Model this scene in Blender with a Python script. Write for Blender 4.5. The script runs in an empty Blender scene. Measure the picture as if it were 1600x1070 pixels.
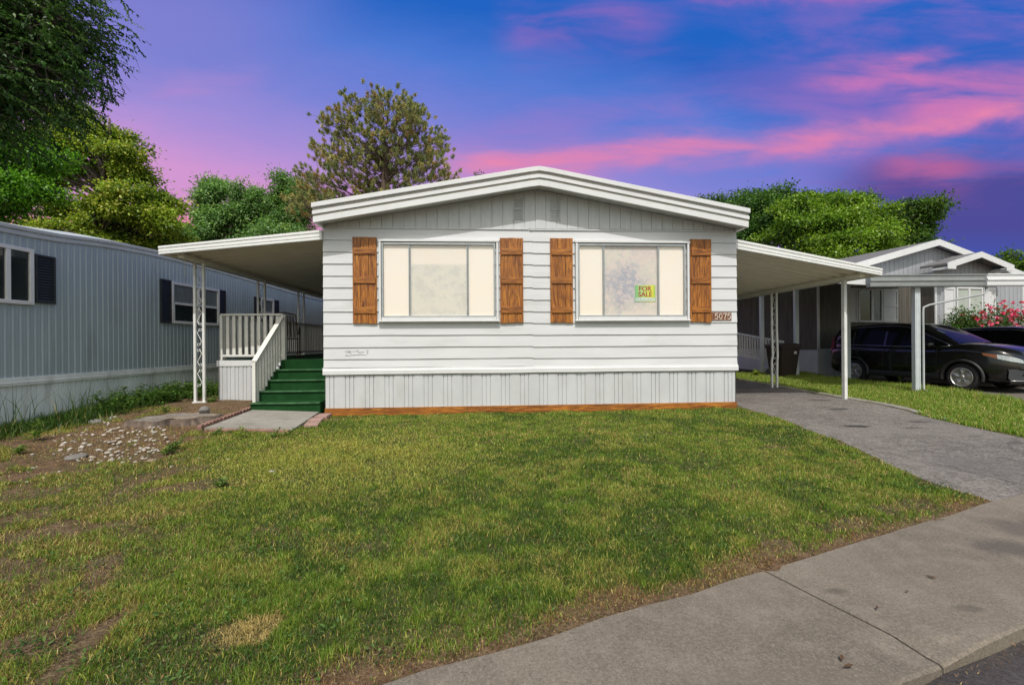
import bpy, bmesh, math, random
import numpy as np
from mathutils import Matrix, Vector, Euler
R = math.radians
random.seed(7)
rng = np.random.default_rng(11)
scene = bpy.context.scene
COL = scene.collection

# ------------------------------------------------------------------ camera
F = 711.1
CAM_H = 1.25
ROLL = 0.0065
cam_d = bpy.data.cameras.new('camera')
cam = bpy.data.objects.new('camera', cam_d)
COL.objects.link(cam)
cam_d.lens = 16.0
cam_d.sensor_width = 36.0
cam_d.sensor_fit = 'HORIZONTAL'
cam_d.clip_start = 0.05
cam_d.clip_end = 3000
cam.matrix_world = Matrix.Translation((0, 0, CAM_H)) @ Matrix.Rotation(R(90), 4, 'X') @ Matrix.Rotation(-ROLL, 4, 'Z')
scene.camera = cam


def at(px, py, Z):
    """a point of the photograph at distance Z in front of the street corner"""
    x = px - 800
    y = py - 535
    return Vector(((x - ROLL * y) / F * Z, Z, CAM_H - (y + ROLL * x) / F * Z))


# ------------------------------------------------------------------ node helper
class NT:
    def __init__(s, tree):
        s.t = tree
        s.n = tree.nodes
        s.l = tree.links

    def node(s, kind, **kw):
        n = s.n.new(kind)
        for k, v in kw.items():
            setattr(n, k, v)
        return n

    def set(s, sock, v):
        if isinstance(v, bpy.types.NodeSocket):
            s.l.new(v, sock)
        else:
            sock.default_value = v

    def m(s, op, a, b=0.0, c=0.0, clamp=False):
        n = s.node('ShaderNodeMath', operation=op)
        n.use_clamp = clamp
        s.set(n.inputs[0], a)
        s.set(n.inputs[1], b)
        s.set(n.inputs[2], c)
        return n.outputs[0]

    def mul(s, a, b): return s.m('MULTIPLY', a, b)
    def add(s, a, b): return s.m('ADD', a, b)
    def sub(s, a, b): return s.m('SUBTRACT', a, b)

    def mr(s, v, a, b, c=0.0, d=1.0, smooth=True):
        n = s.node('ShaderNodeMapRange')
        n.interpolation_type = 'SMOOTHSTEP' if smooth else 'LINEAR'
        n.clamp = True
        for i, q in enumerate((v, a, b, c, d)):
            s.set(n.inputs[i], q)
        return n.outputs[0]

    def mix(s, f, a, b, mode='MIX'):
        n = s.node('ShaderNodeMix', data_type='RGBA', blend_type=mode)
        s.set(n.inputs[0], f)
        for k, q in ((6, a), (7, b)):
            if isinstance(q, (tuple, list)):
                q = (*q[:3], 1.0)
            s.set(n.inputs[k], q)
        return n.outputs[2]

    def noise(s, vec, scale, detail=4, rough=0.55, dist=0.0):
        n = s.node('ShaderNodeTexNoise')
        if vec is not None:
            s.l.new(vec, n.inputs['Vector'])
        n.inputs['Scale'].default_value = scale
        n.inputs['Detail'].default_value = detail
        n.inputs['Roughness'].default_value = rough
        n.inputs['Distortion'].default_value = dist
        return n.outputs['Fac']

    def scaled(s, vec, sc):
        n = s.node('ShaderNodeMapping')
        s.l.new(vec, n.inputs[0])
        n.inputs['Scale'].default_value = sc
        return n.outputs[0]

    def ramp(s, f, stops):
        n = s.node('ShaderNodeValToRGB')
        cr = n.color_ramp
        while len(cr.elements) < len(stops):
            cr.elements.new(0.5)
        for e, (p, c) in zip(cr.elements, stops):
            e.position = p
            e.color = (*c[:3], 1.0)
        s.set(n.inputs[0], f)
        return n.outputs[0]


def srgb(r, g, b):
    def q(c):
        c /= 255.0
        return c / 12.92 if c <= 0.04045 else ((c + 0.055) / 1.055) ** 2.4
    return (q(r), q(g), q(b))


MATS = {}


def mat(name, col=(0.8, 0.8, 0.8), rough=0.6, var=0.12, vscale=3.0, bump=0.0, bscale=60.0, metal=0.0, coat=0.0,
        spec=0.5, stretch=(1, 1, 1), dirt=None, dirt_amt=0.0, dirt_scale=1.5):
    """procedural principled material: base colour with noise variation, optional dirt patches and bump"""
    if name in MATS:
        return MATS[name]
    m = bpy.data.materials.new(name)
    m.use_nodes = True
    nt = NT(m.node_tree)
    b = m.node_tree.nodes['Principled BSDF']
    tc = nt.node('ShaderNodeTexCoord').outputs['Object']
    v = nt.scaled(tc, stretch)
    n1 = nt.noise(v, vscale, 5)
    lo = tuple(max(0, c * (1 - var)) for c in col)
    hi = tuple(min(1, c * (1 + var)) for c in col)
    c = nt.mix(nt.mr(n1, 0.3, 0.7), lo, hi)
    if dirt:
        n2 = nt.noise(v, dirt_scale, 7, 0.65)
        c = nt.mix(nt.mul(nt.mr(n2, 0.5, 0.75), dirt_amt), c, dirt)
    nt.set(b.inputs['Base Color'], c)
    b.inputs['Roughness'].default_value = rough
    b.inputs['Metallic'].default_value = metal
    b.inputs['Coat Weight'].default_value = coat
    b.inputs['Coat Roughness'].default_value = 0.03
    b.inputs['Specular IOR Level'].default_value = spec
    if bump:
        bp = nt.node('ShaderNodeBump')
        bp.inputs['Strength'].default_value = bump
        bp.inputs['Distance'].default_value = 0.01
        nt.set(bp.inputs['Height'], nt.noise(v, bscale, 3))
        nt.set(b.inputs['Normal'], bp.outputs[0])
    MATS[name] = m
    return m


def leaf_mat(name, trans=0.35, rough=0.5, tint=(1.0, 1.1, 0.5)):
    """two-sided leaf whose colour is kept leaf by leaf in the mesh"""
    m = bpy.data.materials.new(name)
    m.use_nodes = True
    nt = NT(m.node_tree)
    nt.n.clear()
    out = nt.node('ShaderNodeOutputMaterial')
    a = nt.node('ShaderNodeAttribute', attribute_name='leaf_colour')
    d = nt.node('ShaderNodeBsdfDiffuse')
    t = nt.node('ShaderNodeBsdfTranslucent')
    g = nt.node('ShaderNodeBsdfGlossy')
    g.inputs['Roughness'].default_value = rough
    g.inputs['Color'].default_value = (1, 1, 1, 1)
    nt.l.new(a.outputs['Color'], d.inputs['Color'])
    tcol = nt.mix(1.0, a.outputs['Color'], tint, 'MULTIPLY')
    nt.l.new(tcol, t.inputs['Color'])
    mx = nt.node('ShaderNodeMixShader')
    mx.inputs[0].default_value = trans
    nt.l.new(d.outputs[0], mx.inputs[1])
    nt.l.new(t.outputs[0], mx.inputs[2])
    m2 = nt.node('ShaderNodeMixShader')
    m2.inputs[0].default_value = 0.018
    nt.l.new(mx.outputs[0], m2.inputs[1])
    nt.l.new(g.outputs[0], m2.inputs[2])
    nt.l.new(m2.outputs[0], out.inputs['Surface'])
    return m


# ------------------------------------------------------------------ mesh builder
class MB:
    def __init__(s):
        s.v = []
        s.f = []

    def face(s, pts):
        i = len(s.v)
        s.v += [tuple(p) for p in pts]
        s.f.append(tuple(range(i, i + len(pts))))

    def box(s, a, b, mtx=None):
        (x0, y0, z0), (x1, y1, z1) = a, b
        if x0 > x1: x0, x1 = x1, x0
        if y0 > y1: y0, y1 = y1, y0
        if z0 > z1: z0, z1 = z1, z0
        P = [(x0, y0, z0), (x1, y0, z0), (x1, y1, z0), (x0, y1, z0), (x0, y0, z1), (x1, y0, z1), (x1, y1, z1), (x0, y1, z1)]
        if mtx is not None:
            P = [tuple(mtx @ Vector(p)) for p in P]
        i = len(s.v)
        s.v += P
        for q in ((0, 3, 2, 1), (4, 5, 6, 7), (0, 1, 5, 4), (1, 2, 6, 5), (2, 3, 7, 6), (3, 0, 4, 7)):
            s.f.append(tuple(i + k for k in q))
        return s

    def bar(s, p, q, w, t, up=(0, 0, 1)):
        """square bar from p to q, width w sideways, thickness t along up"""
        p = Vector(p); q = Vector(q)
        d = (q - p)
        L = d.length
        d.normalize()
        side = d.cross(Vector(up))
        if side.length < 1e-4:
            side = d.cross(Vector((1, 0, 0)))
        side.normalize()
        u2 = side.cross(d)
        m = Matrix(((d.x, side.x, u2.x, p.x), (d.y, side.y, u2.y, p.y), (d.z, side.z, u2.z, p.z), (0, 0, 0, 1)))
        return s.box((0, -w / 2, -t / 2), (L, w / 2, t / 2), m)

    def prism(s, poly, axis, a, b):
        """extrude a 2D polygon; axis 0: poly=(y,z) along x; 1: (x,z) along y; 2: (x,y) along z"""
        def P(p, t):
            return ((t, p[0], p[1]), (p[0], t, p[1]), (p[0], p[1], t))[axis]
        n = len(poly)
        i = len(s.v)
        s.v += [P(p, a) for p in poly] + [P(p, b) for p in poly]
        s.f.append(tuple(i + k for k in range(n)))
        s.f.append(tuple(i + n + k for k in reversed(range(n))))
        for k in range(n):
            k2 = (k + 1) % n
            s.f.append((i + k2, i + k, i + n + k, i + n + k2))
        return s

    def sheet(s, prof, fn):
        """grid from rows of points"""
        i = len(s.v)
        nr, nc = len(prof), len(prof[0])
        for r in prof:
            s.v += [tuple(p) for p in r]
        for a in range(nr - 1):
            for b in range(nc - 1):
                s.f.append((i + a * nc + b, i + a * nc + b + 1, i + (a + 1) * nc + b + 1, i + (a + 1) * nc + b))
        return s

    def tube(s, pts, r, n=8, cap=True):
        pts = [Vector(p) for p in pts]
        rs = r if isinstance(r, (list, tuple)) else [r] * len(pts)
        i0 = len(s.v)
        ref = None
        for k, p in enumerate(pts):
            d = (pts[min(k + 1, len(pts) - 1)] - pts[max(k - 1, 0)])
            if d.length < 1e-9:
                d = Vector((0, 0, 1))
            d.normalize()
            if ref is None:
                ref = Vector((1, 0, 0)) if abs(d.x) < 0.8 else Vector((0, 1, 0))
            a = d.cross(ref)
            if a.length < 1e-6:
                a = d.orthogonal()
            a.normalize()
            b = d.cross(a)
            ref = -b if False else a.cross(d)
            for j in range(n):
                t = 2 * math.pi * j / n
                s.v.append(tuple(p + (a * math.cos(t) + b * math.sin(t)) * rs[k]))
        for k in range(len(pts) - 1):
            for j in range(n):
                j2 = (j + 1) % n
                s.f.append((i0 + k * n + j, i0 + k * n + j2, i0 + (k + 1) * n + j2, i0 + (k + 1) * n + j))
        if cap:
            s.f.append(tuple(i0 + j for j in reversed(range(n))))
            e = i0 + (len(pts) - 1) * n
            s.f.append(tuple(e + j for j in range(n)))
        return s

    def lathe(s, prof, n=24, mtx=None):
        """prof: (radius, height) pairs turned round z"""
        i0 = len(s.v)
        for r_, z in prof:
            for j in range(n):
                t = 2 * math.pi * j / n
                p = Vector((r_ * math.cos(t), r_ * math.sin(t), z))
                s.v.append(tuple(mtx @ p if mtx else p))
        for k in range(len(prof) - 1):
            for j in range(n):
                j2 = (j + 1) % n
                s.f.append((i0 + k * n + j, i0 + k * n + j2, i0 + (k + 1) * n + j2, i0 + (k + 1) * n + j))
        s.f.append(tuple(i0 + j for j in reversed(range(n))))
        e = i0 + (len(prof) - 1) * n
        s.f.append(tuple(e + j for j in range(n)))
        return s

    def build(s, name, material, parent=None, frame=None, smooth=False, bevel=0.0, loc=None):
        """link everything collected so far as one mesh object. Coordinates are in `frame` (a world matrix)."""
        fr = frame if frame is not None else Matrix.Identity(4)
        if parent is not None:
            loc_m = WM[parent.name].inverted() @ fr
        elif loc is not None:
            loc_m = loc.inverted() @ fr
        else:
            loc_m = fr
        me = bpy.data.meshes.new(name)
        me.from_pydata([tuple(loc_m @ Vector(p)) for p in s.v], [], s.f)
        me.validate()
        bm = bmesh.new()
        bm.from_mesh(me)
        bmesh.ops.recalc_face_normals(bm, faces=bm.faces)
        bm.to_mesh(me)
        bm.free()
        me.materials.append(material)
        o = bpy.data.objects.new(name, me)
        COL.objects.link(o)
        if parent is not None:
            o.parent = parent
            WM[o.name] = WM[parent.name].copy()
        else:
            if loc is not None:
                o.matrix_world = loc
            WM[o.name] = (loc if loc is not None else Matrix.Identity(4)).copy()
        if smooth:
            for p in me.polygons:
                p.use_smooth = True
        if bevel:
            bv = o.modifiers.new('soft edges', 'BEVEL')
            bv.width = bevel
            bv.segments = 2
            bv.limit_method = 'ANGLE'
            bv.angle_limit = R(40)
        return o


WM = {}   # world matrix of every thing, part and sub-part


def tag(o, label=None, cat=None, group=None, kind=None):
    if label: o['label'] = label
    if cat: o['category'] = cat
    if group: o['group'] = group
    if kind: o['kind'] = kind
    return o


def thing(name, label, cat, mtx=None, group=None, kind=None):
    o = bpy.data.objects.new(name, None)
    o.empty_display_size = 0.2
    COL.objects.link(o)
    m = mtx if mtx is not None else Matrix.Identity(4)
    o.matrix_world = m
    WM[o.name] = m.copy()
    return tag(o, label, cat, group, kind)


def dup(root, mtx, label=None, group=None):
    r = root.copy()
    COL.objects.link(r)
    r.matrix_world = mtx
    WM[r.name] = mtx.copy()
    if label: r['label'] = label
    if group: r['group'] = group
    for ch in list(root.children):
        c = ch.copy()
        COL.objects.link(c)
        c.parent = r
        for g in list(ch.children):
            d = g.copy()
            COL.objects.link(d)
            d.parent = c
    return r


def text_mesh(body, size, depth=0.002):
    """letters as mesh data: list of verts, faces in the xy plane"""
    cu = bpy.data.curves.new('letters', 'FONT')
    cu.body = body
    cu.size = size
    cu.align_x = 'CENTER'
    cu.align_y = 'CENTER'
    cu.extrude = depth
    cu.resolution_u = 4
    o = bpy.data.objects.new('letters', cu)
    COL.objects.link(o)
    dg = bpy.context.evaluated_depsgraph_get()
    me = bpy.data.meshes.new_from_object(o.evaluated_get(dg))
    vs = [tuple(v.co) for v in me.vertices]
    fs = [tuple(p.vertices) for p in me.polygons]
    bpy.data.objects.remove(o)
    bpy.data.curves.remove(cu)
    bpy.data.meshes.remove(me)
    return vs, fs


def add_text(mb, body, size, centre, depth=0.002, sx=1.0, bold=0.0):
    """upright letters in the xz plane facing -y, centred at centre"""
    vs, fs = text_mesh(body, size, depth)
    for dx in ((0,) if not bold else (-bold, 0, bold)):
        i = len(mb.v)
        mb.v += [(centre[0] + x * sx + dx, centre[1] - z + (0.0002 if dx else 0) * (1 if dx > 0 else 2), centre[2] + y) for x, y, z in vs]
        mb.f += [tuple(i + k for k in f) for f in fs]


def T(x, y, z=0.0, rz=0.0):
    return Matrix.Translation((x, y, z)) @ Matrix.Rotation(rz, 4, 'Z')


# ------------------------------------------------------------------ value noise for layouts
def vnoise(x, y, scale, seed=0, octaves=3):
    x = np.asarray(x, float) / scale
    y = np.asarray(y, float) / scale
    tot = 0.0
    amp = 1.0
    s = 0.0
    for o in range(octaves):
        xi = np.floor(x).astype(np.int64)
        yi = np.floor(y).astype(np.int64)
        fx = x - xi
        fy = y - yi
        fx = fx * fx * (3 - 2 * fx)
        fy = fy * fy * (3 - 2 * fy)

        def h(a, b):
            n = (a * 374761393 + b * 668265263 + (seed + o * 17) * 1442695041) & 0xFFFFFFFF
            n = ((n ^ (n >> 13)) * 1274126177) & 0xFFFFFFFF
            return ((n ^ (n >> 16)) & 0xFFFF) / 65535.0
        v = (h(xi, yi) * (1 - fx) + h(xi + 1, yi) * fx) * (1 - fy) + (h(xi, yi + 1) * (1 - fx) + h(xi + 1, yi + 1) * fx) * fy
        tot = tot + v * amp
        s += amp
        amp *= 0.5
        x = x * 2.03
        y = y * 2.03
    return tot / s


def sstep(v, a, b):
    t = np.clip((np.asarray(v, float) - a) / (b - a), 0, 1)
    return t * t * (3 - 2 * t)


# ------------------------------------------------------------------ lie of the land
CTRL = np.array([
    (0, 1.5, 0.0), (-3, 2, -0.01), (2, 3, 0.0), (4, 4, 0.0), (-3.2, 7.6, -0.01), (0.3, 7.9, 0.01), (4, 8.2, 0.03),
    (-7.2, 6.4, 0.05), (-5, 5, 0.02), (-4.3, 6.2, 0.02), (-5.1, 6.6, 0.08), (-5.75, 8.4, 0.19), (-5.2, 9.2, 0.17), (-7.2, 10.7, 0.14),
    (6.75, 9.2, 0.08), (6.5, 6, 0.02), (9, 10.1, 0.07), (7.4, 5, 0.0), (8.3, 13.5, 0.14), (7, 13, 0.1), (11, 11, -0.01),
    (10.3, 13.6, 0.0), (12, 8, -0.02), (0, 4.5, 0.0), (-2, 5, 0.0), (-8, 3, 0.0), (2.5, 6, 0.01), (-12, 12, 0.1), (12, 18, 0.1), (0, 20, 0.0)])
LP = (1.428, 2.52)                      # edge between lawn and pavement
LD = (0.9162, 0.4008)


def walk_s(x, y):
    """distance past the lawn edge towards the street (positive on the pavement)"""
    return (np.asarray(x) - LP[0]) * LD[1] - (np.asarray(y) - LP[1]) * LD[0]


def gz(x, y):
    x = np.asarray(x, float)
    y = np.asarray(y, float)
    d2 = (x[..., None] - CTRL[:, 0]) ** 2 + (y[..., None] - CTRL[:, 1]) ** 2 + 0.5
    w = d2 ** -2.0
    z = (w * CTRL[:, 2]).sum(-1) / (w.sum(-1) + 2e-5)
    return z


def gz1(x, y):
    return float(gz(np.array([x]), np.array([y]))[0])


PSI = R(3.3)
HM = T(-3.2258, 7.854, 0, PSI)          # house frame: u along the front wall, v into the lot


def H2W(u, v, z=0.0):
    return HM @ Vector((u, v, z))


def in_poly(x, y, poly):
    x = np.asarray(x); y = np.asarray(y)
    c = np.zeros(x.shape, bool)
    n = len(poly)
    for i in range(n):
        x1, y1 = poly[i]
        x2, y2 = poly[(i + 1) % n]
        k = ((y1 > y) != (y2 > y)) & (x < (x2 - x1) * (y - y1) / (y2 - y1 + 1e-12) + x1)
        c ^= k
    return c


def poly_dist(x, y, poly):
    """distance to the outline"""
    d = np.full(np.shape(x), 1e9)
    n = len(poly)
    for i in range(n):
        ax, ay = poly[i]
        bx, by = poly[(i + 1) % n]
        L2 = (bx - ax) ** 2 + (by - ay) ** 2 + 1e-12
        t = np.clip(((x - ax) * (bx - ax) + (y - ay) * (by - ay)) / L2, 0, 1)
        d = np.minimum(d, np.hypot(x - ax - t * (bx - ax), y - ay - t * (by - ay)))
    return d


DRIVE = [(3.80, 3.42), (3.68, 3.8), (3.7, 4.2), (3.85, 4.85), (4.0, 5.6), (4.14, 6.7), (4.22, 8.0), (4.3, 12.0), (4.0, 22.0),
         (6.3, 22.0), (6.6, 14.0), (6.72, 11.0), (6.74, 9.1), (6.72, 8.0), (6.5, 6.6), (6.4, 5.7), (6.65, 4.66)]
NDRIVE = [(9.35, 6.0), (9.6, 8.5), (9.95, 11.0), (9.5, 14.6), (13.6, 15.4), (14.5, 11.0), (14.8, 8.4)]
PAD = [(-4.42, 6.52), (-3.12, 6.42), (-3.32, 7.83), (-4.42, 7.98)]
# ------------------------------------------------------------------ sky, sun
SUN_EL = R(56.0)
SUN_AZ = R(-1.5)                         # towards the sun: behind the street corner, a touch to the left
sun_dir = Vector((math.sin(SUN_AZ) * math.cos(SUN_EL), -math.cos(SUN_AZ) * math.cos(SUN_EL), math.sin(SUN_EL)))
sl = bpy.data.lights.new('sun', 'SUN')
sl.energy = 2.95
sl.angle = R(0.5)
sl.color = (1.0, 0.98, 0.945)
so = bpy.data.objects.new('sun', sl)
COL.objects.link(so)
so.matrix_world = Matrix.Translation((0, -20, 30)) @ sun_dir.to_track_quat('Z', 'Y').to_matrix().to_4x4()

world = bpy.data.worlds.new('World')
scene.world = world
world.use_nodes = True
nt = NT(world.node_tree)
nt.n.clear()
wout = nt.node('ShaderNodeOutputWorld')
bg = nt.node('ShaderNodeBackground')
sky = nt.node('ShaderNodeTexSky', sky_type='NISHITA')
sky.sun_disc = False
sky.sun_elevation = SUN_EL
sky.sun_rotation = math.atan2(sun_dir.x, sun_dir.y)
sky.dust_density = 2.5
sky.air_density = 1.0
day = nt.mix(1.0, sky.outputs[0], (0.185, 0.178, 0.146), 'MULTIPLY')
tc = nt.node('ShaderNodeTexCoord').outputs['Generated']
sx = nt.node('ShaderNodeSeparateXYZ')
nt.l.new(tc, sx.inputs[0])
X, Y, Z = sx.outputs
yy = nt.m('MAXIMUM', Y, 0.22)
U = nt.m('DIVIDE', X, yy)
V = nt.m('DIVIDE', Z, yy)
cv = nt.node('ShaderNodeCombineXYZ')
nt.l.new(U, cv.inputs[0])
nt.l.new(V, cv.inputs[1])
uv = cv.outputs[0]
nA = nt.noise(nt.scaled(uv, (1.0, 2.6, 1)), 2.2, 6, 0.6, 0.4)          # broad cloud
nB = nt.noise(nt.scaled(uv, (0.8, 4.0, 1)), 4.0, 5, 0.55, 0.5)         # streaks
warp = nt.mul(nt.sub(nA, 0.5), 0.16)
# clear sky: pink low on the left, violet, deep blue high on the right
s0 = nt.m('DIVIDE', nt.sub(nt.add(V, nt.mul(U, 0.24)), 0.21), 0.5)
s0 = nt.add(s0, nt.mul(nt.sub(nA, 0.5), 0.25))
base = nt.ramp(s0, [(0.0, srgb(210, 152, 210)), (0.12, srgb(188, 148, 214)), (0.28, srgb(160, 142, 216)), (0.47, srgb(122, 132, 214)),
                    (0.75, srgb(80, 122, 211)), (1.0, srgb(34, 100, 195))])
low = nt.mul(nt.mr(V, 0.38, 0.27), nt.mr(U, -0.15, -0.5))
base = nt.mix(nt.mul(low, 0.6), base, srgb(218, 148, 202))
low = nt.mul(nt.mr(V, 0.315, 0.265), nt.mr(U, -0.3, -0.6))
base = nt.mix(nt.mul(low, 0.75), base, srgb(246, 140, 170))
tl = nt.mul(nt.mr(V, 0.5, 0.75), nt.mr(U, -0.25, -0.75))
base = nt.mix(nt.mul(tl, 0.5), base, srgb(150, 130, 204))
# right part: violet wash of thin cloud
wash = nt.mul(nt.mr(U, 0.25, 0.95), nt.mr(nt.add(nA, nt.mul(nB, 0.6)), 0.62, 0.98))
base = nt.mix(nt.mul(wash, 0.65), base, srgb(152, 112, 194))


def band(c0, c1, c2, sig, u0, u1, u2, u3):
    """streak of cloud along V = c0 + c1 U + c2 U^2, faded in between u0..u1 and out between u2..u3"""
    vc = nt.add(nt.add(nt.mul(nt.mul(U, U), c2), nt.mul(U, c1)), c0)
    d = nt.m('DIVIDE', nt.add(nt.sub(V, vc), warp), sig)
    g = nt.m('EXPONENT', nt.mul(nt.mul(d, d), -1.0))
    return nt.mul(g, nt.mul(nt.mr(U, u0, u1), nt.mr(U, u3, u2)))


def cloud(base, w, lo, hi, amt, col):
    k = nt.mul(nt.mul(w, nt.mr(nB, lo, hi)), amt)
    return nt.mix(nt.m('MINIMUM', k, 1.0), base, col)


base = cloud(base, band(0.44, 0.06, 0.05, 0.085, -0.4, 0.15, 1.2, 2.0), 0.25, 0.8, 0.45, srgb(186, 120, 194))
base = cloud(base, band(0.385, 0.06, 0.045, 0.030, -0.2, 0.0, 1.4, 2.0), 0.08, 0.8, 1.0, srgb(236, 134, 174))
base = cloud(base, band(0.345, -0.12, 0.0, 0.042, -0.2, -0.06, 0.06, 0.26), 0.08, 0.75, 0.95, srgb(244, 138, 168))
base = cloud(base, band(0.675, 0.03, 0.0, 0.055, -0.06, 0.05, 0.25, 0.42), 0.3, 0.8, 0.6, srgb(186, 112, 186))
base = cloud(base, band(0.755, 0.02, 0.0, 0.02, 0.25, 0.5, 0.75, 0.95), 0.3, 0.7, 0.7, srgb(186, 112, 186))
base = cloud(base, band(0.605, -0.02, 0.0, 0.022, 0.6, 0.74, 0.9, 1.02), 0.2, 0.75, 0.9, srgb(226, 124, 180))
base = cloud(base, band(0.44, 0.10, 0.0, 0.03, 0.80, 0.92, 1.3, 1.9), 0.2, 0.8, 0.8, srgb(228, 124, 176))
base = cloud(base, band(0.60, 0.03, 0.0, 0.035, -0.85, -0.72, -0.62, -0.5), 0.2, 0.7, 0.45, srgb(190, 140, 205))
# dark cloud bank low on the right with a lit rim
dk = nt.mul(nt.mr(nt.add(V, nt.mul(warp, 0.8)), 0.43, 0.34), nt.mr(nt.add(U, warp), 0.62, 0.86))
base = nt.mix(nt.mul(dk, 0.95), base, srgb(74, 74, 150))
lo2 = nt.mul(nt.mr(V, 0.25, 0.18), nt.mr(U, 0.7, 0.9))
base = nt.mix(nt.mul(lo2, 0.6), base, srgb(66, 88, 176))
base = cloud(base, band(0.375, 0.0, 0.0, 0.03, 0.78, 0.88, 0.94, 1.08), 0.2, 0.8, 0.85, srgb(222, 112, 156))
base = cloud(base, band(0.33, 0.05, 0.0, 0.05, 0.7, 0.8, 1.1, 1.3), 0.3, 0.75, 0.45, srgb(150, 88, 150))
front = nt.mul(nt.mr(Y, 0.12, 0.34), nt.mr(Z, 0.83, 0.7))
final = nt.mix(front, day, base)
nt.l.new(final, bg.inputs['Color'])
bg.inputs['Strength'].default_value = 1.0
nt.l.new(bg.outputs[0], wout.inputs['Surface'])
try:
    world.cycles.sampling_method = 'MANUAL'
    world.cycles.sample_map_resolution = 512
except Exception:
    pass

vs = scene.view_settings
scene.display_settings.display_device = 'sRGB'
vs.view_transform = 'Standard'
vs.look = 'None'
vs.exposure = 0.0
vs.gamma = 1.0
vs.use_curve_mapping = False
scene.render.engine = 'CYCLES'
scene.cycles.use_denoising = True
try:
    scene.cycles.denoiser = 'OPENIMAGEDENOISE'
    scene.cycles.denoising_prefilter = 'NONE'
    scene.cycles.denoising_input_passes = 'RGB_ALBEDO_NORMAL'
except Exception:
    pass
scene.cycles.use_adaptive_sampling = False
scene.cycles.max_bounces = 7
scene.cycles.diffuse_bounces = 3
scene.cycles.glossy_bounces = 3
scene.cycles.transmission_bounces = 4
scene.cycles.transparent_max_bounces = 8
scene.cycles.sample_clamp_indirect = 6.0
# ------------------------------------------------------------------ numpy meshes of many small faces
def np_mesh(name, verts, quads, cols, material, parent=None, tris=None):
    """verts (n,3) world coordinates; quads (m,4); cols (n,3) per vertex"""
    me = bpy.data.meshes.new(name)
    verts = np.asarray(verts, np.float32)
    if parent is not None:
        inv = np.array(WM[parent.name].inverted())
        verts = (verts @ inv[:3, :3].T + inv[:3, 3]).astype(np.float32)
    nq = len(quads)
    ntri = 0 if tris is None else len(tris)
    me.vertices.add(len(verts))
    me.vertices.foreach_set('co', verts.ravel())
    loops = np.asarray(quads, np.int32).ravel()
    if ntri:
        loops = np.concatenate([loops, np.asarray(tris, np.int32).ravel()])
    me.loops.add(len(loops))
    me.loops.foreach_set('vertex_index', loops)
    me.polygons.add(nq + ntri)
    st = np.arange(nq, dtype=np.int32) * 4
    if ntri:
        st = np.concatenate([st, nq * 4 + np.arange(ntri, dtype=np.int32) * 3])
    me.polygons.foreach_set('loop_start', st)
    me.update(calc_edges=True)
    if cols is not None:
        at_ = me.attributes.new('leaf_colour', 'FLOAT_COLOR', 'POINT')
        c4 = np.ones((len(verts), 4), np.float32)
        c4[:, :3] = cols
        at_.data.foreach_set('color', c4.ravel())
    me.materials.append(material)
    o = bpy.data.objects.new(name, me)
    COL.objects.link(o)
    if parent is not None:
        o.parent = parent
        WM[o.name] = WM[parent.name].copy()
    return o


def unit(a):
    return a / (np.linalg.norm(a, axis=-1, keepdims=True) + 1e-9)


def leaf_arrays(P, D, N, L, W, C, fold=0.12, droop=0.0):
    """kite leaves: base P, along D, facing N"""
    D = unit(D)
    S = unit(np.cross(N, D))
    N2 = np.cross(D, S)
    L = np.asarray(L).reshape(-1, 1)
    W = np.asarray(W).reshape(-1, 1)
    a = P
    b = P + D * L * 0.42 + S * W * 0.5 + N2 * W * fold
    c = P + D * L - N2 * L * droop
    d = P + D * L * 0.42 - S * W * 0.5 + N2 * W * fold
    v = np.stack([a, b, c, d], 1).reshape(-1, 3)
    q = np.arange(len(P) * 4, dtype=np.int32).reshape(-1, 4)
    c_ = np.repeat(C, 4, axis=0)
    return v, q, c_


def palette(n, cols, w=None, jit=0.15):
    cols = np.array(cols, float)
    k = rng.choice(len(cols), n, p=None if w is None else np.array(w) / sum(w))
    c = cols[k]
    c = c * (1 + rng.normal(0, jit, (n, 1))) * (1 + rng.normal(0, jit * 0.3, (n, 3)))
    return np.clip(c, 0.004, 0.9)


# ------------------------------------------------------------------ ground
def grid_axis(a, b, step, far):
    core = list(np.arange(a, b + 1e-6, step))
    out = []
    d = step * 2
    x = b
    while x < far:
        x += d
        d *= 1.45
        out.append(x)
    inn = []
    d = step * 2
    x = a
    while x > -far:
        x -= d
        d *= 1.45
        inn.append(x)
    return np.array(inn[::-1] + core + out)


gx = grid_axis(-9.0, 13.0, 0.11, 900)
gy = grid_axis(0.4, 15.5, 0.11, 900)
GX, GY = np.meshgrid(gx, gy, indexing='ij')
GZ = gz(GX, GY)
rel = (vnoise(GX, GY, 0.5, 3) - 0.5) * 0.05 + (vnoise(GX, GY, 0.16, 9) - 0.5) * 0.02
near = sstep(np.hypot(GX, GY - 6), 40, 15)
GZ = GZ + rel * near
S_ = walk_s(GX, GY)
GZ = np.where(S_ > 0.06, -0.22, GZ - 0.012 * sstep(S_, -0.3, 0.0))
for poly, dz in ((DRIVE, 0.05), (NDRIVE, 0.06), (PAD, 0.08)):
    ins = in_poly(GX, GY, poly)
    pd = poly_dist(GX, GY, poly)
    GZ = np.where(ins, GZ - dz * sstep(pd, 0.02, 0.2), GZ)
n0, n1 = GX.shape
idx = np.arange(n0 * n1, dtype=np.int32).reshape(n0, n1)
gq = np.stack([idx[:-1, :-1], idx[1:, :-1], idx[1:, 1:], idx[:-1, 1:]], -1).reshape(-1, 4)
gm = bpy.data.materials.new('soil and thatch')
gm.use_nodes = True
nt = NT(gm.node_tree)
b = gm.node_tree.nodes['Principled BSDF']
tc = nt.node('ShaderNodeTexCoord').outputs['Object']
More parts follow.
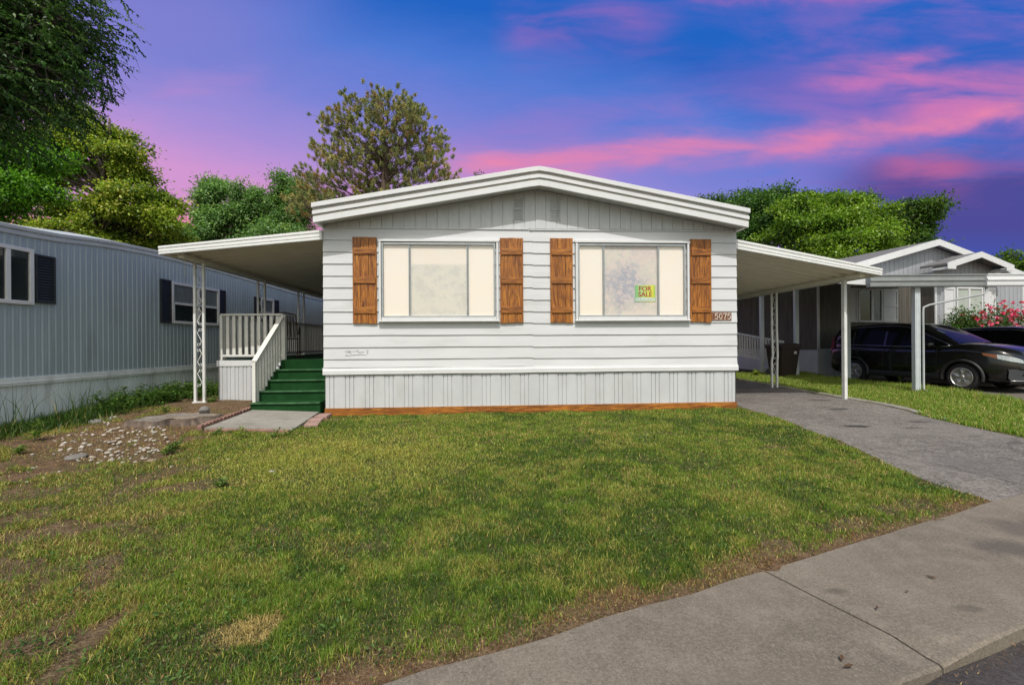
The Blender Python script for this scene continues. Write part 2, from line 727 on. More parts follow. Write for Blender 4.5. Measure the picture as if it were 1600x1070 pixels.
a1 = nt.noise(tc, 1.3, 6, 0.6)
a2 = nt.noise(tc, 9.0, 6, 0.65)
a3 = nt.noise(tc, 70.0, 4, 0.6)
c = nt.mix(nt.mr(a2, 0.3, 0.7), (0.10, 0.058, 0.033), (0.24, 0.152, 0.09))
tf = nt.node('ShaderNodeAttribute', attribute_name='turf').outputs['Fac']
thatch = nt.mix(nt.mr(a2, 0.35, 0.65), (0.05, 0.06, 0.02), (0.13, 0.125, 0.05))
c = nt.mix(nt.mul(nt.mr(a1, 0.45, 0.65), 0.45), c, (0.12, 0.105, 0.05))
c = nt.mix(nt.mul(tf, 0.85), c, thatch)
c = nt.mix(nt.mul(nt.mr(a3, 0.5, 0.68), 0.7), c, (0.32, 0.24, 0.155))
c = nt.mix(nt.mul(nt.mr(a3, 0.47, 0.33), 0.75), c, (0.045, 0.032, 0.02))
geo = nt.node('ShaderNodeSeparateXYZ')
nt.l.new(tc, geo.inputs[0])
farf = nt.mr(geo.outputs[1], 16, 24)
c = nt.mix(farf, c, (0.05, 0.06, 0.025))
nt.set(b.inputs['Base Color'], c)
b.inputs['Roughness'].default_value = 0.95
b.inputs['Specular IOR Level'].default_value = 0.15
bp = nt.node('ShaderNodeBump')
bp.inputs['Strength'].default_value = 1.0
bp.inputs['Distance'].default_value = 0.035
nt.set(bp.inputs['Height'], nt.add(nt.noise(tc, 22, 6, 0.75), nt.mul(a3, 0.5)))
nt.set(b.inputs['Normal'], bp.outputs[0])
ground = np_mesh('ground', np.stack([GX, GY, GZ], -1).reshape(-1, 3), gq, None, gm)
SOIL = [(-6.6, 5.7), (-5.2, 4.35), (-4.3, 4.3), (-3.7, 4.75), (-3.95, 5.6), (-4.3, 6.45), (-4.45, 8.0), (-4.9, 9.2), (-5.6, 8.2), (-6.0, 7.3), (-6.15, 6.4)]
turf = sstep(S_, -0.06, -0.3) * (1 - 0.8 * sstep(GX + 0.55 * (GY - 1.8) + 1.55 + (vnoise(GX, GY, 0.4, 2) - 0.5) * 1.4, 0.35, -0.5))
turf = np.where(in_poly(GX, GY, SOIL), 0.0, turf * sstep(poly_dist(GX, GY, SOIL), 0.0, 0.5))
ta = ground.data.attributes.new('turf', 'FLOAT', 'POINT')
ta.data.foreach_set('value', turf.astype(np.float32).ravel())
ground.data.polygons.foreach_set('use_smooth', np.ones(len(gq), bool))
tag(ground, 'bare brown soil and thatch of the yard under the lawn', kind='structure')


# ------------------------------------------------------------------ concrete and asphalt
def speckle_mat(name, base, lo, hi, spots=(), bump=0.5, scale=1.0, rough=0.9, cracks=False, grain=0.5):
    """mineral surface: coarse and fine grain, big blotches, and stains (x, y, radius, stretch, colour, amount)"""
    m = bpy.data.materials.new(name)
    m.use_nodes = True
    nt = NT(m.node_tree)
    b = m.node_tree.nodes['Principled BSDF']
    tc = nt.node('ShaderNodeTexCoord').outputs['Object']
    big = nt.noise(tc, 0.9, 6, 0.6)
    mid = nt.noise(tc, 6.0, 5, 0.6)
    g1 = nt.noise(tc, 70.0 * scale, 4, 0.8)
    vo = nt.node('ShaderNodeTexVoronoi')
    nt.l.new(tc, vo.inputs['Vector'])
    vo.inputs['Scale'].default_value = 210.0 * scale
    cellc = nt.node('ShaderNodeSeparateColor')
    nt.l.new(vo.outputs['Color'], cellc.inputs[0])
    c = nt.mix(nt.mr(big, 0.35, 0.65), lo, base)
    c = nt.mix(nt.mul(nt.mr(mid, 0.42, 0.72), 0.5), c, hi)
    c = nt.mix(nt.mul(nt.mr(g1, 0.5, 0.66), grain), c, tuple(q * 1.15 for q in hi))
    c = nt.mix(nt.mul(nt.mr(g1, 0.47, 0.33), grain), c, tuple(q * 0.5 for q in lo))
    c = nt.mix(nt.mul(nt.mr(cellc.outputs[0], 0.8, 0.95), 0.3), c, tuple(min(1, q * 1.5) for q in hi))
    c = nt.mix(nt.mul(nt.mr(cellc.outputs[1], 0.85, 0.97), 0.35), c, tuple(q * 0.4 for q in lo))
    sp = nt.node('ShaderNodeSeparateXYZ')
    nt.l.new(tc, sp.inputs[0])
    wob = nt.mul(nt.sub(nt.noise(tc, 5.0, 5, 0.65), 0.5), 1.6)
    for (x, y, r_, st, col, amt) in spots:
        dx = nt.m('DIVIDE', nt.sub(sp.outputs[0], x), r_ * st)
        dy = nt.m('DIVIDE', nt.sub(sp.outputs[1], y), r_)
        d = nt.add(nt.m('SQRT', nt.add(nt.mul(dx, dx), nt.mul(dy, dy))), wob)
        c = nt.mix(nt.mul(nt.mr(d, 1.15, 0.45), amt), c, col)
    if cracks:
        v2 = nt.node('ShaderNodeTexVoronoi', feature='DISTANCE_TO_EDGE')
        dn = nt.node('ShaderNodeTexNoise')
        nt.l.new(tc, dn.inputs['Vector'])
        dn.inputs['Scale'].default_value = 3.0
        dn.inputs['Detail'].default_value = 5
        va = nt.node('ShaderNodeVectorMath', operation='MULTIPLY_ADD')
        nt.l.new(dn.outputs['Color'], va.inputs[0])
        va.inputs[1].default_value = (0.5, 0.5, 0.0)
        nt.l.new(tc, va.inputs[2])
        nt.l.new(va.outputs[0], v2.inputs['Vector'])
        v2.inputs['Scale'].default_value = 0.55
        c = nt.mix(nt.mul(nt.mr(v2.outputs['Distance'], 0.006, 0.001), 0.35), c, tuple(q * 0.35 for q in lo))
    nt.set(b.inputs['Base Color'], c)
    b.inputs['Roughness'].default_value = rough
    b.inputs['Specular IOR Level'].default_value = 0.25
    bp = nt.node('ShaderNodeBump')
    bp.inputs['Strength'].default_value = bump
    bp.inputs['Distance'].default_value = 0.006
    nt.set(bp.inputs['Height'], nt.add(g1, nt.mul(mid, 0.7)))
    nt.set(b.inputs['Normal'], bp.outputs[0])
    return m


def W2(t, s):
    """point t metres along the lawn edge and s metres towards the street"""
    return (LP[0] + LD[0] * t + LD[1] * s, LP[1] + LD[1] * t - LD[0] * s)


M_walk = speckle_mat('pavement concrete', (0.185, 0.156, 0.122), (0.138, 0.117, 0.093), (0.238, 0.203, 0.163),
                     spots=[(1.62, 2.28, 0.03, 2.0, (0.07, 0.06, 0.05), 0.5), (2.12, 2.12, 0.035, 2.2, (0.08, 0.07, 0.055), 0.55),
                            (2.95, 2.72, 0.16, 1.2, (0.06, 0.053, 0.05), 0.55), (3.4, 3.0, 0.2, 1.3, (0.07, 0.06, 0.055), 0.5),
                            (1.0, 1.55, 0.25, 2.0, (0.15, 0.125, 0.10), 0.4)], bump=0.35)
M_street = speckle_mat('street asphalt', (0.055, 0.047, 0.047), (0.038, 0.033, 0.034), (0.085, 0.075, 0.073), bump=1.0, scale=0.7)
oil = (0.022, 0.019, 0.018)
M_drive = speckle_mat('driveway asphalt', (0.158, 0.141, 0.126), (0.105, 0.093, 0.084), (0.26, 0.236, 0.215),
                      spots=[(at(1342, 669, 6.4).x, 6.45, 0.09, 2.6, oil, 0.9), (at(1305, 643, 8.0).x, 7.9, 0.09, 2.2, oil, 0.65), (5.55, 6.3, 0.07, 2.0, oil, 0.6),
                             (at(1262, 620, 10.3).x, 9.9, 0.14, 3.0, oil, 0.6), (6.0, 8.9, 0.12, 2.2, oil, 0.5), (at(1215, 611, 11.5).x, 11.0, 0.16, 2.2, oil, 0.5),
                             (at(1440, 667, 6.7).x, 6.75, 0.07, 3.0, oil, 0.65), (at(1530, 690, 5.7).x, 5.75, 0.05, 2.0, oil, 0.5), (5.9, 5.35, 0.05, 3.0, oil, 0.35),
                             (4.6, 4.4, 0.5, 1.0, (0.11, 0.10, 0.10), 0.5)], bump=1.0, scale=0.5, cracks=True, grain=0.85)
M_ndrive = speckle_mat('neighbour driveway', (0.15, 0.13, 0.112), (0.11, 0.094, 0.083), (0.20, 0.175, 0.152), bump=0.6, scale=0.6)
M_pad = speckle_mat('old concrete', (0.285, 0.265, 0.235), (0.215, 0.20, 0.175), (0.36, 0.34, 0.305),
                    spots=[(-3.6, 7.2, 0.05, 3, (0.16, 0.14, 0.12), 0.5), (-4.0, 6.8, 0.1, 2, (0.19, 0.165, 0.13), 0.5)], bump=0.4)

def flare(t):
    return 0.055 * min(1.0, max(0.0, (t - JT) / 0.9))


mb = MB()
JT = -0.06
WW = 0.775
cuts = [-30, -21, -15, -9, -5.9, -3.0, JT, 2.95, 5.9, 8.9, 12, 18, 26, 40]
for i in range(len(cuts) - 1):
    t0, t1 = cuts[i] + 0.006, cuts[i + 1] - 0.006
    n = max(4, int((t1 - t0) / 0.25))
    rows = []
    for k in range(n + 1):
        t = t0 + (t1 - t0) * k / n
        r_ = []
        for s_ in (0.0, 0.012, 0.3, 0.6, WW - 0.05, WW - 0.012, WW):
            x, y = W2(t, s_ + (flare(t) if s_ > WW - 0.1 else 0) + (0.008 * math.sin(t * 7.3) + 0.006 * math.sin(t * 17.1) if s_ < 0.02 else (0.003 * math.sin(t * 9.1) if s_ > WW - 0.02 else 0)))
            # a broken corner where the joint meets the gutter
            dz = 0.0
            if s_ > WW - 0.06 and abs(t - JT) < 0.1:
                dz = -0.022 * (1 - abs(t - JT) / 0.1)
            z = {0.0: -0.014, 0.012: 0.0, WW - 0.012: -0.003, WW: -0.012}.get(s_, -0.002) + dz
            if k in (0, n):
                z -= 0.008
            r_.append((x, y, z + 0.004 * math.sin(t * 0.6)))
        x, y = W2(t, WW + 0.004 + flare(t))
        r_.append((x, y, -0.14))
        x0, y0 = W2(t, 0.0)
        rows.append([(x0, y0, -0.12)] + r_)
    mb.sheet(rows, None)
    for row in (rows[0], rows[-1]):
        q = list(row)
        mb.face(q)
walk = mb.build('pavement', M_walk)
tag(walk, 'grey concrete pavement with a joint running across it', kind='structure')
mb = MB()
rows = []
for k in range(60):
    t = -30 + 70 * k / 59
    rows.append([(*W2(t, s_), z) for s_, z in ((WW - 0.03, -0.062), (WW + 0.25, -0.055), (WW + 1.5, -0.05), (9, -0.03), (14, -0.1))])
mb.sheet(rows, None)
tag(mb.build('street', M_street), 'dark asphalt street beyond the pavement edge', kind='structure')


def poly_sheet(name, left, right, material, dz, n=60, m=12, jag=0.03, crown=0.0, label=None):
    """strip between two edge lines, following the ground"""
    def res(pts, k):
        pts = np.array(pts, float)
        d = np.concatenate([[0], np.cumsum(np.hypot(*np.diff(pts, axis=0).T))])
        t = np.linspace(0, d[-1], k)
        return np.stack([np.interp(t, d, pts[:, 0]), np.interp(t, d, pts[:, 1])], 1)
    a = res(left, n)
    b_ = res(right, n)
    tt = np.linspace(0, 1, m)
    P = a[:, None] * (1 - tt[None, :, None]) + b_[:, None] * tt[None, :, None]
    w = np.zeros(m)
    w[0] = 1
    w[-1] = -1
    off = (vnoise(P[..., 0], P[..., 1], 0.25, 21) - 0.5) * 2 * jag
    P[..., 0] += off * np.abs(w)[None]
    z = gz(P[..., 0], P[..., 1]) + dz + crown * np.sin(np.pi * tt)[None]
    z[:, 0] -= 0.018
    z[:, -1] -= 0.018
    z = z - 0.03 * sstep(walk_s(P[..., 0], P[..., 1]), -0.3, 0.0)
    v = np.concatenate([P, z[..., None]], -1).reshape(-1, 3)
    id_ = np.arange(n * m, dtype=np.int32).reshape(n, m)
    q = np.stack([id_[:-1, :-1], id_[:-1, 1:], id_[1:, 1:], id_[1:, :-1]], -1).reshape(-1, 4)
    o = np_mesh(name, v, q, None, material)
    o.data.polygons.foreach_set('use_smooth', np.ones(len(q), bool))
    return tag(o, label, kind='structure')


poly_sheet('driveway', DRIVE[:9], [DRIVE[16], DRIVE[15], DRIVE[14], DRIVE[13], DRIVE[12], DRIVE[11], DRIVE[10], DRIVE[9]],
           M_drive, 0.012, n=110, m=22, label='worn grey asphalt driveway with dark oil stains beside the house')
poly_sheet('neighbour_driveway', NDRIVE[:4], [NDRIVE[6], NDRIVE[5], NDRIVE[4]], M_ndrive, 0.012, n=40, m=12, label='pale driveway under the parked black cars')
# pale gravelly strip of old concrete along the driveway edge
poly_sheet('driveway_kerb', [(6.62, 6.9), (6.76, 8.0), (6.78, 9.1), (6.76, 11.0), (6.66, 13.5)], [(6.76, 6.9), (6.92, 8.0), (6.95, 9.1), (6.93, 11.0), (6.85, 13.5)],
           M_pad, 0.018, n=60, m=4, jag=0.05, label='broken pale concrete strip along the driveway')

M_dryleaf = mat('dry brown leaf', (0.10, 0.055, 0.025), 0.8, 0.3, 30)
for (px, py, r_) in ((1452, 903, 0.022), (1368, 951, 0.016), (1312, 1030, 0.02), (1415, 926, 0.012), (1322, 1043, 0.022)):
    Zd = CAM_H / ((py + ROLL * (px - 800) - 535) / F)
    xq = (px - 800) / F * Zd
    mb = MB()
    a_ = random.uniform(0, 6.28)
    prof = [(1.0, 0.0, 0.002), (0.3, 0.38, 0.006), (-0.5, 0.30, 0.003), (-1.0, 0.0, 0.004), (-0.4, -0.34, 0.006), (0.4, -0.3, 0.003)]
    up_ = [(r_ * x, r_ * y, z + 0.004) for x, y, z in prof]
    dn_ = [(x, y, z - 0.0015) for x, y, z in up_]
    mb.face(up_)
    mb.face(list(reversed(dn_)))
    for k in range(6):
        mb.face([up_[k], dn_[k], dn_[(k + 1) % 6], up_[(k + 1) % 6]])
    E = T(xq, Zd, 0.003, a_)
    tag(mb.build('fallen_leaf', M_dryleaf, frame=E, loc=E), 'small dry brown leaf lying on the grey pavement', 'leaf', 'dry leaves on the pavement')

# ------------------------------------------------------------------ concrete slab at the steps, edging and pavers
padz = [0.055, 0.035, 0.085, 0.15]
mb = MB()
top = [(p[0], p[1], z) for p, z in zip(PAD, padz)]
bot = [(p[0], p[1], z - 0.12) for p, z in zip(PAD, padz)]
mb.face(top)
for k in range(4):
    k2 = (k + 1) % 4
    mb.face([top[k], top[k2], bot[k2], bot[k]])
pad = mb.build('concrete_slab', M_pad, bevel=0.012)
tag(pad, 'worn grey concrete slab at the foot of the green steps', kind='structure')


def on_line(a, b, t):
    return tuple(a[i] + (b[i] - a[i]) * t for i in range(3))


M_terra = mat('red edging concrete', (0.24, 0.13, 0.105), 0.9, 0.25, 6, bump=0.6, bscale=90, dirt=(0.2, 0.13, 0.1), dirt_amt=0.6, dirt_scale=8)
M_terra2 = mat('faded pink paver', (0.34, 0.215, 0.185), 0.9, 0.2, 6, bump=0.5, bscale=90, dirt=(0.24, 0.16, 0.13), dirt_amt=0.6, dirt_scale=8)
A = (-4.455, 6.46, 0.055)
B = (-4.50, 8.05, 0.145)
scal_lab = ['red scalloped edging stone at the front corner of the slab', 'red scalloped edging stone halfway along the slab edge',
            'red scalloped edging stone nearest the white deck skirt']
for i in range(3):
    p0 = on_line(A, B, i / 3 + 0.006)
    p1 = on_line(A, B, (i + 1) / 3 - 0.006)
    L = math.dist(p0, p1)
    ang = math.atan2(p1[1] - p0[1], p1[0] - p0[0])
    E = Matrix.Translation(p0) @ Matrix.Rotation(ang, 4, 'Z') @ Matrix.Rotation(-math.asin((p1[2] - p0[2]) / L), 4, 'Y')
    poly = [(0, -0.1)]
    nb = 6
    for k in range(nb):
        for j in range(7):
            th = math.pi * (1 - j / 6)
            poly.append((L * (k + 0.5 + 0.5 * math.cos(th)) / nb, 0.015 + 0.035 * math.sin(th)))
    poly.append((L, -0.1))
    mb = MB()
    mb.prism(poly, 1, -0.03, 0.03)
    o = mb.build('scalloped_edging', M_terra, frame=E, loc=T(*p0))
    tag(o, scal_lab[i], 'edging stone', 'red edging round the slab')
A = (-4.40, 6.44, 0.035)
B = (-3.06, 6.33, 0.02)
for i, (t0, t1, dz, lab) in enumerate(((0.10, 0.50, 0.0, 'long red edging block along the front of the slab, darker half'), (0.515, 0.96, 0.006, 'long red edging block along the front of the slab, right of the other'))):
    p0 = on_line(A, B, t0)
    p1 = on_line(A, B, t1)
    mb = MB()
    mb.bar((p0[0], p0[1], p0[2] - 0.03 + dz), (p1[0], p1[1], p1[2] - 0.03 + dz), 0.075, 0.12)
    o = mb.build('edging_block', M_terra, bevel=0.008, loc=T(*p0))
    tag(o, lab, 'edging stone', 'red edging round the slab')
for i, (px, py, lab) in enumerate(((-3.17, 7.62, 'faded pink paver against the corner of the white house'), (-3.14, 7.28, 'faded pink paver, middle one of the row beside the slab'),
                                   (-3.06, 6.95, 'faded pink paver, the one closest to the lawn beside the slab'))):
    mb = MB()
    mb.box((-0.10, -0.15, -0.05), (0.10, 0.15, 0.02))
    o = mb.build('paver', M_terra2, frame=T(px, py, 0.045 - i * 0.012, R(6 + 5 * i)), loc=T(px, py, 0.03), bevel=0.008)
    tag(o, lab, 'paver', 'pink pavers beside the slab')

# ------------------------------------------------------------------ tree stump, stones
M_stump = bpy.data.materials.new('weathered stump wood')
M_stump.use_nodes = True
nt = NT(M_stump.node_tree)
b = M_stump.node_tree.nodes['Principled BSDF']
tc = nt.node('ShaderNodeTexCoord').outputs['Object']
sp = nt.node('ShaderNodeSeparateXYZ')
nt.l.new(tc, sp.inputs[0])
rad = nt.m('SQRT', nt.add(nt.mul(sp.outputs[0], sp.outputs[0]), nt.mul(sp.outputs[1], sp.outputs[1])))
rings = nt.m('SINE', nt.mul(nt.add(rad, nt.mul(nt.noise(tc, 4, 4), 0.2)), 130.0))
cr = nt.noise(tc, 7, 6, 0.7)
c = nt.mix(nt.mr(cr, 0.3, 0.7), (0.15, 0.125, 0.105), (0.29, 0.255, 0.22))
c = nt.mix(nt.mul(nt.mr(rings, -0.2, 1.0), 0.25), c, (0.10, 0.08, 0.065))
c = nt.mix(nt.mul(nt.mr(nt.noise(tc, 2.5, 4), 0.52, 0.65), 0.6), c, (0.28, 0.19, 0.10))
nt.set(b.inputs['Base Color'], c)
b.inputs['Roughness'].default_value = 0.95
bp = nt.node('ShaderNodeBump')
bp.inputs['Strength'].default_value = 0.9
bp.inputs['Distance'].default_value = 0.02
nt.set(bp.inputs['Height'], nt.add(cr, nt.noise(nt.scaled(tc, (9, 9, 1.5)), 5, 5)))
nt.set(b.inputs['Normal'], bp.outputs[0])
M_bark0 = mat('stump bark', (0.12, 0.09, 0.07), 0.95, 0.4, 12, bump=1.0, bscale=30, stretch=(1, 1, 0.3))
sx0, sy0 = -5.12, 6.92
sz0 = gz1(sx0, sy0)
E = T(sx0, sy0, sz0)
t_ = thing('tree_stump', 'low weathered grey tree stump cut flat among white stones', 'tree stump', E)


def stump_r(a):
    return 0.48 + 0.09 * math.sin(2 * a + 0.5) + 0.05 * math.sin(3 * a + 1) + 0.035 * math.sin(7 * a) + 0.02 * math.sin(13 * a + 2)


mb = MB()
n = 72
rows = []
for f_, z in ((1.3, -0.10), (1.12, 0.0), (1.04, 0.04), (1.005, 0.075), (0.985, 0.085)):
    rows.append([(stump_r(2 * math.pi * k / n) * f_ * math.cos(2 * math.pi * k / n), stump_r(2 * math.pi * k / n) * f_ * 0.85 * math.sin(2 * math.pi * k / n),
                  z + 0.014 * float(vnoise(np.array(2 * math.cos(k * 2 * math.pi / n)), np.array(2 * math.sin(k * 2 * math.pi / n)), 0.3, 8)) - 0.007) for k in range(n + 1)])
mb.sheet(rows, None)
mb.build('bark', M_bark0, t_, frame=E)
mb = MB()
rows = []
for f_ in (0.985, 0.8, 0.6, 0.4, 0.2, 0.01):
    rows.append([(stump_r(2 * math.pi * k / n) * f_ * math.cos(2 * math.pi * k / n), stump_r(2 * math.pi * k / n) * f_ * 0.85 * math.sin(2 * math.pi * k / n),
                  0.085 + 0.045 * (vnoise(np.array(f_ * math.cos(2 * math.pi * k / n)), np.array(f_ * math.sin(2 * math.pi * k / n)), 0.3, 5) - 0.5)
                  ) for k in range(n + 1)])
mb.sheet(rows, None)
mb.build('cut_face', M_stump, t_, frame=E)


def stone_data(name, seed, material, sub=2, flat=0.6, rough_=0.25):
    bm = bmesh.new()
    bmesh.ops.create_icosphere(bm, subdivisions=sub, radius=1.0)
    r0 = random.Random(seed)
    ph = [r0.uniform(0, 6.3) for _ in range(6)]
    for v in bm.verts:
        c_ = v.co
        k = 1 + rough_ * (math.sin(2.1 * c_.x + ph[0]) * math.sin(2.3 * c_.y + ph[1]) + 0.6 * math.sin(4.1 * c_.z + ph[2]) * math.sin(3.7 * c_.x + ph[3]))
        v.co = Vector((c_.x * k * 1.15, c_.y * k * 0.85, c_.z * k * flat))
    me = bpy.data.meshes.new(name)
    bm.to_mesh(me)
    bm.free()
    me.materials.append(material)
    for p in me.polygons:
        p.use_smooth = True
    return me


M_white_stone = mat('white landscaping stone', (0.47, 0.43, 0.38), 0.8, 0.28, 20, bump=0.3, bscale=50, dirt=(0.35, 0.28, 0.21), dirt_amt=0.5, dirt_scale=14)
M_grey_stone = mat('grey field stone', (0.20, 0.185, 0.17), 0.85, 0.3, 9, bump=0.6, bscale=40)
M_tan_clod = mat('tan clod', (0.30, 0.215, 0.145), 0.95, 0.25, 12, bump=0.6, bscale=40)
wdata = [stone_data('white_stone', k, M_white_stone, 2, 0.55) for k in range(6)]
patches = [((200, 682), 62, 14, 50), ((160, 690), 62, 14, 42), ((232, 701), 22, 10, 28), ((185, 706), 40, 10, 20), ((150, 716), 26, 6, 26), ((205, 714), 20, 5, 6),
           ((236, 674), 14, 4, 14), ((172, 664), 18, 6, 18), ((110, 704), 34, 8, 18), ((120, 690), 44, 9, 18), ((80, 742), 50, 12, 8), ((260, 690), 16, 12, 8), ((330, 725), 60, 14, 6)]
for (px, py), wx, wy, n in patches:
    for k in range(n):
        qx = random.gauss(px, wx * 0.62)
        qy = random.gauss(py, wy * 0.62)
        p = at(qx, qy, 1)
        Zd = 1.22 / ((qy + ROLL * (qx - 800) - 535) / F)
        x = (qx - 800) / F * Zd
        if in_poly(np.array([x]), np.array([Zd]), PAD)[0] or x < -6.6:
            continue
        r_ = random.choice((0.008, 0.010, 0.013, 0.016, 0.019, 0.026))
        o = bpy.data.objects.new('white_stone', random.choice(wdata))
        COL.objects.link(o)
        o.matrix_world = T(x, Zd, gz1(x, Zd) + r_ * 0.3) @ Euler((random.uniform(-.4, .4), random.uniform(-.4, .4), random.uniform(0, 6.3))).to_matrix().to_4x4() @ Matrix.Diagonal((r_, r_, r_, 1))
        tag(o, 'small white landscaping stone scattered on the bare soil', 'stone', 'white stones on the bare soil')
for (px, py, r_, fl, lab, M_, zoff) in ((291, 640, 0.095, 0.6, 'rounded grey stone resting on the tree stump', M_grey_stone, None),
                                        (118, 711, 0.10, 0.3, 'flat grey stone lying among the white stones', M_grey_stone, 0),
                                        (150, 662, 0.11, 0.3, 'flat grey stone half buried uphill of the white stones', M_grey_stone, 0),
                                        (235, 717, 0.045, 0.5, 'small brown stone at the edge of the white stones', M_tan_clod, 0)):
    Zd = 1.2 / ((py + ROLL * (px - 800) - 535) / F)
    x = (px - 800) / F * Zd
    if zoff is None:
        x, Zd, z = -4.86, 7.18, sz0 + 0.10 + 0.04
    else:
        z = gz1(x, Zd) + r_ * fl * 0.35
    me = stone_data('grey_stone', int(px), M_, 3, fl, 0.15)
    o = bpy.data.objects.new('field_stone', me)
    COL.objects.link(o)
    o.matrix_world = T(x, Zd, z, px) @ Matrix.Diagonal((r_, r_, r_, 1))
    tag(o, lab, 'stone')
# ------------------------------------------------------------------ grass
GREEN = srgb(113, 139, 48)
DGREEN = srgb(74, 103, 36)
YGREEN = srgb(174, 172, 82)
STRAW = srgb(186, 164, 104)
BROWN = srgb(140, 108, 70)
M_grass = leaf_mat('grass blade', 0.3, 0.45)
SOIL = [(-6.6, 5.7), (-5.2, 4.35), (-4.3, 4.3), (-3.7, 4.75), (-3.95, 5.6), (-4.3, 6.45), (-4.45, 8.0), (-4.9, 9.2), (-5.6, 8.2), (-6.0, 7.3), (-6.15, 6.4)]


def blades(name, P, H, Wd, C, lean, label, bend=0.5):
    n = len(P)
    a = rng.uniform(0, 2 * np.pi, n)
    la = rng.uniform(0, 2 * np.pi, n)
    S = np.stack([np.cos(a), np.sin(a), np.zeros(n)], 1) * (Wd / 2)[:, None]
    Ld = np.stack([np.cos(la), np.sin(la), np.zeros(n)], 1)
    th = lean
    up = np.array([0, 0, 1.0])
    m = P + (Ld * np.sin(th * 0.6)[:, None] + up * np.cos(th * 0.6)[:, None]) * (H * 0.55)[:, None]
    t = m + (Ld * np.sin(th * (1 + bend))[:, None] + up * np.cos(th * (1 + bend))[:, None]) * (H * 0.5)[:, None]
    v = np.stack([P - S, P + S, m + S * 0.8, m - S * 0.8, t], 1).reshape(-1, 3)
    base = np.arange(n, dtype=np.int32)[:, None] * 5
    q = base + np.array([[0, 1, 2, 3]], np.int32)
    tr = base + np.array([[3, 2, 4]], np.int32)
    cc = np.repeat(C, 5, axis=0)
    o = np_mesh(name, v, q, cc, M_grass, tris=tr)
    return tag(o, label, 'grass', kind='stuff')


def scatter(x0, x1, y0, y1, dens):
    n = int((x1 - x0) * (y1 - y0) * dens)
    return rng.uniform(x0, x1, n), rng.uniform(y0, y1, n)


def in_view(x, y, margin=0.25):
    return np.abs(x) < (1.125 * y + margin + 0.3)


def ell(x, y, cx, cy, rx, ry, ang=0.0):
    ca, sa = math.cos(ang), math.sin(ang)
    dx = (x - cx) * ca + (y - cy) * sa
    dy = -(x - cx) * sa + (y - cy) * ca
    return np.hypot(dx / rx, dy / ry)


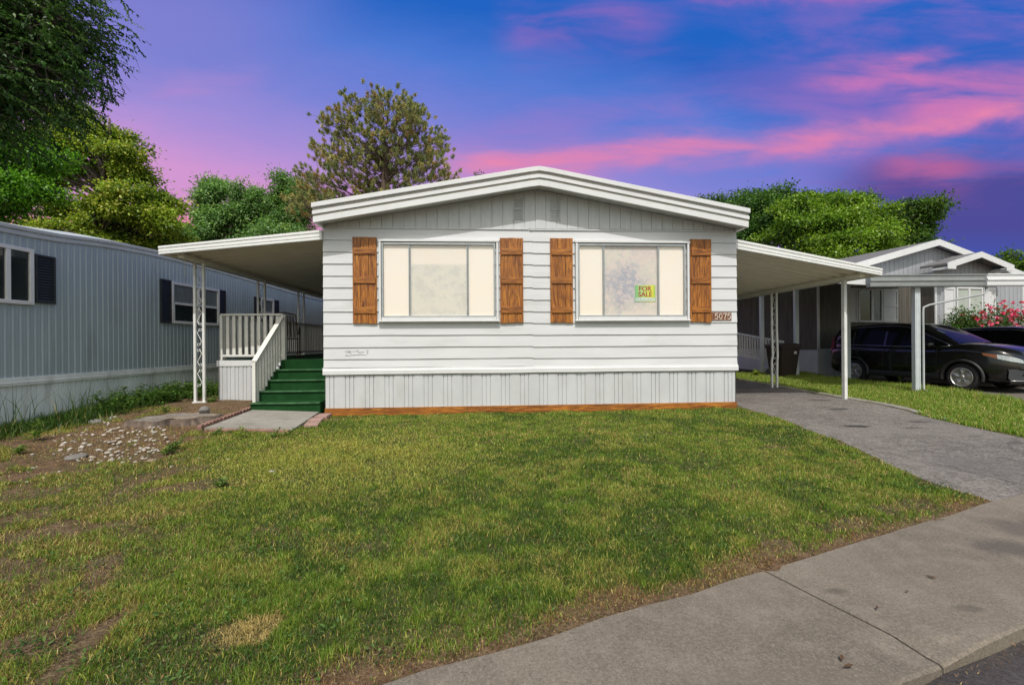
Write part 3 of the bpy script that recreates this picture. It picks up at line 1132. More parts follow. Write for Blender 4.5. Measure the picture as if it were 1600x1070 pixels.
LAWN_OUT = []
for (y0, y1, dens, wk) in ((1.3, 2.6, 42000, 0.8), (2.6, 3.8, 25000, 1.0), (3.8, 5.4, 14500, 1.35), (5.4, 8.2, 8600, 1.9)):
    x, y = scatter(-8.2, 4.6, y0, y1, dens)
    k = (walk_s(x, y) < rng.normal(-0.03, 0.03, len(x))) & in_view(x, y) & (y < 7.95 + 0.057 * (x + 3.2))
    x, y = x[k], y[k]
    s_ = walk_s(x, y)
    k = ~in_poly(x, y, DRIVE)
    dd = poly_dist(x, y, DRIVE)
    pin = in_poly(x, y, PAD)
    k &= ~pin
    x, y, s_, dd = x[k], y[k], s_[k], dd[k]
    nb = vnoise(x, y, 0.9, 1)
    nm = vnoise(x, y, 0.28, 2)
    nf = vnoise(x, y, 0.09, 5, 2)
    # thin, weedy left part of the lawn
    aa = x + 0.55 * (y - 1.8) + 1.55
    left = sstep(aa + (nb - 0.5) * 1.6, 0.35, -0.5)
    soil = in_poly(x, y, SOIL)
    sd = poly_dist(x, y, SOIL)
    soilk = np.where(soil, 1.0, sstep(sd, 0.45, 0.0) * 0.75) * sstep(nm, 0.62, 0.42)
    soilk = np.where(soil & (sd > 0.25), np.maximum(soilk, 0.94), soilk)
    bare = sstep(ell(x, y, -1.79, 1.95, 0.33, 0.075, R(100)) + (nm - 0.5) * 1.2, 1.1, 0.6)
    bare = np.maximum(bare, 0.9 * sstep(ell(x, y, -2.25, 2.45, 0.5, 0.12, R(125)) + (nm - 0.5) * 1.6, 1.0, 0.5))
    for (cx, cy, rx, ry, an, amt) in ((3.0, 3.45, 0.5, 0.10, R(24), 0.8), (3.1, 5.3, 0.22, 0.12, 0, 0.8), (3.45, 4.6, 0.25, 0.1, R(60), 0.7), (2.3, 3.1, 0.25, 0.08, R(24), 0.75),
                                      (1.55, 2.75, 0.16, 0.07, R(24), 0.8), (-3.0, 7.45, 0.35, 0.18, 0, 0.85), (-2.5, 7.65, 0.4, 0.10, 0, 0.7), (2.85, 4.15, 0.2, 0.09, 0, 0.6),
                                      (-0.62, 1.75, 0.2, 0.08, R(24), 0.7), (-2.7, 4.0, 0.5, 0.15, R(20), 0.7), (-2.6, 3.3, 0.5, 0.12, R(30), 0.6), (-3.3, 3.0, 0.4, 0.12, R(40), 0.7),
                                      (-1.0, 2.75, 0.3, 0.07, R(10), 0.45), (-1.55, 3.0, 0.25, 0.08, R(-10), 0.55)):
        bare = np.maximum(bare, amt * sstep(ell(x, y, cx, cy, rx, ry, an) + (nm - 0.5) * 1.5, 1.1, 0.55))
    edge = sstep(s_ + (nm - 0.5) * 0.30, -0.17, -0.02)
    edge2 = sstep(dd + (nm - 0.5) * 0.25, 0.14, 0.0)
    D = 1.0 - 0.68 * left * sstep(nm, 0.68, 0.38) - 0.18 * left
    D *= (1 - soilk) * (1 - bare) * (1 - 0.45 * edge) * (1 - 0.5 * edge2)
    D *= 0.62 + 0.38 * sstep(nm, 0.32, 0.52)
    k = rng.random(len(x)) < D
    x, y, s_, nb, nm, nf, left, edge, edge2, bare = (q[k] for q in (x, y, s_, nb, nm, nf, left, edge, edge2, bare))
    n = len(x)
    straw = sstep(ell(x, y, -1.17, 2.0, 0.15, 0.12, R(20)) + (nf - 0.5) * 0.9, 1.15, 0.7)
    # colours: fresh green, darker tussocks, yellowed tips and dead straw
    yel = sstep(ell(x, y, -1.9, 5.0, 1.7, 1.6) + (nm - 0.5), 1.2, 0.4) * 0.55
    ptw = np.clip(0.035 + 0.62 * edge + 0.28 * edge2 + 0.20 * left + 0.9 * straw + 0.5 * bare + 0.22 * sstep(nm, 0.52, 0.7) + 0.12 * sstep(nb, 0.5, 0.7), 0, 0.97)
    u1 = rng.random(n)
    u2 = rng.random(n)
    wmix = np.clip(sstep(nb * 0.35 + nm * 0.3 + nf * 0.35, 0.40, 0.60), 0, 1)[:, None]
    C = np.array(DGREEN) * (1 - wmix) + np.array(GREEN) * wmix
    isy = (u2 < 0.11 + yel + 0.18 * sstep(nm, 0.5, 0.66))[:, None]
    C = np.where(isy, np.array(YGREEN), C)
    isst = (u1 < ptw)[:, None]
    C = np.where(isst, np.where((u2 < 0.55 - 0.35 * edge)[:, None] | (straw > 0.4)[:, None], np.array(STRAW), np.array(BROWN)), C)
    C = np.clip(C * (1 + rng.normal(0, 0.26, (n, 1))), 0.01, 0.8)
    H = rng.uniform(0.018, 0.044, n) * (0.72 + 0.5 * nm + 0.35 * sstep(nf, 0.5, 0.7)) * (1 - 0.45 * edge) * (1 - 0.25 * straw)
    Wd = rng.uniform(0.0025, 0.0048, n) * wk
    lean = rng.uniform(0.15, 1.05, n) * (1 + 0.4 * isst[:, 0])
    zz = gz(x, y) + (vnoise(x, y, 0.5, 3) - 0.5) * 0.05 + (vnoise(x, y, 0.16, 9) - 0.5) * 0.02 - 0.012 * sstep(s_, -0.3, 0.0) - 0.004
    LAWN_OUT.append((np.stack([x, y, zz], 1), H, Wd, C, lean))
cat_ = [np.concatenate([q[i] for q in LAWN_OUT]) for i in range(5)]
blades('lawn_grass', cat_[0], cat_[1], cat_[2], cat_[3], cat_[4], 'short patchy green lawn with straw coloured dry spots')
print('lawn blades', len(cat_[0]))

# rough strip between the two driveways
x, y = scatter(6.4, 10.2, 5.0, 16.0, 3800)
k = ~in_poly(x, y, DRIVE) & ~in_poly(x, y, NDRIVE) & in_view(x, y, 0.5) & (walk_s(x, y) < -0.05)
nm = vnoise(x, y, 0.4, 12)
k &= (x > 6.85) | (y < 7.5)
k &= rng.random(len(x)) < (0.45 + 0.55 * sstep(nm, 0.3, 0.55))
x, y, nm = x[k], y[k], nm[k]
n = len(x)
tall = sstep(x, 8.3, 9.6)
H = rng.uniform(0.04, 0.085, n) * (0.8 + 0.6 * nm) * (1 + 0.9 * tall)
Wd = rng.uniform(0.007, 0.012, n)
C = palette(n, [srgb(104, 142, 40), srgb(140, 160, 62), srgb(176, 176, 96), srgb(190, 170, 110)], [4, 3, 1.6, 1.0], 0.18)
zz = gz(x, y) + (vnoise(x, y, 0.5, 3) - 0.5) * 0.05 - 0.004
blades('verge_grass', np.stack([x, y, zz], 1), H, Wd, C, rng.uniform(0.1, 0.9, n), 'brighter longer grass strip between the two driveways')

# tall grass along the grey mobile home
x, y = scatter(-7.35, -5.9, 5.6, 11.5, 5200)
wallx = -7.27 + 0.025 * (y - 6.46)
dw = x - wallx
nm = vnoise(x, y, 0.35, 31)
k = (dw > 0.02) & (rng.random(len(x)) < sstep(dw, 1.05, 0.35) * (0.35 + 0.65 * sstep(nm, 0.35, 0.55))) & (np.hypot(x - sx0, y - sy0) > 0.62)
x, y, nm, dw = x[k], y[k], nm[k], dw[k]
n = len(x)
H = rng.uniform(0.07, 0.2, n) * (0.7 + 0.7 * nm)
tallk = rng.random(n) < 0.02
H = np.where(tallk, rng.uniform(0.35, 0.75, n) * sstep(y, 10.5, 6.5), H)
Wd = rng.uniform(0.006, 0.012, n)
C = palette(n, [srgb(44, 74, 26), srgb(62, 92, 32), srgb(88, 112, 46), srgb(150, 142, 88)], [4, 4, 2, 0.6], 0.2)
blades('tall_grass', np.stack([x, y, gz(x, y) - 0.01], 1), H, Wd, C, rng.uniform(0.05, 0.7, n), 'tall uncut grass growing along the skirting of the grey home')

# dead grass and twigs on the soil and in the gutter
n = 9000
x = rng.normal(-5.0, 0.85, n)
y = rng.normal(6.1, 1.1, n)
t = rng.uniform(-1.2, 3.5, 900)
s_ = WW + rng.normal(0.04, 0.02, 900) + np.clip((t - JT) / 0.9, 0, 1) * 0.055
gx_ = LP[0] + LD[0] * t + LD[1] * s_
gy_ = LP[1] + LD[1] * t - LD[0] * s_
zg = np.concatenate([gz(x, y) + 0.008, np.full(900, -0.052)])
xx = np.concatenate([x, gx_])
yy_ = np.concatenate([y, gy_])
k = ~in_poly(xx, yy_, PAD) & (xx > -6.7)
xx, yy_, zg = xx[k], yy_[k], zg[k]
n = len(xx)
blades('dry_litter', np.stack([xx, yy_, zg], 1), np.where(np.arange(n) > n - 880, rng.uniform(0.008, 0.026, n), rng.uniform(0.012, 0.05, n)), rng.uniform(0.002, 0.005, n) * np.where(np.arange(n) > n - 880, 0.6, 1.0),
       palette(n, [STRAW, BROWN, srgb(176, 130, 84), srgb(110, 82, 56)], [2, 3, 1.4, 2], 0.2), rng.uniform(1.1, 1.6, n), 'dry grass litter lying on bare soil and in the gutter', bend=0.05)

# ------------------------------------------------------------------ weeds
M_weed = leaf_mat('weed leaf', 0.3, 0.45)


def rosette_leaves(cx, cy, cz, n, L, W, up, cols):
    a = rng.uniform(0, 2 * np.pi, n)
    e = rng.uniform(up[0], up[1], n)
    D = np.stack([np.cos(a) * np.cos(e), np.sin(a) * np.cos(e), np.sin(e)], 1)
    N = np.stack([-np.cos(a) * np.sin(e), -np.sin(a) * np.sin(e), np.cos(e)], 1)
    P = np.tile([cx, cy, cz], (n, 1))
    return leaf_arrays(P, D, N, rng.uniform(*L, n), rng.uniform(*W, n), palette(n, cols), droop=0.15)


def join(parts):
    v, q, c = [], [], []
    o = 0
    for a, b_, d in parts:
        v.append(a)
        q.append(b_ + o)
        c.append(d)
        o += len(a)
    return np.concatenate(v), np.concatenate(q), np.concatenate(c)


def stalk_weed(x, y, h, nl, L, W, cols, label, stems=1, spread=0.05, group=None):
    z = gz1(x, y) - 0.01
    E = T(x, y, z)
    t_ = thing('weed_plant', label, 'weed', E, group)
    parts = []
    ms = MB()
    for s_ in range(stems):
        a = rng.uniform(0, 6.28)
        hx, hy = math.cos(a) * spread, math.sin(a) * spread
        hh = h * rng.uniform(0.7, 1.0)
        pts = [(x + hx * f, y + hy * f, z + hh * f) for f in (0, 0.35, 0.7, 1.0)]
        ms.tube(pts, [0.005, 0.004, 0.003, 0.002], 5)
        f = np.sort(rng.uniform(0.1, 1.0, nl))
        an = np.arange(nl) * 2.4 + rng.uniform(0, 6)
        e = rng.uniform(0.1, 0.7, nl) + f * 0.3
        D = np.stack([np.cos(an) * np.cos(e), np.sin(an) * np.cos(e), np.sin(e)], 1)
        N = np.stack([-np.cos(an) * np.sin(e), -np.sin(an) * np.sin(e), np.cos(e)], 1)
        P = np.stack([x + hx * f, y + hy * f, z + hh * f], 1)
        parts.append(leaf_arrays(P, D, N, rng.uniform(*L, nl) * (1.15 - 0.6 * f), rng.uniform(*W, nl) * (1.1 - 0.5 * f), palette(nl, cols), droop=0.2))
    v, q, c = join(parts)
    np_mesh('foliage', v, q, c, M_weed, t_)
    ms.build('stem', mat('weed stem', (0.09, 0.12, 0.04), 0.7), t_)
    return t_


WG = [srgb(74, 104, 44), srgb(100, 130, 60), srgb(132, 152, 84)]


def gp(px, py, z=0.05):
    Zd = (CAM_H - z) / ((py + ROLL * (px - 800) - 535) / F)
    return (px - 800) / F * Zd, Zd


for (px, py, h, nl, L, W, st, lab) in (
        (52, 690, 0.30, 34, (0.08, 0.16), (0.03, 0.05), 1, 'tall pale woolly weed in front of the grey home skirting'),
        (28, 706, 0.12, 18, (0.07, 0.13), (0.025, 0.04), 2, 'low leafy weed left of the tall woolly weed'),
        (390, 627, 0.20, 16, (0.07, 0.11), (0.02, 0.035), 2, 'leafy weed growing against the white deck skirting'),
        (373, 681, 0.16, 14, (0.05, 0.08), (0.02, 0.03), 2, 'small yellowish weed standing upright before the red edging block'),
        (424, 681, 0.16, 14, (0.06, 0.1), (0.012, 0.02), 4, 'sprawling narrow leaved weed at the front corner of the slab'),
        (447, 677, 0.13, 12, (0.05, 0.09), (0.012, 0.02), 4, 'sprawling narrow leaved weed by the pink pavers'),
        (333, 678, 0.10, 14, (0.05, 0.08), (0.02, 0.03), 3, 'low weed beside the scalloped edging corner'),
        (258, 706, 0.14, 20, (0.05, 0.09), (0.02, 0.03), 4, 'bushy weed between the stump and the lawn'),
        (272, 700, 0.16, 18, (0.05, 0.09), (0.02, 0.03), 3, 'taller weed just right of the bushy weed by the stump'),
        (257, 652, 0.16, 14, (0.05, 0.08), (0.02, 0.03), 2, 'thin weed sprouting beside the tree stump'),
        (330, 640, 0.14, 18, (0.06, 0.1), (0.02, 0.035), 4, 'green weed on the soil left of the scalloped edging'),
        (1221, 752, 0.17, 10, (0.03, 0.06), (0.01, 0.015), 2, 'thin seeding weed standing up in the right part of the lawn'),
        (340, 752, 0.07, 22, (0.06, 0.10), (0.03, 0.045), 1, 'broad leaved plantain weed in the lawn'),
        (1404, 598, 0.30, 12, (0.06, 0.1), (0.03, 0.045), 2, 'tall yellow green weed in front of the black car'),
        (1180, 590, 0.22, 16, (0.12, 0.2), (0.05, 0.08), 3, 'broad leaved yellow green weed by the ramp railing')):
    x, y = gp(px, py, 0.09 if px > 1150 and py < 640 else 0.05)
    stalk_weed(x, y, h, nl, L, W, WG if 'yellow' not in lab else [srgb(150, 165, 70), srgb(120, 145, 50)], lab, st, 0.05 if st < 3 else 0.1)

# dense weeds under the awning post: one mass
parts = []
for k in range(430):
    x = rng.uniform(-7.1, -5.6)
    y = rng.uniform(7.4, 10.6)
    if rng.random() > sstep(x + 7.25, 1.5, 0.4):
        continue
    z = gz1(x, y)
    h = rng.uniform(0.08, 0.36)
    nl = 18
    f = rng.uniform(0.2, 1, nl)
    an = rng.uniform(0, 6.28, nl)
    e = rng.uniform(-0.1, 0.8, nl)
    D = np.stack([np.cos(an) * np.cos(e), np.sin(an) * np.cos(e), np.sin(e)], 1)
    N = np.stack([-np.cos(an) * np.sin(e), -np.sin(an) * np.sin(e), np.cos(e)], 1)
    P = np.stack([x + rng.normal(0, 0.03, nl), y + rng.normal(0, 0.03, nl), z + h * f], 1)
    parts.append(leaf_arrays(P, D, N, rng.uniform(0.05, 0.11, nl), rng.uniform(0.02, 0.045, nl), palette(nl, [srgb(54, 84, 34), srgb(76, 108, 46), srgb(104, 130, 64)]), droop=0.2))
v, q, c = join(parts)
tag(np_mesh('weed_patch', v, q, c, M_weed), 'thick green weeds round the foot of the left awning post', 'weeds', kind='stuff')
# small broadleaf weeds and clover spread through the lawn
parts = []
for k in range(1500):
    y = rng.uniform(1.6, 7.4)
    x = rng.uniform(-1.15 * y, min(1.15 * y, 4.0))
    if walk_s(np.array(x), np.array(y)) > -0.08 or in_poly(np.array([x]), np.array([y]), DRIVE)[0] or in_poly(np.array([x]), np.array([y]), PAD)[0]:
        continue
    pv = float(vnoise(np.array(x), np.array(y), 0.8, 77))
    w = 0.22 + 0.5 * (x < -1.2) + 0.5 * (x > 2.3)
    if rng.random() > w * (1.6 if pv > 0.5 else 0.5) or (in_poly(np.array([x]), np.array([y]), SOIL)[0] and rng.random() < 0.75):
        continue
    nl = int(rng.integers(7, 16))
    z = gz1(x, y) + 0.008
    r_ = rng.uniform(0.02, 0.06)
    an = rng.uniform(0, 6.28, nl)
    rr = r_ * np.sqrt(rng.random(nl)) * 1.6
    e = rng.uniform(-0.1, 0.7, nl)
    D = np.stack([np.cos(an) * np.cos(e), np.sin(an) * np.cos(e), np.sin(e)], 1)
    N = np.stack([-np.cos(an) * np.sin(e), -np.sin(an) * np.sin(e), np.cos(e)], 1)
    P = np.stack([x + np.cos(an) * rr, y + np.sin(an) * rr, z + rng.uniform(0.0, 0.035, nl)], 1)
    parts.append(leaf_arrays(P, D, N, rng.uniform(0.014, 0.034, nl), rng.uniform(0.007, 0.015, nl), palette(nl, [srgb(60, 88, 40), srgb(84, 112, 52), srgb(104, 128, 66)]), droop=0.1))
v, q, c = join(parts)
tag(np_mesh('clover', v, q, c, M_weed), 'low clover and broad leaved weeds mixed into the lawn', 'weeds', kind='stuff')
# ------------------------------------------------------------------ the white double-wide home
M_white = mat('white painted siding', (0.61, 0.615, 0.63), 0.55, 0.035, 2.5, bump=0.12, bscale=25, stretch=(0.4, 1, 2.5), dirt=(0.43, 0.43, 0.42), dirt_amt=0.55, dirt_scale=1.8)
M_white2 = mat('white painted trim', (0.665, 0.67, 0.68), 0.5, 0.03, 4, dirt=(0.5, 0.5, 0.48), dirt_amt=0.3, dirt_scale=3)
M_skirt = mat('white metal skirting', (0.54, 0.55, 0.565), 0.5, 0.05, 3, dirt=(0.45, 0.44, 0.42), dirt_amt=0.5, dirt_scale=2.5, stretch=(1, 1, 0.5))
M_gable = mat('grey white gable boards', (0.55, 0.565, 0.58), 0.65, 0.05, 5, stretch=(3, 1, 0.6))
M_taupe = mat('shadow channel metal', (0.42, 0.40, 0.37), 0.6, 0.08, 5)  # recess bands darker than the tiers, part of their shade in the colour
M_roofm = mat('white roof coating', (0.62, 0.62, 0.60), 0.7, 0.08, 2)
M_alu = mat('window aluminium', (0.36, 0.38, 0.39), 0.4, 0.08, 8, metal=0.35)
M_vent = mat('grey vent grille', (0.47, 0.49, 0.50), 0.6, 0.08, 10)


def wood_mat(name, horizontal):
    m = bpy.data.materials.new(name)
    m.use_nodes = True
    nt = NT(m.node_tree)
    b = m.node_tree.nodes['Principled BSDF']
    tc = nt.node('ShaderNodeTexCoord').outputs['Object']
    v = nt.scaled(tc, (1.2, 6, 14) if horizontal else (14, 6, 1.2))
    v2 = nt.scaled(tc, (3, 30, 60) if horizontal else (60, 30, 3))
    g = nt.noise(v, 1.7, 7, 0.66, 1.2)
    g2 = nt.noise(v2, 2.0, 4, 0.6, 0.4)
    big = nt.noise(tc, 2.4, 3)
    c = nt.ramp(g, [(0.32, (0.085, 0.024, 0.006)), (0.44, (0.27, 0.086, 0.012)), (0.56, (0.45, 0.165, 0.02)), (0.70, (0.58, 0.25, 0.04))])
    c = nt.mix(nt.mul(nt.mr(g2, 0.48, 0.62), 0.75), c, (0.06, 0.018, 0.006))
    c = nt.mix(nt.mul(nt.mr(big, 0.4, 0.7), 0.35), c, (0.19, 0.06, 0.012))
    nt.set(b.inputs['Base Color'], c)
    b.inputs['Roughness'].default_value = 0.5
    bp = nt.node('ShaderNodeBump')
    bp.inputs['Strength'].default_value = 0.5
    bp.inputs['Distance'].default_value = 0.004
    nt.set(bp.inputs['Height'], g2)
    nt.set(b.inputs['Normal'], bp.outputs[0])
    return m


M_wood_v = wood_mat('stained shutter planks', False)
M_wood_h = wood_mat('stained crossboards', True)
M_base = wood_mat('stained baseboard', True)

WID = 7.30
house = thing('mobile_home', 'white double-wide mobile home with lap siding, brown wooden shutters and two bright windows', 'mobile home', HM)


def wob(u, k, a=0.002):
    return a * (math.sin(u * 1.7 + k * 2.1) + 0.6 * math.sin(u * 4.3 + k * 5.3))


mb = MB()
laps = [0.976 + 0.206 * k for k in range(11)]       # lower edges of the boards
SEAM = 3.604
for half, (u0, u1, dz) in enumerate(((-0.022, SEAM, 0.003), (SEAM, WID + 0.022, -0.008))):
    vo = -0.004 if half else 0.0
    for k, z0 in enumerate([0.83] + laps):
        z1 = z0 + (0.146 if k == 0 else 0.206)
        if k == 11:
            z1 = 3.245
        n = 26
        rows = []
        for j in range(n + 1):
            u = u0 + (u1 - u0) * j / n
            w0 = wob(u, k + half * 3)
            w1 = wob(u, k + 1 + half * 3)
            lip = -0.022 + vo + wob(u, k * 3 + 7, 0.0012)
            rows.append([(u, 0.02, z0 + dz + w0 + 0.002), (u, lip, z0 + dz + w0), (u, lip + 0.001, z0 + dz + w0 + 0.008), (u, -0.004 + vo, z1 + dz + w1 + 0.004), (u, 0.02, z1 + dz + w1 + 0.004)])
        mb.sheet(rows, None)
        mb.face(list(reversed(rows[0])))
        mb.face(rows[-1])
# side and rear walls with the same laps
for side in (0, 1):
    for z0 in [0.83] + laps[:-1]:
        uo = -0.02 if side == 0 else WID + 0.02
        ui = 0.0 if side == 0 else WID
        P = [(uo, 0.0, z0), (ui + (-0.003 if side == 0 else 0.003), 0.0, z0 + 0.206)]
        Q = [(uo, 14.0, z0), (ui + (-0.003 if side == 0 else 0.003), 14.0, z0 + 0.206)]
        mb.face([P[0], Q[0], Q[1], P[1]])
        mb.face([P[0], Q[0], (ui, 14.0, z0), (ui, 0.0, z0)])
mb.box((0.0, 0.022, 0.72), (WID, 14.0, 3.22))
mb.build('wall', M_white, house, HM)


def roof_z(u):
    """top line of the front edge of the roof"""
    if u < 3.53:
        return 3.566 + (4.205 - 3.566) * (u + 0.068) / (3.53 + 0.068)
    if u < 3.86:
        return 4.205 + 0.022 * (1 - abs(u - 3.695) / 0.165)
    return 4.205 + (3.548 - 4.205) * (u - 3.86) / (7.36 - 3.86)


US = [-0.07, 3.53, 3.695, 3.86, 7.36]
# gable boards
mb = MB()
u = 0.03
while u < WID - 0.03:
    u2 = min(u + 0.183, WID - 0.02)
    zt0, zt1 = roof_z(u) - 0.29, roof_z(u2) - 0.29
    if zt0 > 3.262 and zt1 > 3.262:
        poly = [(u, 3.26), (u2, 3.26), (u2, zt1), (u, zt0)]
        mb.prism(poly, 1, -0.016 - 0.003 * math.sin(u * 9), 0.02)
    u = u2 + 0.008
mb.prism([(0.0, 3.221)] + [(max(0.0, min(WID, q)), roof_z(q) - 0.25) for q in US] + [(WID, 3.221)], 1, 0.0, 0.03)
mb.box((-0.02, -0.026, 3.236), (SEAM - 0.07, -0.0, 3.258))
mb.box((SEAM - 0.06, -0.031, 3.226), (WID + 0.02, -0.0, 3.249))
mb.build('gable', M_gable, house, HM)
for u0, z0 in ((3.262, 3.40), (3.922, 3.395)):
    mb = MB()
    w, h = 0.185, 0.40
    mb.box((u0, -0.028, z0), (u0 + 0.018, -0.010, z0 + h))
    mb.box((u0 + w - 0.018, -0.028, z0), (u0 + w, -0.010, z0 + h))
    mb.box((u0 + 0.0185, -0.027, z0 + h / 2 - 0.008), (u0 + w - 0.0185, -0.010, z0 + h / 2 + 0.008))
    for k in range(14):
        zz = z0 + 0.012 + k * (h - 0.02) / 14
        if abs(zz - (z0 + h / 2)) < 0.02:
            continue
        mb.prism([(-0.012, zz + 0.018), (-0.024, zz), (-0.021, zz - 0.002), (-0.010, zz + 0.016)], 0, u0 + 0.019, u0 + w - 0.019)
    mb.build('vent', M_vent, house, HM)
# roof with its stepped metal edge
mb = MB()
mb.prism([(q, roof_z(q) - 0.012) for q in US] + [(q, roof_z(q) - 0.20) for q in reversed(US)], 1, -0.325, 14.3)
mb.build('roof', M_roofm, house, HM)


def tier(a, b, v0, v1, ext=0.0):
    mb = MB()
    top = [(q + (-ext if q < 0 else ext if q > 7 else 0), roof_z(q) - a) for q in US]
    bot = [(q + (-ext if q < 0 else ext if q > 7 else 0), roof_z(q) - b) for q in US]
    for k in range(len(US) - 1):
        mb.prism([top[k], top[k + 1], bot[k + 1], bot[k]], 1, v0, v1)
    # return along the eaves
    for s_ in (0, -1):
        u0 = top[s_][0]
        uu = (u0, u0 + 0.06) if s_ == 0 else (u0 - 0.06, u0)
        mb.box((uu[0], v1 + 0.001, bot[s_][1]), (uu[1], 14.3, top[s_][1]))
    return mb


fm = tier(0.0, 0.075, -0.378, -0.326, 0.012)
m2 = tier(0.128, 0.188, -0.362, -0.326, 0.004)
m3 = tier(0.226, 0.32, -0.352, -0.300, -0.006)
for q in (m2, m3):
    i = len(fm.v)
    fm.v += q.v
    fm.f += [tuple(i + k for k in f) for f in q.f]
fm.build('fascia', M_white2, house, HM, bevel=0.003)
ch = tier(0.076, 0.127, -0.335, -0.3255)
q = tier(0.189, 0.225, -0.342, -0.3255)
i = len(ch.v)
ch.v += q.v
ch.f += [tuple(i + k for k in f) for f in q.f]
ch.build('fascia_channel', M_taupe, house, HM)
mb = MB()
for k in range(len(US) - 1):
    a_, b_ = max(-0.06, US[k]), min(7.35, US[k + 1])
    mb.prism([(a_, roof_z(a_) - 0.262), (b_, roof_z(b_) - 0.262), (b_, roof_z(b_) - 0.275), (a_, roof_z(a_) - 0.275)], 1, -0.299, -0.001)
mb.build('soffit', M_gable, house, HM)

# skirting, its trim and the stained base board
mb = MB()
n = 26
rows = []
for j in range(n + 1):
    u = -0.03 + (WID + 0.06) * j / n
    w = wob(u, 2, 0.002) + (0.004 if u > SEAM else 0)
    rows.append([(u, 0.03, 0.712 + w), (u, -0.03, 0.712 + w), (u, -0.044, 0.718 + w), (u, -0.046, 0.786 + w), (u, -0.034, 0.80 + w), (u, -0.030, 0.826 + w), (u, 0.02, 0.832 + w)])
mb.sheet(rows, None)
mb.face(list(reversed(rows[0])))
mb.face(rows[-1])
mb.box((-0.045, 0.0, 0.712), (-0.021, 14, 0.83))
mb.box((WID + 0.021, 0.0, 0.712), (WID + 0.045, 14, 0.83))
mb.build('skirting_trim', M_white2, house, HM)
mb = MB()
P_ = 0.337
prof = []
u = 0.0
while u < WID:
    for a, v in ((0.0, 0.0), (0.003, 0.016), (0.008, 0.016), (0.011, 0.0), (0.071, 0.0), (0.074, 0.016), (0.079, 0.016), (0.082, 0.0), (0.142, -0.004), (0.145, 0.016), (0.150, 0.016), (0.153, 0.0),
                 (0.20, -0.007), (0.30, -0.007)):
        if u + a <= WID:
            prof.append((u + a, v - 0.008 + 0.003 * math.sin((u + a) * 3.1)))
    u += P_
mb.sheet([[(a, v, 0.10) for a, v in prof], [(a, v, 0.40) for a, v in prof], [(a, v, 0.700) for a, v in prof]], None)
mb.face([(0, -0.004, 0.10), (0, 14, 0.0), (0, 14, 0.71), (0, -0.004, 0.70)])
mb.face([(WID, -0.004, 0.10), (WID, 14, 0.0), (WID, 14, 0.71), (WID, -0.004, 0.70)])
mb.box((0.012, 0.03, 0.0), (WID - 0.012, 13.9, 0.715))
mb.build('skirting', M_skirt, house, HM)
mb = MB()
mb.face  # board tapers with the rising ground
for (u0, u1) in ((0.0, 2.44), (2.443, 4.88), (4.883, WID)):
    z0, z1 = -0.03, -0.02
    t0, t1 = 0.136 + 0.012 * u0 / WID, 0.136 + 0.012 * u1 / WID
    P = [(u0, -0.040, z0), (u1, -0.040, z1), (u1, -0.040, t1), (u0, -0.040, t0)]
    Q = [(a, -0.012, c_) for a, b_, c_ in P]
    mb.face(P)
    mb.face(list(reversed(Q)))
    for k in range(4):
        mb.face([P[k], Q[k], Q[(k + 1) % 4], P[(k + 1) % 4]])
mb.build('base_board', M_base, house, HM)

# windows
M_glass = bpy.data.materials.new('window glass')
M_glass.use_nodes = True
nt = NT(M_glass.node_tree)
nt.n.clear()
o_ = nt.node('ShaderNodeOutputMaterial')
tr = nt.node('ShaderNodeBsdfTransparent')
gl = nt.node('ShaderNodeBsdfGlossy')
gl.inputs['Roughness'].default_value = 0.02
lw = nt.node('ShaderNodeLayerWeight')
fac_ = nt.add(nt.mul(nt.m('POWER', lw.outputs['Facing'], 4.0), 0.5), 0.035)
mx = nt.node('ShaderNodeMixShader')
nt.l.new(fac_, mx.inputs[0])
nt.l.new(tr.outputs[0], mx.inputs[1])
nt.l.new(gl.outputs[0], mx.inputs[2])
nt.l.new(mx.outputs[0], o_.inputs['Surface'])


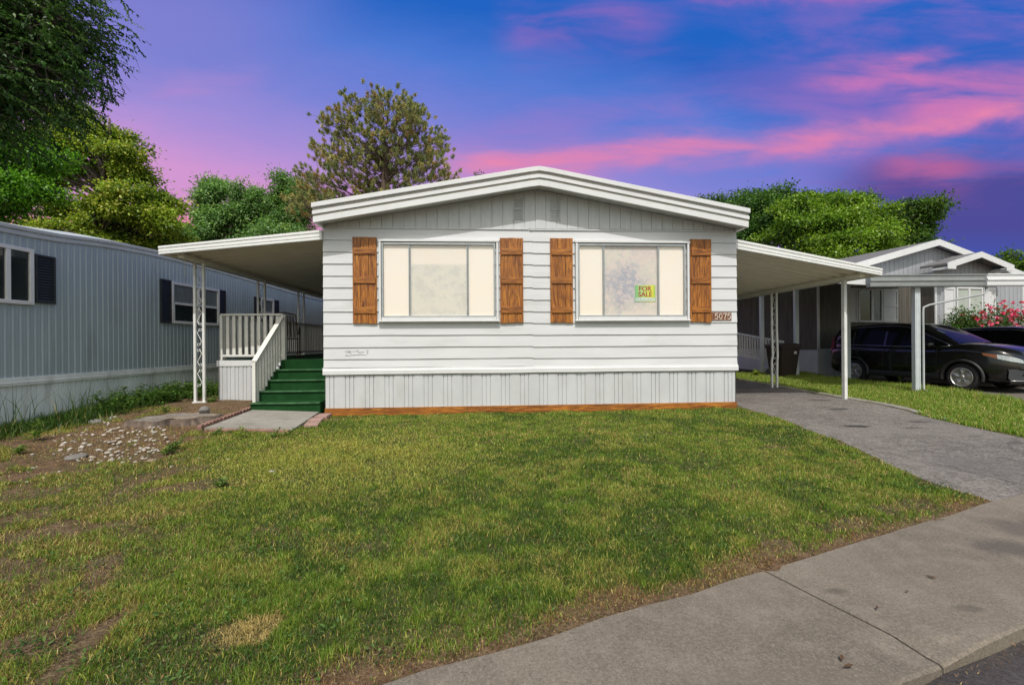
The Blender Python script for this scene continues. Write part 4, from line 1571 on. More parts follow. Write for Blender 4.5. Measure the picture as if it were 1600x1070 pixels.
def blind_mat(name, kind):
    m = bpy.data.materials.new(name)
    m.use_nodes = True
    nt = NT(m.node_tree)
    b = m.node_tree.nodes['Principled BSDF']
    tc = nt.node('ShaderNodeTexCoord').outputs['Object']
    fine = nt.noise(tc, 60, 3, 0.7)
    c = nt.mix(nt.mr(nt.noise(tc, 2.0, 3), 0.3, 0.7), (0.80, 0.715, 0.62), (0.78, 0.72, 0.645))
    sp = nt.node('ShaderNodeSeparateXYZ')
    nt.l.new(tc, sp.inputs[0])
    if kind == 1:       # sheet of frosted film hanging in the middle pane
        f = nt.mr(nt.add(sp.outputs[2], nt.mul(fine, 0.03)), 2.66, 2.60)
        c = nt.mix(nt.mul(f, 0.65), c, (0.58, 0.57, 0.52))
        c = nt.mix(nt.mul(nt.mul(f, nt.mr(fine, 0.45, 0.62)), 0.35), c, (0.72, 0.68, 0.58))
        c = nt.mix(nt.mul(nt.mul(f, nt.mr(nt.noise(tc, 6.0, 6, 0.75), 0.45, 0.6)), 0.45), c, (0.47, 0.47, 0.455))
    if kind == 2:       # blotchy violet grey patch with pinkish specks
        c = nt.mix(0.75, c, (0.58, 0.55, 0.47))
        bl = nt.noise(tc, 2.6, 6, 0.65, 0.6)
        cx = nt.m('DIVIDE', nt.sub(sp.outputs[0], 5.25), 0.42)
        cz = nt.m('DIVIDE', nt.sub(sp.outputs[2], 2.25), 0.45)
        d = nt.add(nt.m('SQRT', nt.add(nt.mul(cx, cx), nt.mul(cz, cz))), nt.mul(nt.sub(bl, 0.5), 1.8))
        c = nt.mix(nt.mul(nt.mr(d, 1.35, 0.35), 0.95), c, (0.30, 0.31, 0.40))
        c = nt.mix(nt.mul(nt.mr(nt.noise(tc, 16, 6, 0.8), 0.46, 0.56), 0.75), c, (0.68, 0.56, 0.52))
        c = nt.mix(nt.mul(nt.mr(nt.noise(tc, 9, 6, 0.8), 0.5, 0.6), 0.55), c, (0.44, 0.44, 0.47))
        f = nt.mr(sp.outputs[2], 2.6, 2.75)
        c = nt.mix(nt.mul(nt.mul(f, nt.mr(sp.outputs[0], 5.2, 5.6)), 0.4), c, (0.66, 0.52, 0.50))
    nt.set(b.inputs['Base Color'], c)
    b.inputs['Roughness'].default_value = 0.85
    b.inputs['Emission Color'].default_value = (1.0, 0.88, 0.74, 1)     # slight warm glow added to brighten blinds and films
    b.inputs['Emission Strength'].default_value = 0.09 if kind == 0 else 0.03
    return m


M_bl0, M_bl1, M_bl2 = blind_mat('cream blind', 0), blind_mat('frosted film', 1), blind_mat('blotchy pane backing', 2)
for wi, (uo0, uo1, ui0, ui1, ma, mc, bm_) in enumerate(((0.93, 3.005, 1.013, 2.915, 1.46, 2.461, M_bl1), (4.358, 6.425, 4.432, 6.318, 4.865, 5.857, M_bl2))):
    zo0, zo1, zi0, zi1 = 1.622, 3.043, 1.722, 2.952
    mb = MB()
    mb.box((uo0 + 0.006, -0.080, zo0), (uo0 + 0.044, -0.02, zo1 - 0.002))
    mb.box((uo1 - 0.044, -0.080, zo0), (uo1 - 0.006, -0.02, zo1 - 0.002))
    mb.box((uo0 - 0.006, -0.088, zo1 - 0.040), (uo1 + 0.006, -0.02, zo1))
    mb.box((uo0 + 0.0505, -0.078, zo0 + 0.02), (uo1 - 0.0505, -0.02, zi0 - 0.026))
    mb.box((uo0 - 0.01, -0.094, zo0 - 0.004), (uo1 + 0.01, -0.02, zo0 + 0.0195))
    fr_ = mb.build('window', M_white2, house, HM, bevel=0.004)
    mb = MB()
    w = 0.030
    mb.box((ui0 - w, -0.074, zi0 - 0.025), (ui0, -0.024, zi1 + 0.032))
    mb.box((ui1, -0.074, zi0 - 0.025), (ui1 + w, -0.024, zi1 + 0.032))
    mb.box((ui0 + 0.0005, -0.074, zi1), (ui1 - 0.0005, -0.024, zi1 + 0.032))
    mb.box((ui0 + 0.0005, -0.074, zi0 - 0.025), (ui1 - 0.0005, -0.024, zi0))
    mb.box((uo0 - 0.003, -0.050, zo0 + 0.022), (uo0 + 0.0055, -0.021, zo1 - 0.042))
    mb.box((uo1 - 0.0055, -0.050, zo0 + 0.022), (uo1 + 0.003, -0.021, zo1 - 0.042))
    for mu in (ma, mc):
        mb.box((mu - 0.018, -0.066, zi0 + 0.0005), (mu - 0.002, -0.024, zi1 - 0.0005))
        mb.box((mu + 0.002, -0.060, zi0 + 0.0005), (mu + 0.018, -0.024, zi1 - 0.0005))
    mb.build('frame', M_alu, fr_, HM, bevel=0.002)
    segs = ((ui0, ma - 0.018), (ma + 0.018, mc - 0.018), (mc + 0.018, ui1))
    for si, (a_, b_) in enumerate(segs):
        mb = MB()
        mb.box((a_ + 0.001, -0.046, zi0 + 0.001), (b_ - 0.001, -0.0445, zi1 - 0.001))
        mb.build('pane', M_glass, fr_, HM)
        mb = MB()
        mb.box((a_ + 0.001, -0.031, zi0 + 0.001), (b_ - 0.001, -0.026, zi1 - 0.001))
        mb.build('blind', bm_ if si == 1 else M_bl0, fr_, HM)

# shutters
for si, (u0, u1) in enumerate(((0.485, 0.895), (3.025, 3.435), (3.912, 4.317), (6.443, 6.838))):
    mb = MB()
    w = (u1 - u0) / 3
    for k in range(3):
        dzb = random.uniform(-0.008, 0.008)
        a_, b_ = u0 + k * w + 0.0015, u0 + (k + 1) * w - 0.0015
        mb.box((a_, -0.046 - 0.0015 * (k % 2), 1.592 + dzb), (b_, -0.0225, 3.085 + random.uniform(-0.003, 0.003)))
    sh = mb.build('shutter', M_wood_v, house, HM, bevel=0.003)
    for zc in (2.842, 2.338, 1.822):
        mb = MB()
        mb.box((u0 + 0.022, -0.068, zc - 0.055), (u1 - 0.020, -0.0478, zc + 0.055))
        mb.build('batten', M_wood_h, sh, HM, bevel=0.003)

# chrome script badge on the lowest siding: an unreadable flourish over a swash
M_badge = mat('weathered chrome badge', (0.40, 0.41, 0.42), 0.4, 0.2, 30, metal=0.4)
mb = MB()
v_ = -0.021


def pen(pts, r=0.0022):
    out = []
    for i in range(len(pts) - 1):
        p0 = pts[max(0, i - 1)]; p1 = pts[i]; p2 = pts[i + 1]; p3 = pts[min(len(pts) - 1, i + 2)]
        for t in (0, 0.25, 0.5, 0.75):
            out.append(tuple(0.5 * ((2 * p1[j]) + (-p0[j] + p2[j]) * t + (2 * p0[j] - 5 * p1[j] + 4 * p2[j] - p3[j]) * t * t + (-p0[j] + 3 * p1[j] - 3 * p2[j] + p3[j]) * t ** 3) for j in (0, 1)))
    out.append(pts[-1])
    mb.tube([(0.335 + a * 0.40, v_, 1.035 + c_ * 0.11) for a, c_ in out], r, 6)


pen([(0.0, 0.75), (0.04, 0.85), (0.07, 0.8)])
pen([(0.07, 0.35), (0.13, 0.9), (0.15, 0.5), (0.2, 0.92), (0.2, 0.5), (0.26, 0.9), (0.25, 0.45), (0.29, 0.42)])
pen([(0.33, 0.72), (0.45, 0.8), (0.57, 0.95), (0.55, 0.75), (0.56, 0.55), (0.6, 0.68), (0.63, 0.55), (0.66, 0.68), (0.69, 0.58), (0.73, 0.7), (0.76, 0.6), (0.8, 0.68), (0.84, 0.62)])
pen([(0.91, 0.9), (0.97, 0.98), (1.0, 0.82), (0.95, 0.6), (0.99, 0.45), (0.94, 0.35)])
pen([(0.02, 0.08), (0.2, 0.1), (0.5, 0.2), (0.75, 0.24), (0.93, 0.1)], 0.003)
mb.build('badge', M_badge, house, HM, smooth=True)

# ------------------------------------------------------------------ house number and sale sign
M_plate = mat('brown number plate', (0.17, 0.058, 0.026), 0.5, 0.12, 20)
M_num = mat('cream number paint', (0.78, 0.74, 0.66), 0.5, 0.03, 20)
t_ = thing('house_number_sign', 'brown house number plate reading 5075 in cream digits beside the shutter', 'sign', HM @ Matrix.Translation((7.026, -0.03, 1.62)))
mb = MB()
mb.box((6.846, -0.036, 1.622), (7.212, -0.0245, 1.774))
mb.build('plate', M_plate, t_, HM, bevel=0.003)
mb = MB()


def stroke(pts, w, cx, cz, sx_, sz_):
    for i in range(len(pts) - 1):
        a_ = (cx + pts[i][0] * sx_, -0.038, cz + pts[i][1] * sz_)
        b_ = (cx + pts[i + 1][0] * sx_, -0.038, cz + pts[i + 1][1] * sz_)
        mb.tube([a_, b_], w, 6)


def arc(cx, cz, rx, rz, a0, a1, n=14):
    return [(cx + rx * math.cos(R(a0 + (a1 - a0) * k / n)), cz + rz * math.sin(R(a0 + (a1 - a0) * k / n))) for k in range(n + 1)]


D5 = [[(0.9, 1.0), (0.15, 1.0)], [(0.15, 1.0), (0.1, 0.52)], [(0.1, 0.52)] + arc(0.45, 0.34, 0.47, 0.34, 140, -150), [(0.05, 0.2), (0.02, 0.14)], [(0.9, 1.0), (0.92, 0.94)]]
D0 = [arc(0.5, 0.5, 0.40, 0.5, 0, 360, 24)]
D7 = [[(0.05, 0.86), (0.08, 1.0), (0.95, 1.0), (0.6, 0.5), (0.45, 0.0)], [(0.32, 0.0), (0.58, 0.0)]]
for k, dgt in enumerate((D5, D0, D7, D5)):
    for st in dgt:
        stroke(st, 0.0055, 6.899 + k * 0.078, 1.650, 0.062, 0.096)
for (a_, b_) in (((6.853, 1.629), (7.205, 1.632)), ((6.853, 1.764), (7.205, 1.767)), ((6.8525, 1.6325), (6.8537, 1.7635)), ((7.2045, 1.6325), (7.206, 1.7635))):
    mb.box((a_[0], -0.0375, a_[1]), (b_[0], -0.0355, b_[1]))
mb.build('digits', M_num, t_, HM)

t_ = thing('sale_sign', 'green and yellow FOR SALE sign with red letters inside the window', 'sign', HM @ Matrix.Translation((5.62, -0.037, 1.96)))
M_sign = bpy.data.materials.new('sale sign print')
M_sign.use_nodes = True
nt = NT(M_sign.node_tree)
b = M_sign.node_tree.nodes['Principled BSDF']
tc = nt.node('ShaderNodeTexCoord').outputs['Object']
sp = nt.node('ShaderNodeSeparateXYZ')
nt.l.new(tc, sp.inputs[0])
nt.set(b.inputs['Base Color'], nt.ramp(nt.mr(sp.outputs[0], -0.18, 0.18, smooth=False), [(0.0, srgb(110, 180, 110)), (0.35, srgb(170, 206, 120)), (0.7, srgb(206, 216, 70)), (0.9, srgb(214, 214, 50)), (1.0, srgb(140, 186, 80))]))
b.inputs['Roughness'].default_value = 0.6
mb = MB()
mb.box((5.437, -0.0375, 1.962), (5.806, -0.0355, 2.258))
mb.build('board', M_sign, t_, HM)
M_redp = mat('red sign ink', (0.36, 0.02, 0.015), 0.6, 0.05, 10)
mb = MB()
add_text(mb, 'FOR', 0.122, (5.618, -0.0395, 2.192), 0.0012, 1.0, 0.0035)
add_text(mb, 'SALE', 0.122, (5.620, -0.0395, 2.090), 0.0012, 1.0, 0.0035)
mb.build('letters', M_redp, t_, HM)
mb = MB()
mb.box((5.447, -0.0390, 1.975), (5.796, -0.0378, 2.032))
mb.build('number_strip', mat('pale sign strip', (0.62, 0.70, 0.66), 0.6, 0.05, 10), t_, HM)
mb = MB()
rr = random.Random(4)
u = 5.456
while u < 5.786:       # hand-written digits too blurred to read
    pts = [(u + rr.uniform(0, 0.022), -0.0402, 1.984 + rr.uniform(0, 0.04)) for _ in range(4)]
    mb.tube(pts, 0.0022, 5)
    u += 0.031
mb.build('handwriting', mat('grey marker', (0.10, 0.12, 0.14), 0.6), t_, HM)

# ------------------------------------------------------------------ awnings
M_awn = mat('white awning metal', (0.76, 0.765, 0.755), 0.45, 0.03, 4, dirt=(0.5, 0.49, 0.46), dirt_amt=0.3, dirt_scale=2)
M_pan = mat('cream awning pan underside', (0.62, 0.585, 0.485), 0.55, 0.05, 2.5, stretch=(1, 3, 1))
M_pan2 = mat('bounce lit carport underside', (0.86, 0.82, 0.70), 0.5, 0.04, 2.5, stretch=(1, 3, 1))  # lighter copy of the cream, driveway bounce light put into the colour
M_post = mat('white post paint', (0.70, 0.70, 0.68), 0.5, 0.05, 6, dirt=(0.4, 0.38, 0.34), dirt_amt=0.5, dirt_scale=5)


def awning(name, label, ue, uw, v0, v1, zw, zo, thick_w, thick_o, pan):
    """lean-to roof from the wall (uw) out to ue; underside pans run from the wall outwards"""
    base = HM @ Matrix.Translation((ue, v0, 0))
    t_ = thing(name, label, 'awning', base)
    s_ = 1 if ue > uw else -1
    mb = MB()
    rows = []
    v = v0 + 0.03
    pit = 0.29
    while v < v1 - 0.03:
        for a, dz in ((0, -0.03), (0.012, -0.03), (0.10, 0.012), (0.22, 0.03), (0.262, 0.03), (0.285, -0.03)):
            vv = min(v + a, v1 - 0.03)
            rows.append([(uw + (ue - uw) * f, vv, zw + (zo - zw) * f + 0.045 + dz) for f in (0.0, 0.5, 1.0)])
        v += pit
    mb.sheet(rows, None)
    top = [(uw, v0, zw + thick_w - 0.01), (ue, v0, zo + thick_o - 0.01), (ue, v1, zo + thick_o - 0.01), (uw, v1, zw + thick_w - 0.01)]
    mb.face(top)
    mb.build('roof_pan', pan, t_, HM)
    # ribbed front fascia and side gutter
    mb = MB()
    prof = [(0.0, -0.022), (0.12, -0.026), (0.16, -0.014), (0.30, -0.014), (0.34, -0.024), (0.62, -0.024), (0.66, -0.012), (0.72, -0.012), (0.76, -0.03), (1.0, -0.03)]
    L = []
    Rr = []
    for f, dv in prof:
        L.append((uw, v0 + dv, zw + thick_w * f))
        Rr.append((ue, v0 + dv, zo + thick_o * f))
    L.append((uw, v0 + 0.03, zw + thick_w + 0.001)); Rr.append((ue, v0 + 0.03, zo + thick_o + 0.001))
    L.append((uw, v0 + 0.03, zw - 0.001)); Rr.append((ue, v0 + 0.03, zo - 0.001))
    n = len(L)
    i = len(mb.v)
    mb.v += L + Rr
    for k in range(n):
        k2 = (k + 1) % n
        mb.f.append((i + k, i + k2, i + n + k2, i + n + k))
    mb.f.append(tuple(i + k for k in range(n)))
    mb.f.append(tuple(i + n + k for k in range(n)))
    mb.build('fascia', M_awn, t_, HM)
    mb = MB()
    a, b_ = (ue - 0.012, ue + 0.03) if s_ > 0 else (ue - 0.03, ue + 0.012)
    mb.box((a, v0 + 0.032, zo + 0.002), (b_, v1, zo + thick_o + 0.002))
    mb.build('gutter', M_awn, t_, HM, bevel=0.006)
    mb = MB()
    ub = ue - s_ * 0.27
    zb = zo + (zw - zo) * 0.27 / abs(ue - uw)
    mb.box((ub - 0.045, v0 + 0.12, zb - 0.058), (ub + 0.045, v1 - 0.05, zb + 0.011))
    mb.build('beam', pan, t_, HM, bevel=0.004)
    return t_, ub, zb - 0.058


def lattice_post(parent, u, v, z0, z1, gap, bend=0.0):
    mb = MB()
    for s_ in (-1, 1):
        x = u + s_ * gap / 2
        pts = [(x, v, z0), (x + bend * s_ * 0.3, v, z0 + (z1 - z0) * 0.28), (x + bend, v, z0 + (z1 - z0) * 0.34), (x, v, z0 + (z1 - z0) * 0.6), (x, v, z1)]
        if not bend:
            pts = [pts[0], pts[-1]]
        for k in range(len(pts) - 1):
            mb.bar(pts[k], pts[k + 1], 0.040, 0.040, (0, 1, 0))
    mb.box((u - gap / 2 - 0.04, v - 0.04, z0 - 0.06), (u + gap / 2 + 0.04, v + 0.04, z0 + 0.008))
    p = mb.build('post', M_post, parent, HM)
    mb = MB()
    n = int((z1 - z0 - 0.3) / 0.36)
    g = gap / 2 - 0.022
    for k in range(n):
        zc = z0 + 0.25 + (k + 0.5) * (z1 - z0 - 0.3) / n
        h = 0.16
        fl = 1 if k % 2 else -1
        pts = []
        for j in range(25):
            t = j / 24
            a = (t - 0.5) * 2
            r_ = g * (0.9 - 0.2 * abs(a))
            pts.append((u + fl * r_ * math.sin(a * math.pi * 1.0) * (1 if True else 0), v, zc + h * a + 0.03 * math.sin(a * math.pi * 2)))
        mb.tube(pts, 0.006, 6)
        for sgn in (-1, 1):       # curled ends
            c_ = []
            for j in range(15):
                th = j / 14 * 1.6 * math.pi
                rr_ = g * 0.55 * (1 - 0.55 * j / 14)
                c_.append((u - fl * sgn * (g * 0.35) + fl * sgn * rr_ * math.cos(th), v, zc + sgn * (h - 0.02) - sgn * rr_ * math.sin(th)))
            mb.tube(c_, 0.005, 6)
    mb.build('scroll', M_post, p, HM, smooth=True)
    return p


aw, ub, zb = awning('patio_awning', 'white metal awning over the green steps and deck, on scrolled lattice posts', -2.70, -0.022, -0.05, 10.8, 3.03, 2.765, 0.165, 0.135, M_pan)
for k in range(4):
    v = 0.6 + 2.27 * k
    z0 = 0.20 if k == 0 else 0.955
    lattice_post(aw, ub if k else -2.45, v, z0, zb, 0.155)
mb = MB()
mb.tube([(-2.53, 0.33, 2.80), (-2.535, 0.32, 2.74), (-2.53, 0.33, 2.68), (-2.525, 0.33, 2.45)], 0.004, 5)
mb.build('hanging_wire', mat('pale wire', (0.6, 0.58, 0.52), 0.6), aw, HM)

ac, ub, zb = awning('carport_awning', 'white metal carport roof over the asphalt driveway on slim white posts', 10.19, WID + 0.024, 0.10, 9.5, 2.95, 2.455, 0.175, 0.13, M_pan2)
mb = MB()
zg = 0.075
mb.box((9.835, 0.56, zg), (9.875, 0.64, zb))
mb.box((9.885, 0.585, zg), (9.915, 0.665, zb))
mb.box((9.80, 0.53, zg - 0.06), (9.95, 0.69, zg + 0.006))
mb.build('post', M_post, ac, HM, bevel=0.004)
lattice_post(ac, 9.90, 2.85, 0.09, zb, 0.125, 0.018)
lattice_post(ac, 9.90, 5.1, 0.10, zb, 0.125)

# ------------------------------------------------------------------ deck and steps
M_turf = bpy.data.materials.new('green outdoor carpet')
M_turf.use_nodes = True
nt = NT(M_turf.node_tree)
b = M_turf.node_tree.nodes['Principled BSDF']
tc = nt.node('ShaderNodeTexCoord').outputs['Object']
f1 = nt.noise(tc, 220, 3, 0.7)
f2 = nt.noise(tc, 5, 5, 0.6)
c = nt.mix(nt.mr(f2, 0.3, 0.7), (0.008, 0.040, 0.011), (0.014, 0.062, 0.018))
c = nt.mix(nt.mul(nt.mr(f1, 0.4, 0.7), 0.5), c, (0.03, 0.11, 0.036))
nt.set(b.inputs['Base Color'], c)
b.inputs['Roughness'].default_value = 0.95
b.inputs['Specular IOR Level'].default_value = 0.1
bp = nt.node('ShaderNodeBump')
bp.inputs['Strength'].default_value = 0.8
bp.inputs['Distance'].default_value = 0.006
nt.set(bp.inputs['Height'], f1)
nt.set(b.inputs['Normal'], bp.outputs[0])
M_turf2 = mat('worn carpet edge', (0.045, 0.12, 0.05), 0.95, 0.35, 9, bump=0.5, bscale=200)
M_rail = mat('cream railing paint', (0.70, 0.69, 0.645), 0.55, 0.05, 6, dirt=(0.42, 0.40, 0.34), dirt_amt=0.4, dirt_scale=5)
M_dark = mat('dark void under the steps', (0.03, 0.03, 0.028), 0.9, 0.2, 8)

deck = thing('deck', 'raised deck with green carpeted steps, white skirting and cream railings beside the white home', 'deck', HM @ Matrix.Translation((-1.2, 1.0, 0)))
DT = 0.945
mb = MB()
mb.box((-2.34, 1.012, DT - 0.05), (-0.03, 10.8, DT - 0.012))
mb.build('platform', M_white2, deck, HM)
mb = MB()
mb.box((-2.33, 1.02, DT - 0.0115), (-0.03, 10.78, DT))
mb.build('carpet', M_turf, deck, HM)
mb = MB()
mb.box((-2.37, 0.985, DT - 0.115), (-1.18, 1.0115, DT - 0.004))
mb.box((-2.37, 1.012, DT - 0.115), (-2.3405, 10.8, DT - 0.004))
mb.build('rim_board', M_white2, deck, HM, bevel=0.004)
mb = MB()
prof = []
u = -2.345
while u < -1.19:
    for a, v in ((0.0, 1.0), (0.004, 1.014), (0.014, 1.014), (0.018, 1.0), (0.065, 1.0), (0.069, 1.012), (0.077, 1.012), (0.081, 1.0), (0.128, 0.996)):
        if u + a < -1.18:
            prof.append((u + a, v))
    u += 0.15
mb.sheet([[(a, v, 0.08) for a, v in prof], [(a, v, DT - 0.117) for a, v in prof]], None)
mb.box((-2.345, 1.03, 0.02), (-2.325, 10.8, DT - 0.117))
mb.build('skirting', M_skirt, deck, HM)
mb = MB()
mb.box((-2.36, 0.975, 0.03), (-1.20, 1.03, 0.135))
mb.build('base_plinth', M_white2, deck, HM, bevel=0.004)
risers = [0.075, 0.249, 0.423, 0.597, 0.771, DT]
runs = [-0.05, 0.21, 0.47, 0.73, 0.99]
for k in range(4):
    v0 = runs[k]
    z1 = risers[k + 1]
    zb_ = 0.03 if k == 0 else risers[k] - 0.001
    mb = MB()
    poly = [(v0 + 0.012, zb_), (v0 + 0.006, z1 - 0.035), (v0 - 0.012, z1 - 0.03), (v0 - 0.016, z1 - 0.014), (v0 - 0.008, z1 - 0.002), (v0 + 0.01, z1), (1.006, z1), (1.006, zb_)]
    mb.prism(poly, 0, -1.235 + 0.006 * math.sin(k * 2), -0.075)
    st_ = mb.build('step', M_turf, deck, HM)
    mb = MB()
    mb.tube([(-1.232 + 0.006 * math.sin(k * 2), v0 - 0.006, z1 - 0.012), (-0.6, v0 - 0.008, z1 - 0.013), (-0.078, v0 - 0.006, z1 - 0.012)], 0.0155, 8)
    mb.build('step_edge', M_turf2, st_, HM, smooth=True)
mb = MB()
mb.prism([(0.98, DT - 0.001), (0.985, DT - 0.05), (0.998, DT - 0.175), (1.011, DT - 0.175), (1.011, DT - 0.0125), (1.019, DT - 0.012), (1.019, DT)], 0, -1.175, -0.06)
mb.build('step_nosing', M_turf, deck, HM)
mb = MB()
mb.prism([(0.0, 0.0), (1.0, 0.0), (1.0, 0.76), (0.74, 0.76), (0.22, 0.2)], 0, -1.262, -1.245)  # dark panel added in place of the shaded void under the steps
mb.build('step_void_panel', M_dark, deck, HM)


def railing(p, q, z0p, z0q, h, n, posts=(True, True), rw=0.09, bw=0.042, bt=0.03, bottom=True, side=(0, 1, 0)):
    """p, q: (u, v) ends; z0: foot height at each end; h: height of the rail"""
    mb = MB()
    P = Vector((p[0], p[1], z0p + h)); Q = Vector((q[0], q[1], z0q + h))
    mb.bar(P, Q, rw, 0.032)
    if bottom:
        mb.bar(P + Vector((0, 0, -h + 0.085)), Q + Vector((0, 0, -h + 0.085)), 0.04, 0.04)
    if posts[0]:
        mb.bar((p[0], p[1], z0p - 0.02), P - Vector((0, 0, 0.017)), 0.05, 0.05, side)
    if posts[1]:
        mb.bar((q[0], q[1], z0q - 0.02), Q - Vector((0, 0, 0.017)), 0.07, 0.07, side)
    r_ = mb.build('railing', M_rail, deck, HM)
    for k in range(n):
        f = (k + 1) / (n + 1)
        x = p[0] + (q[0] - p[0]) * f
        y = p[1] + (q[1] - p[1]) * f
        zb_ = z0p + (z0q - z0p) * f
        mb = MB()
        mb.bar((x, y, zb_ + (0.106 if bottom else 0.04)), (x, y, zb_ + h - 0.018), bw, bt, side)
        mb.build('baluster', M_rail, r_, HM)


railing((-2.31, 1.05), (-1.145, 1.05), DT, DT, 0.875, 9, bw=0.058)
railing((-2.315, 1.16), (-2.315, 10.6), DT, DT, 0.86, 74, bw=0.05, side=(1, 0, 0))
railing((-1.215, 0.06), (-1.15, 0.985), 0.12, 0.945, 0.83, 9, posts=(True, False), rw=0.085, bw=0.035, bt=0.035, bottom=False)

# chair on the deck
ch_m = HM @ Matrix.Translation((-1.42, 1.75, DT)) @ Matrix.Rotation(R(200), 4, 'Z')
chair = thing('patio_chair', 'dark brown metal patio chair standing behind the deck railing', 'chair', ch_m)
M_chair = mat('dark brown metal', (0.06, 0.035, 0.028), 0.45, 0.2, 10)
mb = MB()
for s_ in (-1, 1):
    mb.tube([(s_ * 0.27, -0.26, 0), (s_ * 0.27, -0.27, 0.25), (s_ * 0.27, -0.25, 0.5), (s_ * 0.275, -0.2, 0.63), (s_ * 0.275, 0.0, 0.66), (s_ * 0.27, 0.18, 0.62), (s_ * 0.26, 0.26, 0.5)], 0.014, 8)
    mb.tube([(s_ * 0.25, 0.28, 0), (s_ * 0.24, 0.2, 0.4), (s_ * 0.23, 0.26, 0.7), (s_ * 0.21, 0.33, 0.9)], 0.013, 8)
mb.build('frame', M_chair, chair, ch_m, smooth=True)
mb = MB()
mb.box((-0.25, -0.25, 0.40), (0.25, 0.22, 0.425))
mb.build('seat', M_chair, chair, ch_m, bevel=0.01)
mb = MB()
for k in range(7):
    x = -0.18 + 0.06 * k
    mb.bar((x, 0.225, 0.44), (x * 0.9, 0.325, 0.88), 0.03, 0.012, (0, 1, 0))
mb.tube([(-0.21, 0.33, 0.9), (0, 0.345, 0.94), (0.21, 0.33, 0.9)], 0.014, 8)
mb.build('backrest', M_chair, chair, ch_m)

# green mat beside the house
mb = MB()
mb.box((7.36, 2.35, 0.052), (8.42, 3.8, 0.082))
mat_o = mb.build('outdoor_mat', mat('bright green mat', (0.015, 0.17, 0.07), 0.9, 0.15, 30, bump=0.5, bscale=200), frame=HM, loc=HM @ Matrix.Translation((7.9, 3.0, 0.05)), bevel=0.006)
tag(mat_o, 'bright green outdoor mat on the driveway beside the white home', 'mat')
# ------------------------------------------------------------------ grey mobile home on the left
LM = Matrix.Translation((-7.27, 6.46, 0)) @ Matrix.Rotation(math.atan2(1.0, 0.025), 4, 'Z')      # x: along the wall into the lot, y: away from us (left)
M_lgrey = mat('blue grey corrugated siding', (0.335, 0.40, 0.44), 0.5, 0.05, 1.5, dirt=(0.23, 0.265, 0.28), dirt_amt=0.7, dirt_scale=1.2, stretch=(2, 1, 0.4))
M_lwhite = mat('greyish white skirting', (0.74, 0.77, 0.785), 0.55, 0.08, 2, dirt=(0.30, 0.29, 0.27), dirt_amt=0.5, dirt_scale=2.5, stretch=(2, 1, 0.4))
M_navy = mat('dark navy shutter', (0.022, 0.026, 0.028), 0.55, 0.15, 10)
M_lroof = mat('pale metal roof', (0.45, 0.49, 0.52), 0.5, 0.08, 2)
M_dglass = mat('dark window glass', (0.02, 0.026, 0.028), 0.06, 0.2, 3, spec=0.6)
M_curtain = mat('pale curtain behind glass', (0.16, 0.185, 0.18), 0.3, 0.25, 4, stretch=(6, 1, 1), spec=0.7)
lh = thing('mobile_home', 'long blue grey corrugated mobile home with dark navy shutters and white skirting', 'mobile home', LM)
X0, X1 = -3.2, 15.5


def l_top(x):
    pts = [(-4, 2.90), (0, 3.0), (0.7, 3.02), (1.55, 3.11), (2.0, 3.135), (2.8, 3.16), (4.5, 3.14), (6.1, 3.08), (8.7, 2.98), (16, 2.9)]
    return float(np.interp(x, [p[0] for p in pts], [p[1] for p in pts]))


mb = MB()
prof = []
x = X0
pit = 0.1016
while x < X1:
    for a, y in ((0, 0.0), (0.012, -0.010), (0.038, -0.010), (0.050, 0.0), (0.075, -0.003)):
        prof.append((x + a, y))
    x += pit
mb.sheet([[(a, y, 0.74) for a, y in prof], [(a, y, l_top(a) - 0.13) for a, y in prof]], None)
mb.box((X0, 0.02, 0.7), (X1, 4.2, 2.75))
mb.box((X0 - 0.03, -0.008, 0.72), (X0, 4.2, 2.78))
mb.build('wall', M_lgrey, lh, LM)
mb = MB()
NX = 60
rows = []
for k in range(NX + 1):
    x = X0 - 0.05 + (X1 - X0 + 0.1) * k / NX
    z = l_top(x)
    rows.append([(x, -0.012, z - 0.135), (x, -0.03, z - 0.125), (x, -0.034, z - 0.075), (x, -0.018, z - 0.07), (x, -0.020, z - 0.055), (x, -0.05, z - 0.05), (x, -0.055, z - 0.004), (x, -0.02, z + 0.006),
                 (x, 0.5, z + 0.12), (x, 1.3, z + 0.24), (x, 2.1, z + 0.28), (x, 2.9, z + 0.24), (x, 3.7, z + 0.12), (x, 4.25, z)])
mb.sheet(rows, None)
mb.face(rows[0])
mb.face(rows[-1])
mb.build('roof', M_lroof, lh, LM)
mb = MB()
mb.box((X0, -0.035, 0.665), (X1, 0.019, 0.785))
mb.box((X0, -0.045, 0.70), (X1, -0.0355, 0.715))
mb.build('skirting_trim', M_lwhite, lh, LM, bevel=0.006)
mb = MB()
prof = []
x = X0
while x < X1:
    for a, y in ((0, 0.0), (0.004, 0.014), (0.016, 0.014), (0.020, 0.0), (0.075, 0.0), (0.079, 0.014), (0.091, 0.014), (0.095, 0.0)):
        prof.append((x + a, y + 0.004 * math.sin((x + a) * 5)))
    x += 0.20
mb.sheet([[(a, y, -0.05) for a, y in prof], [(a, y, 0.664) for a, y in prof]], None)
mb.build('skirting', M_lwhite, lh, LM)


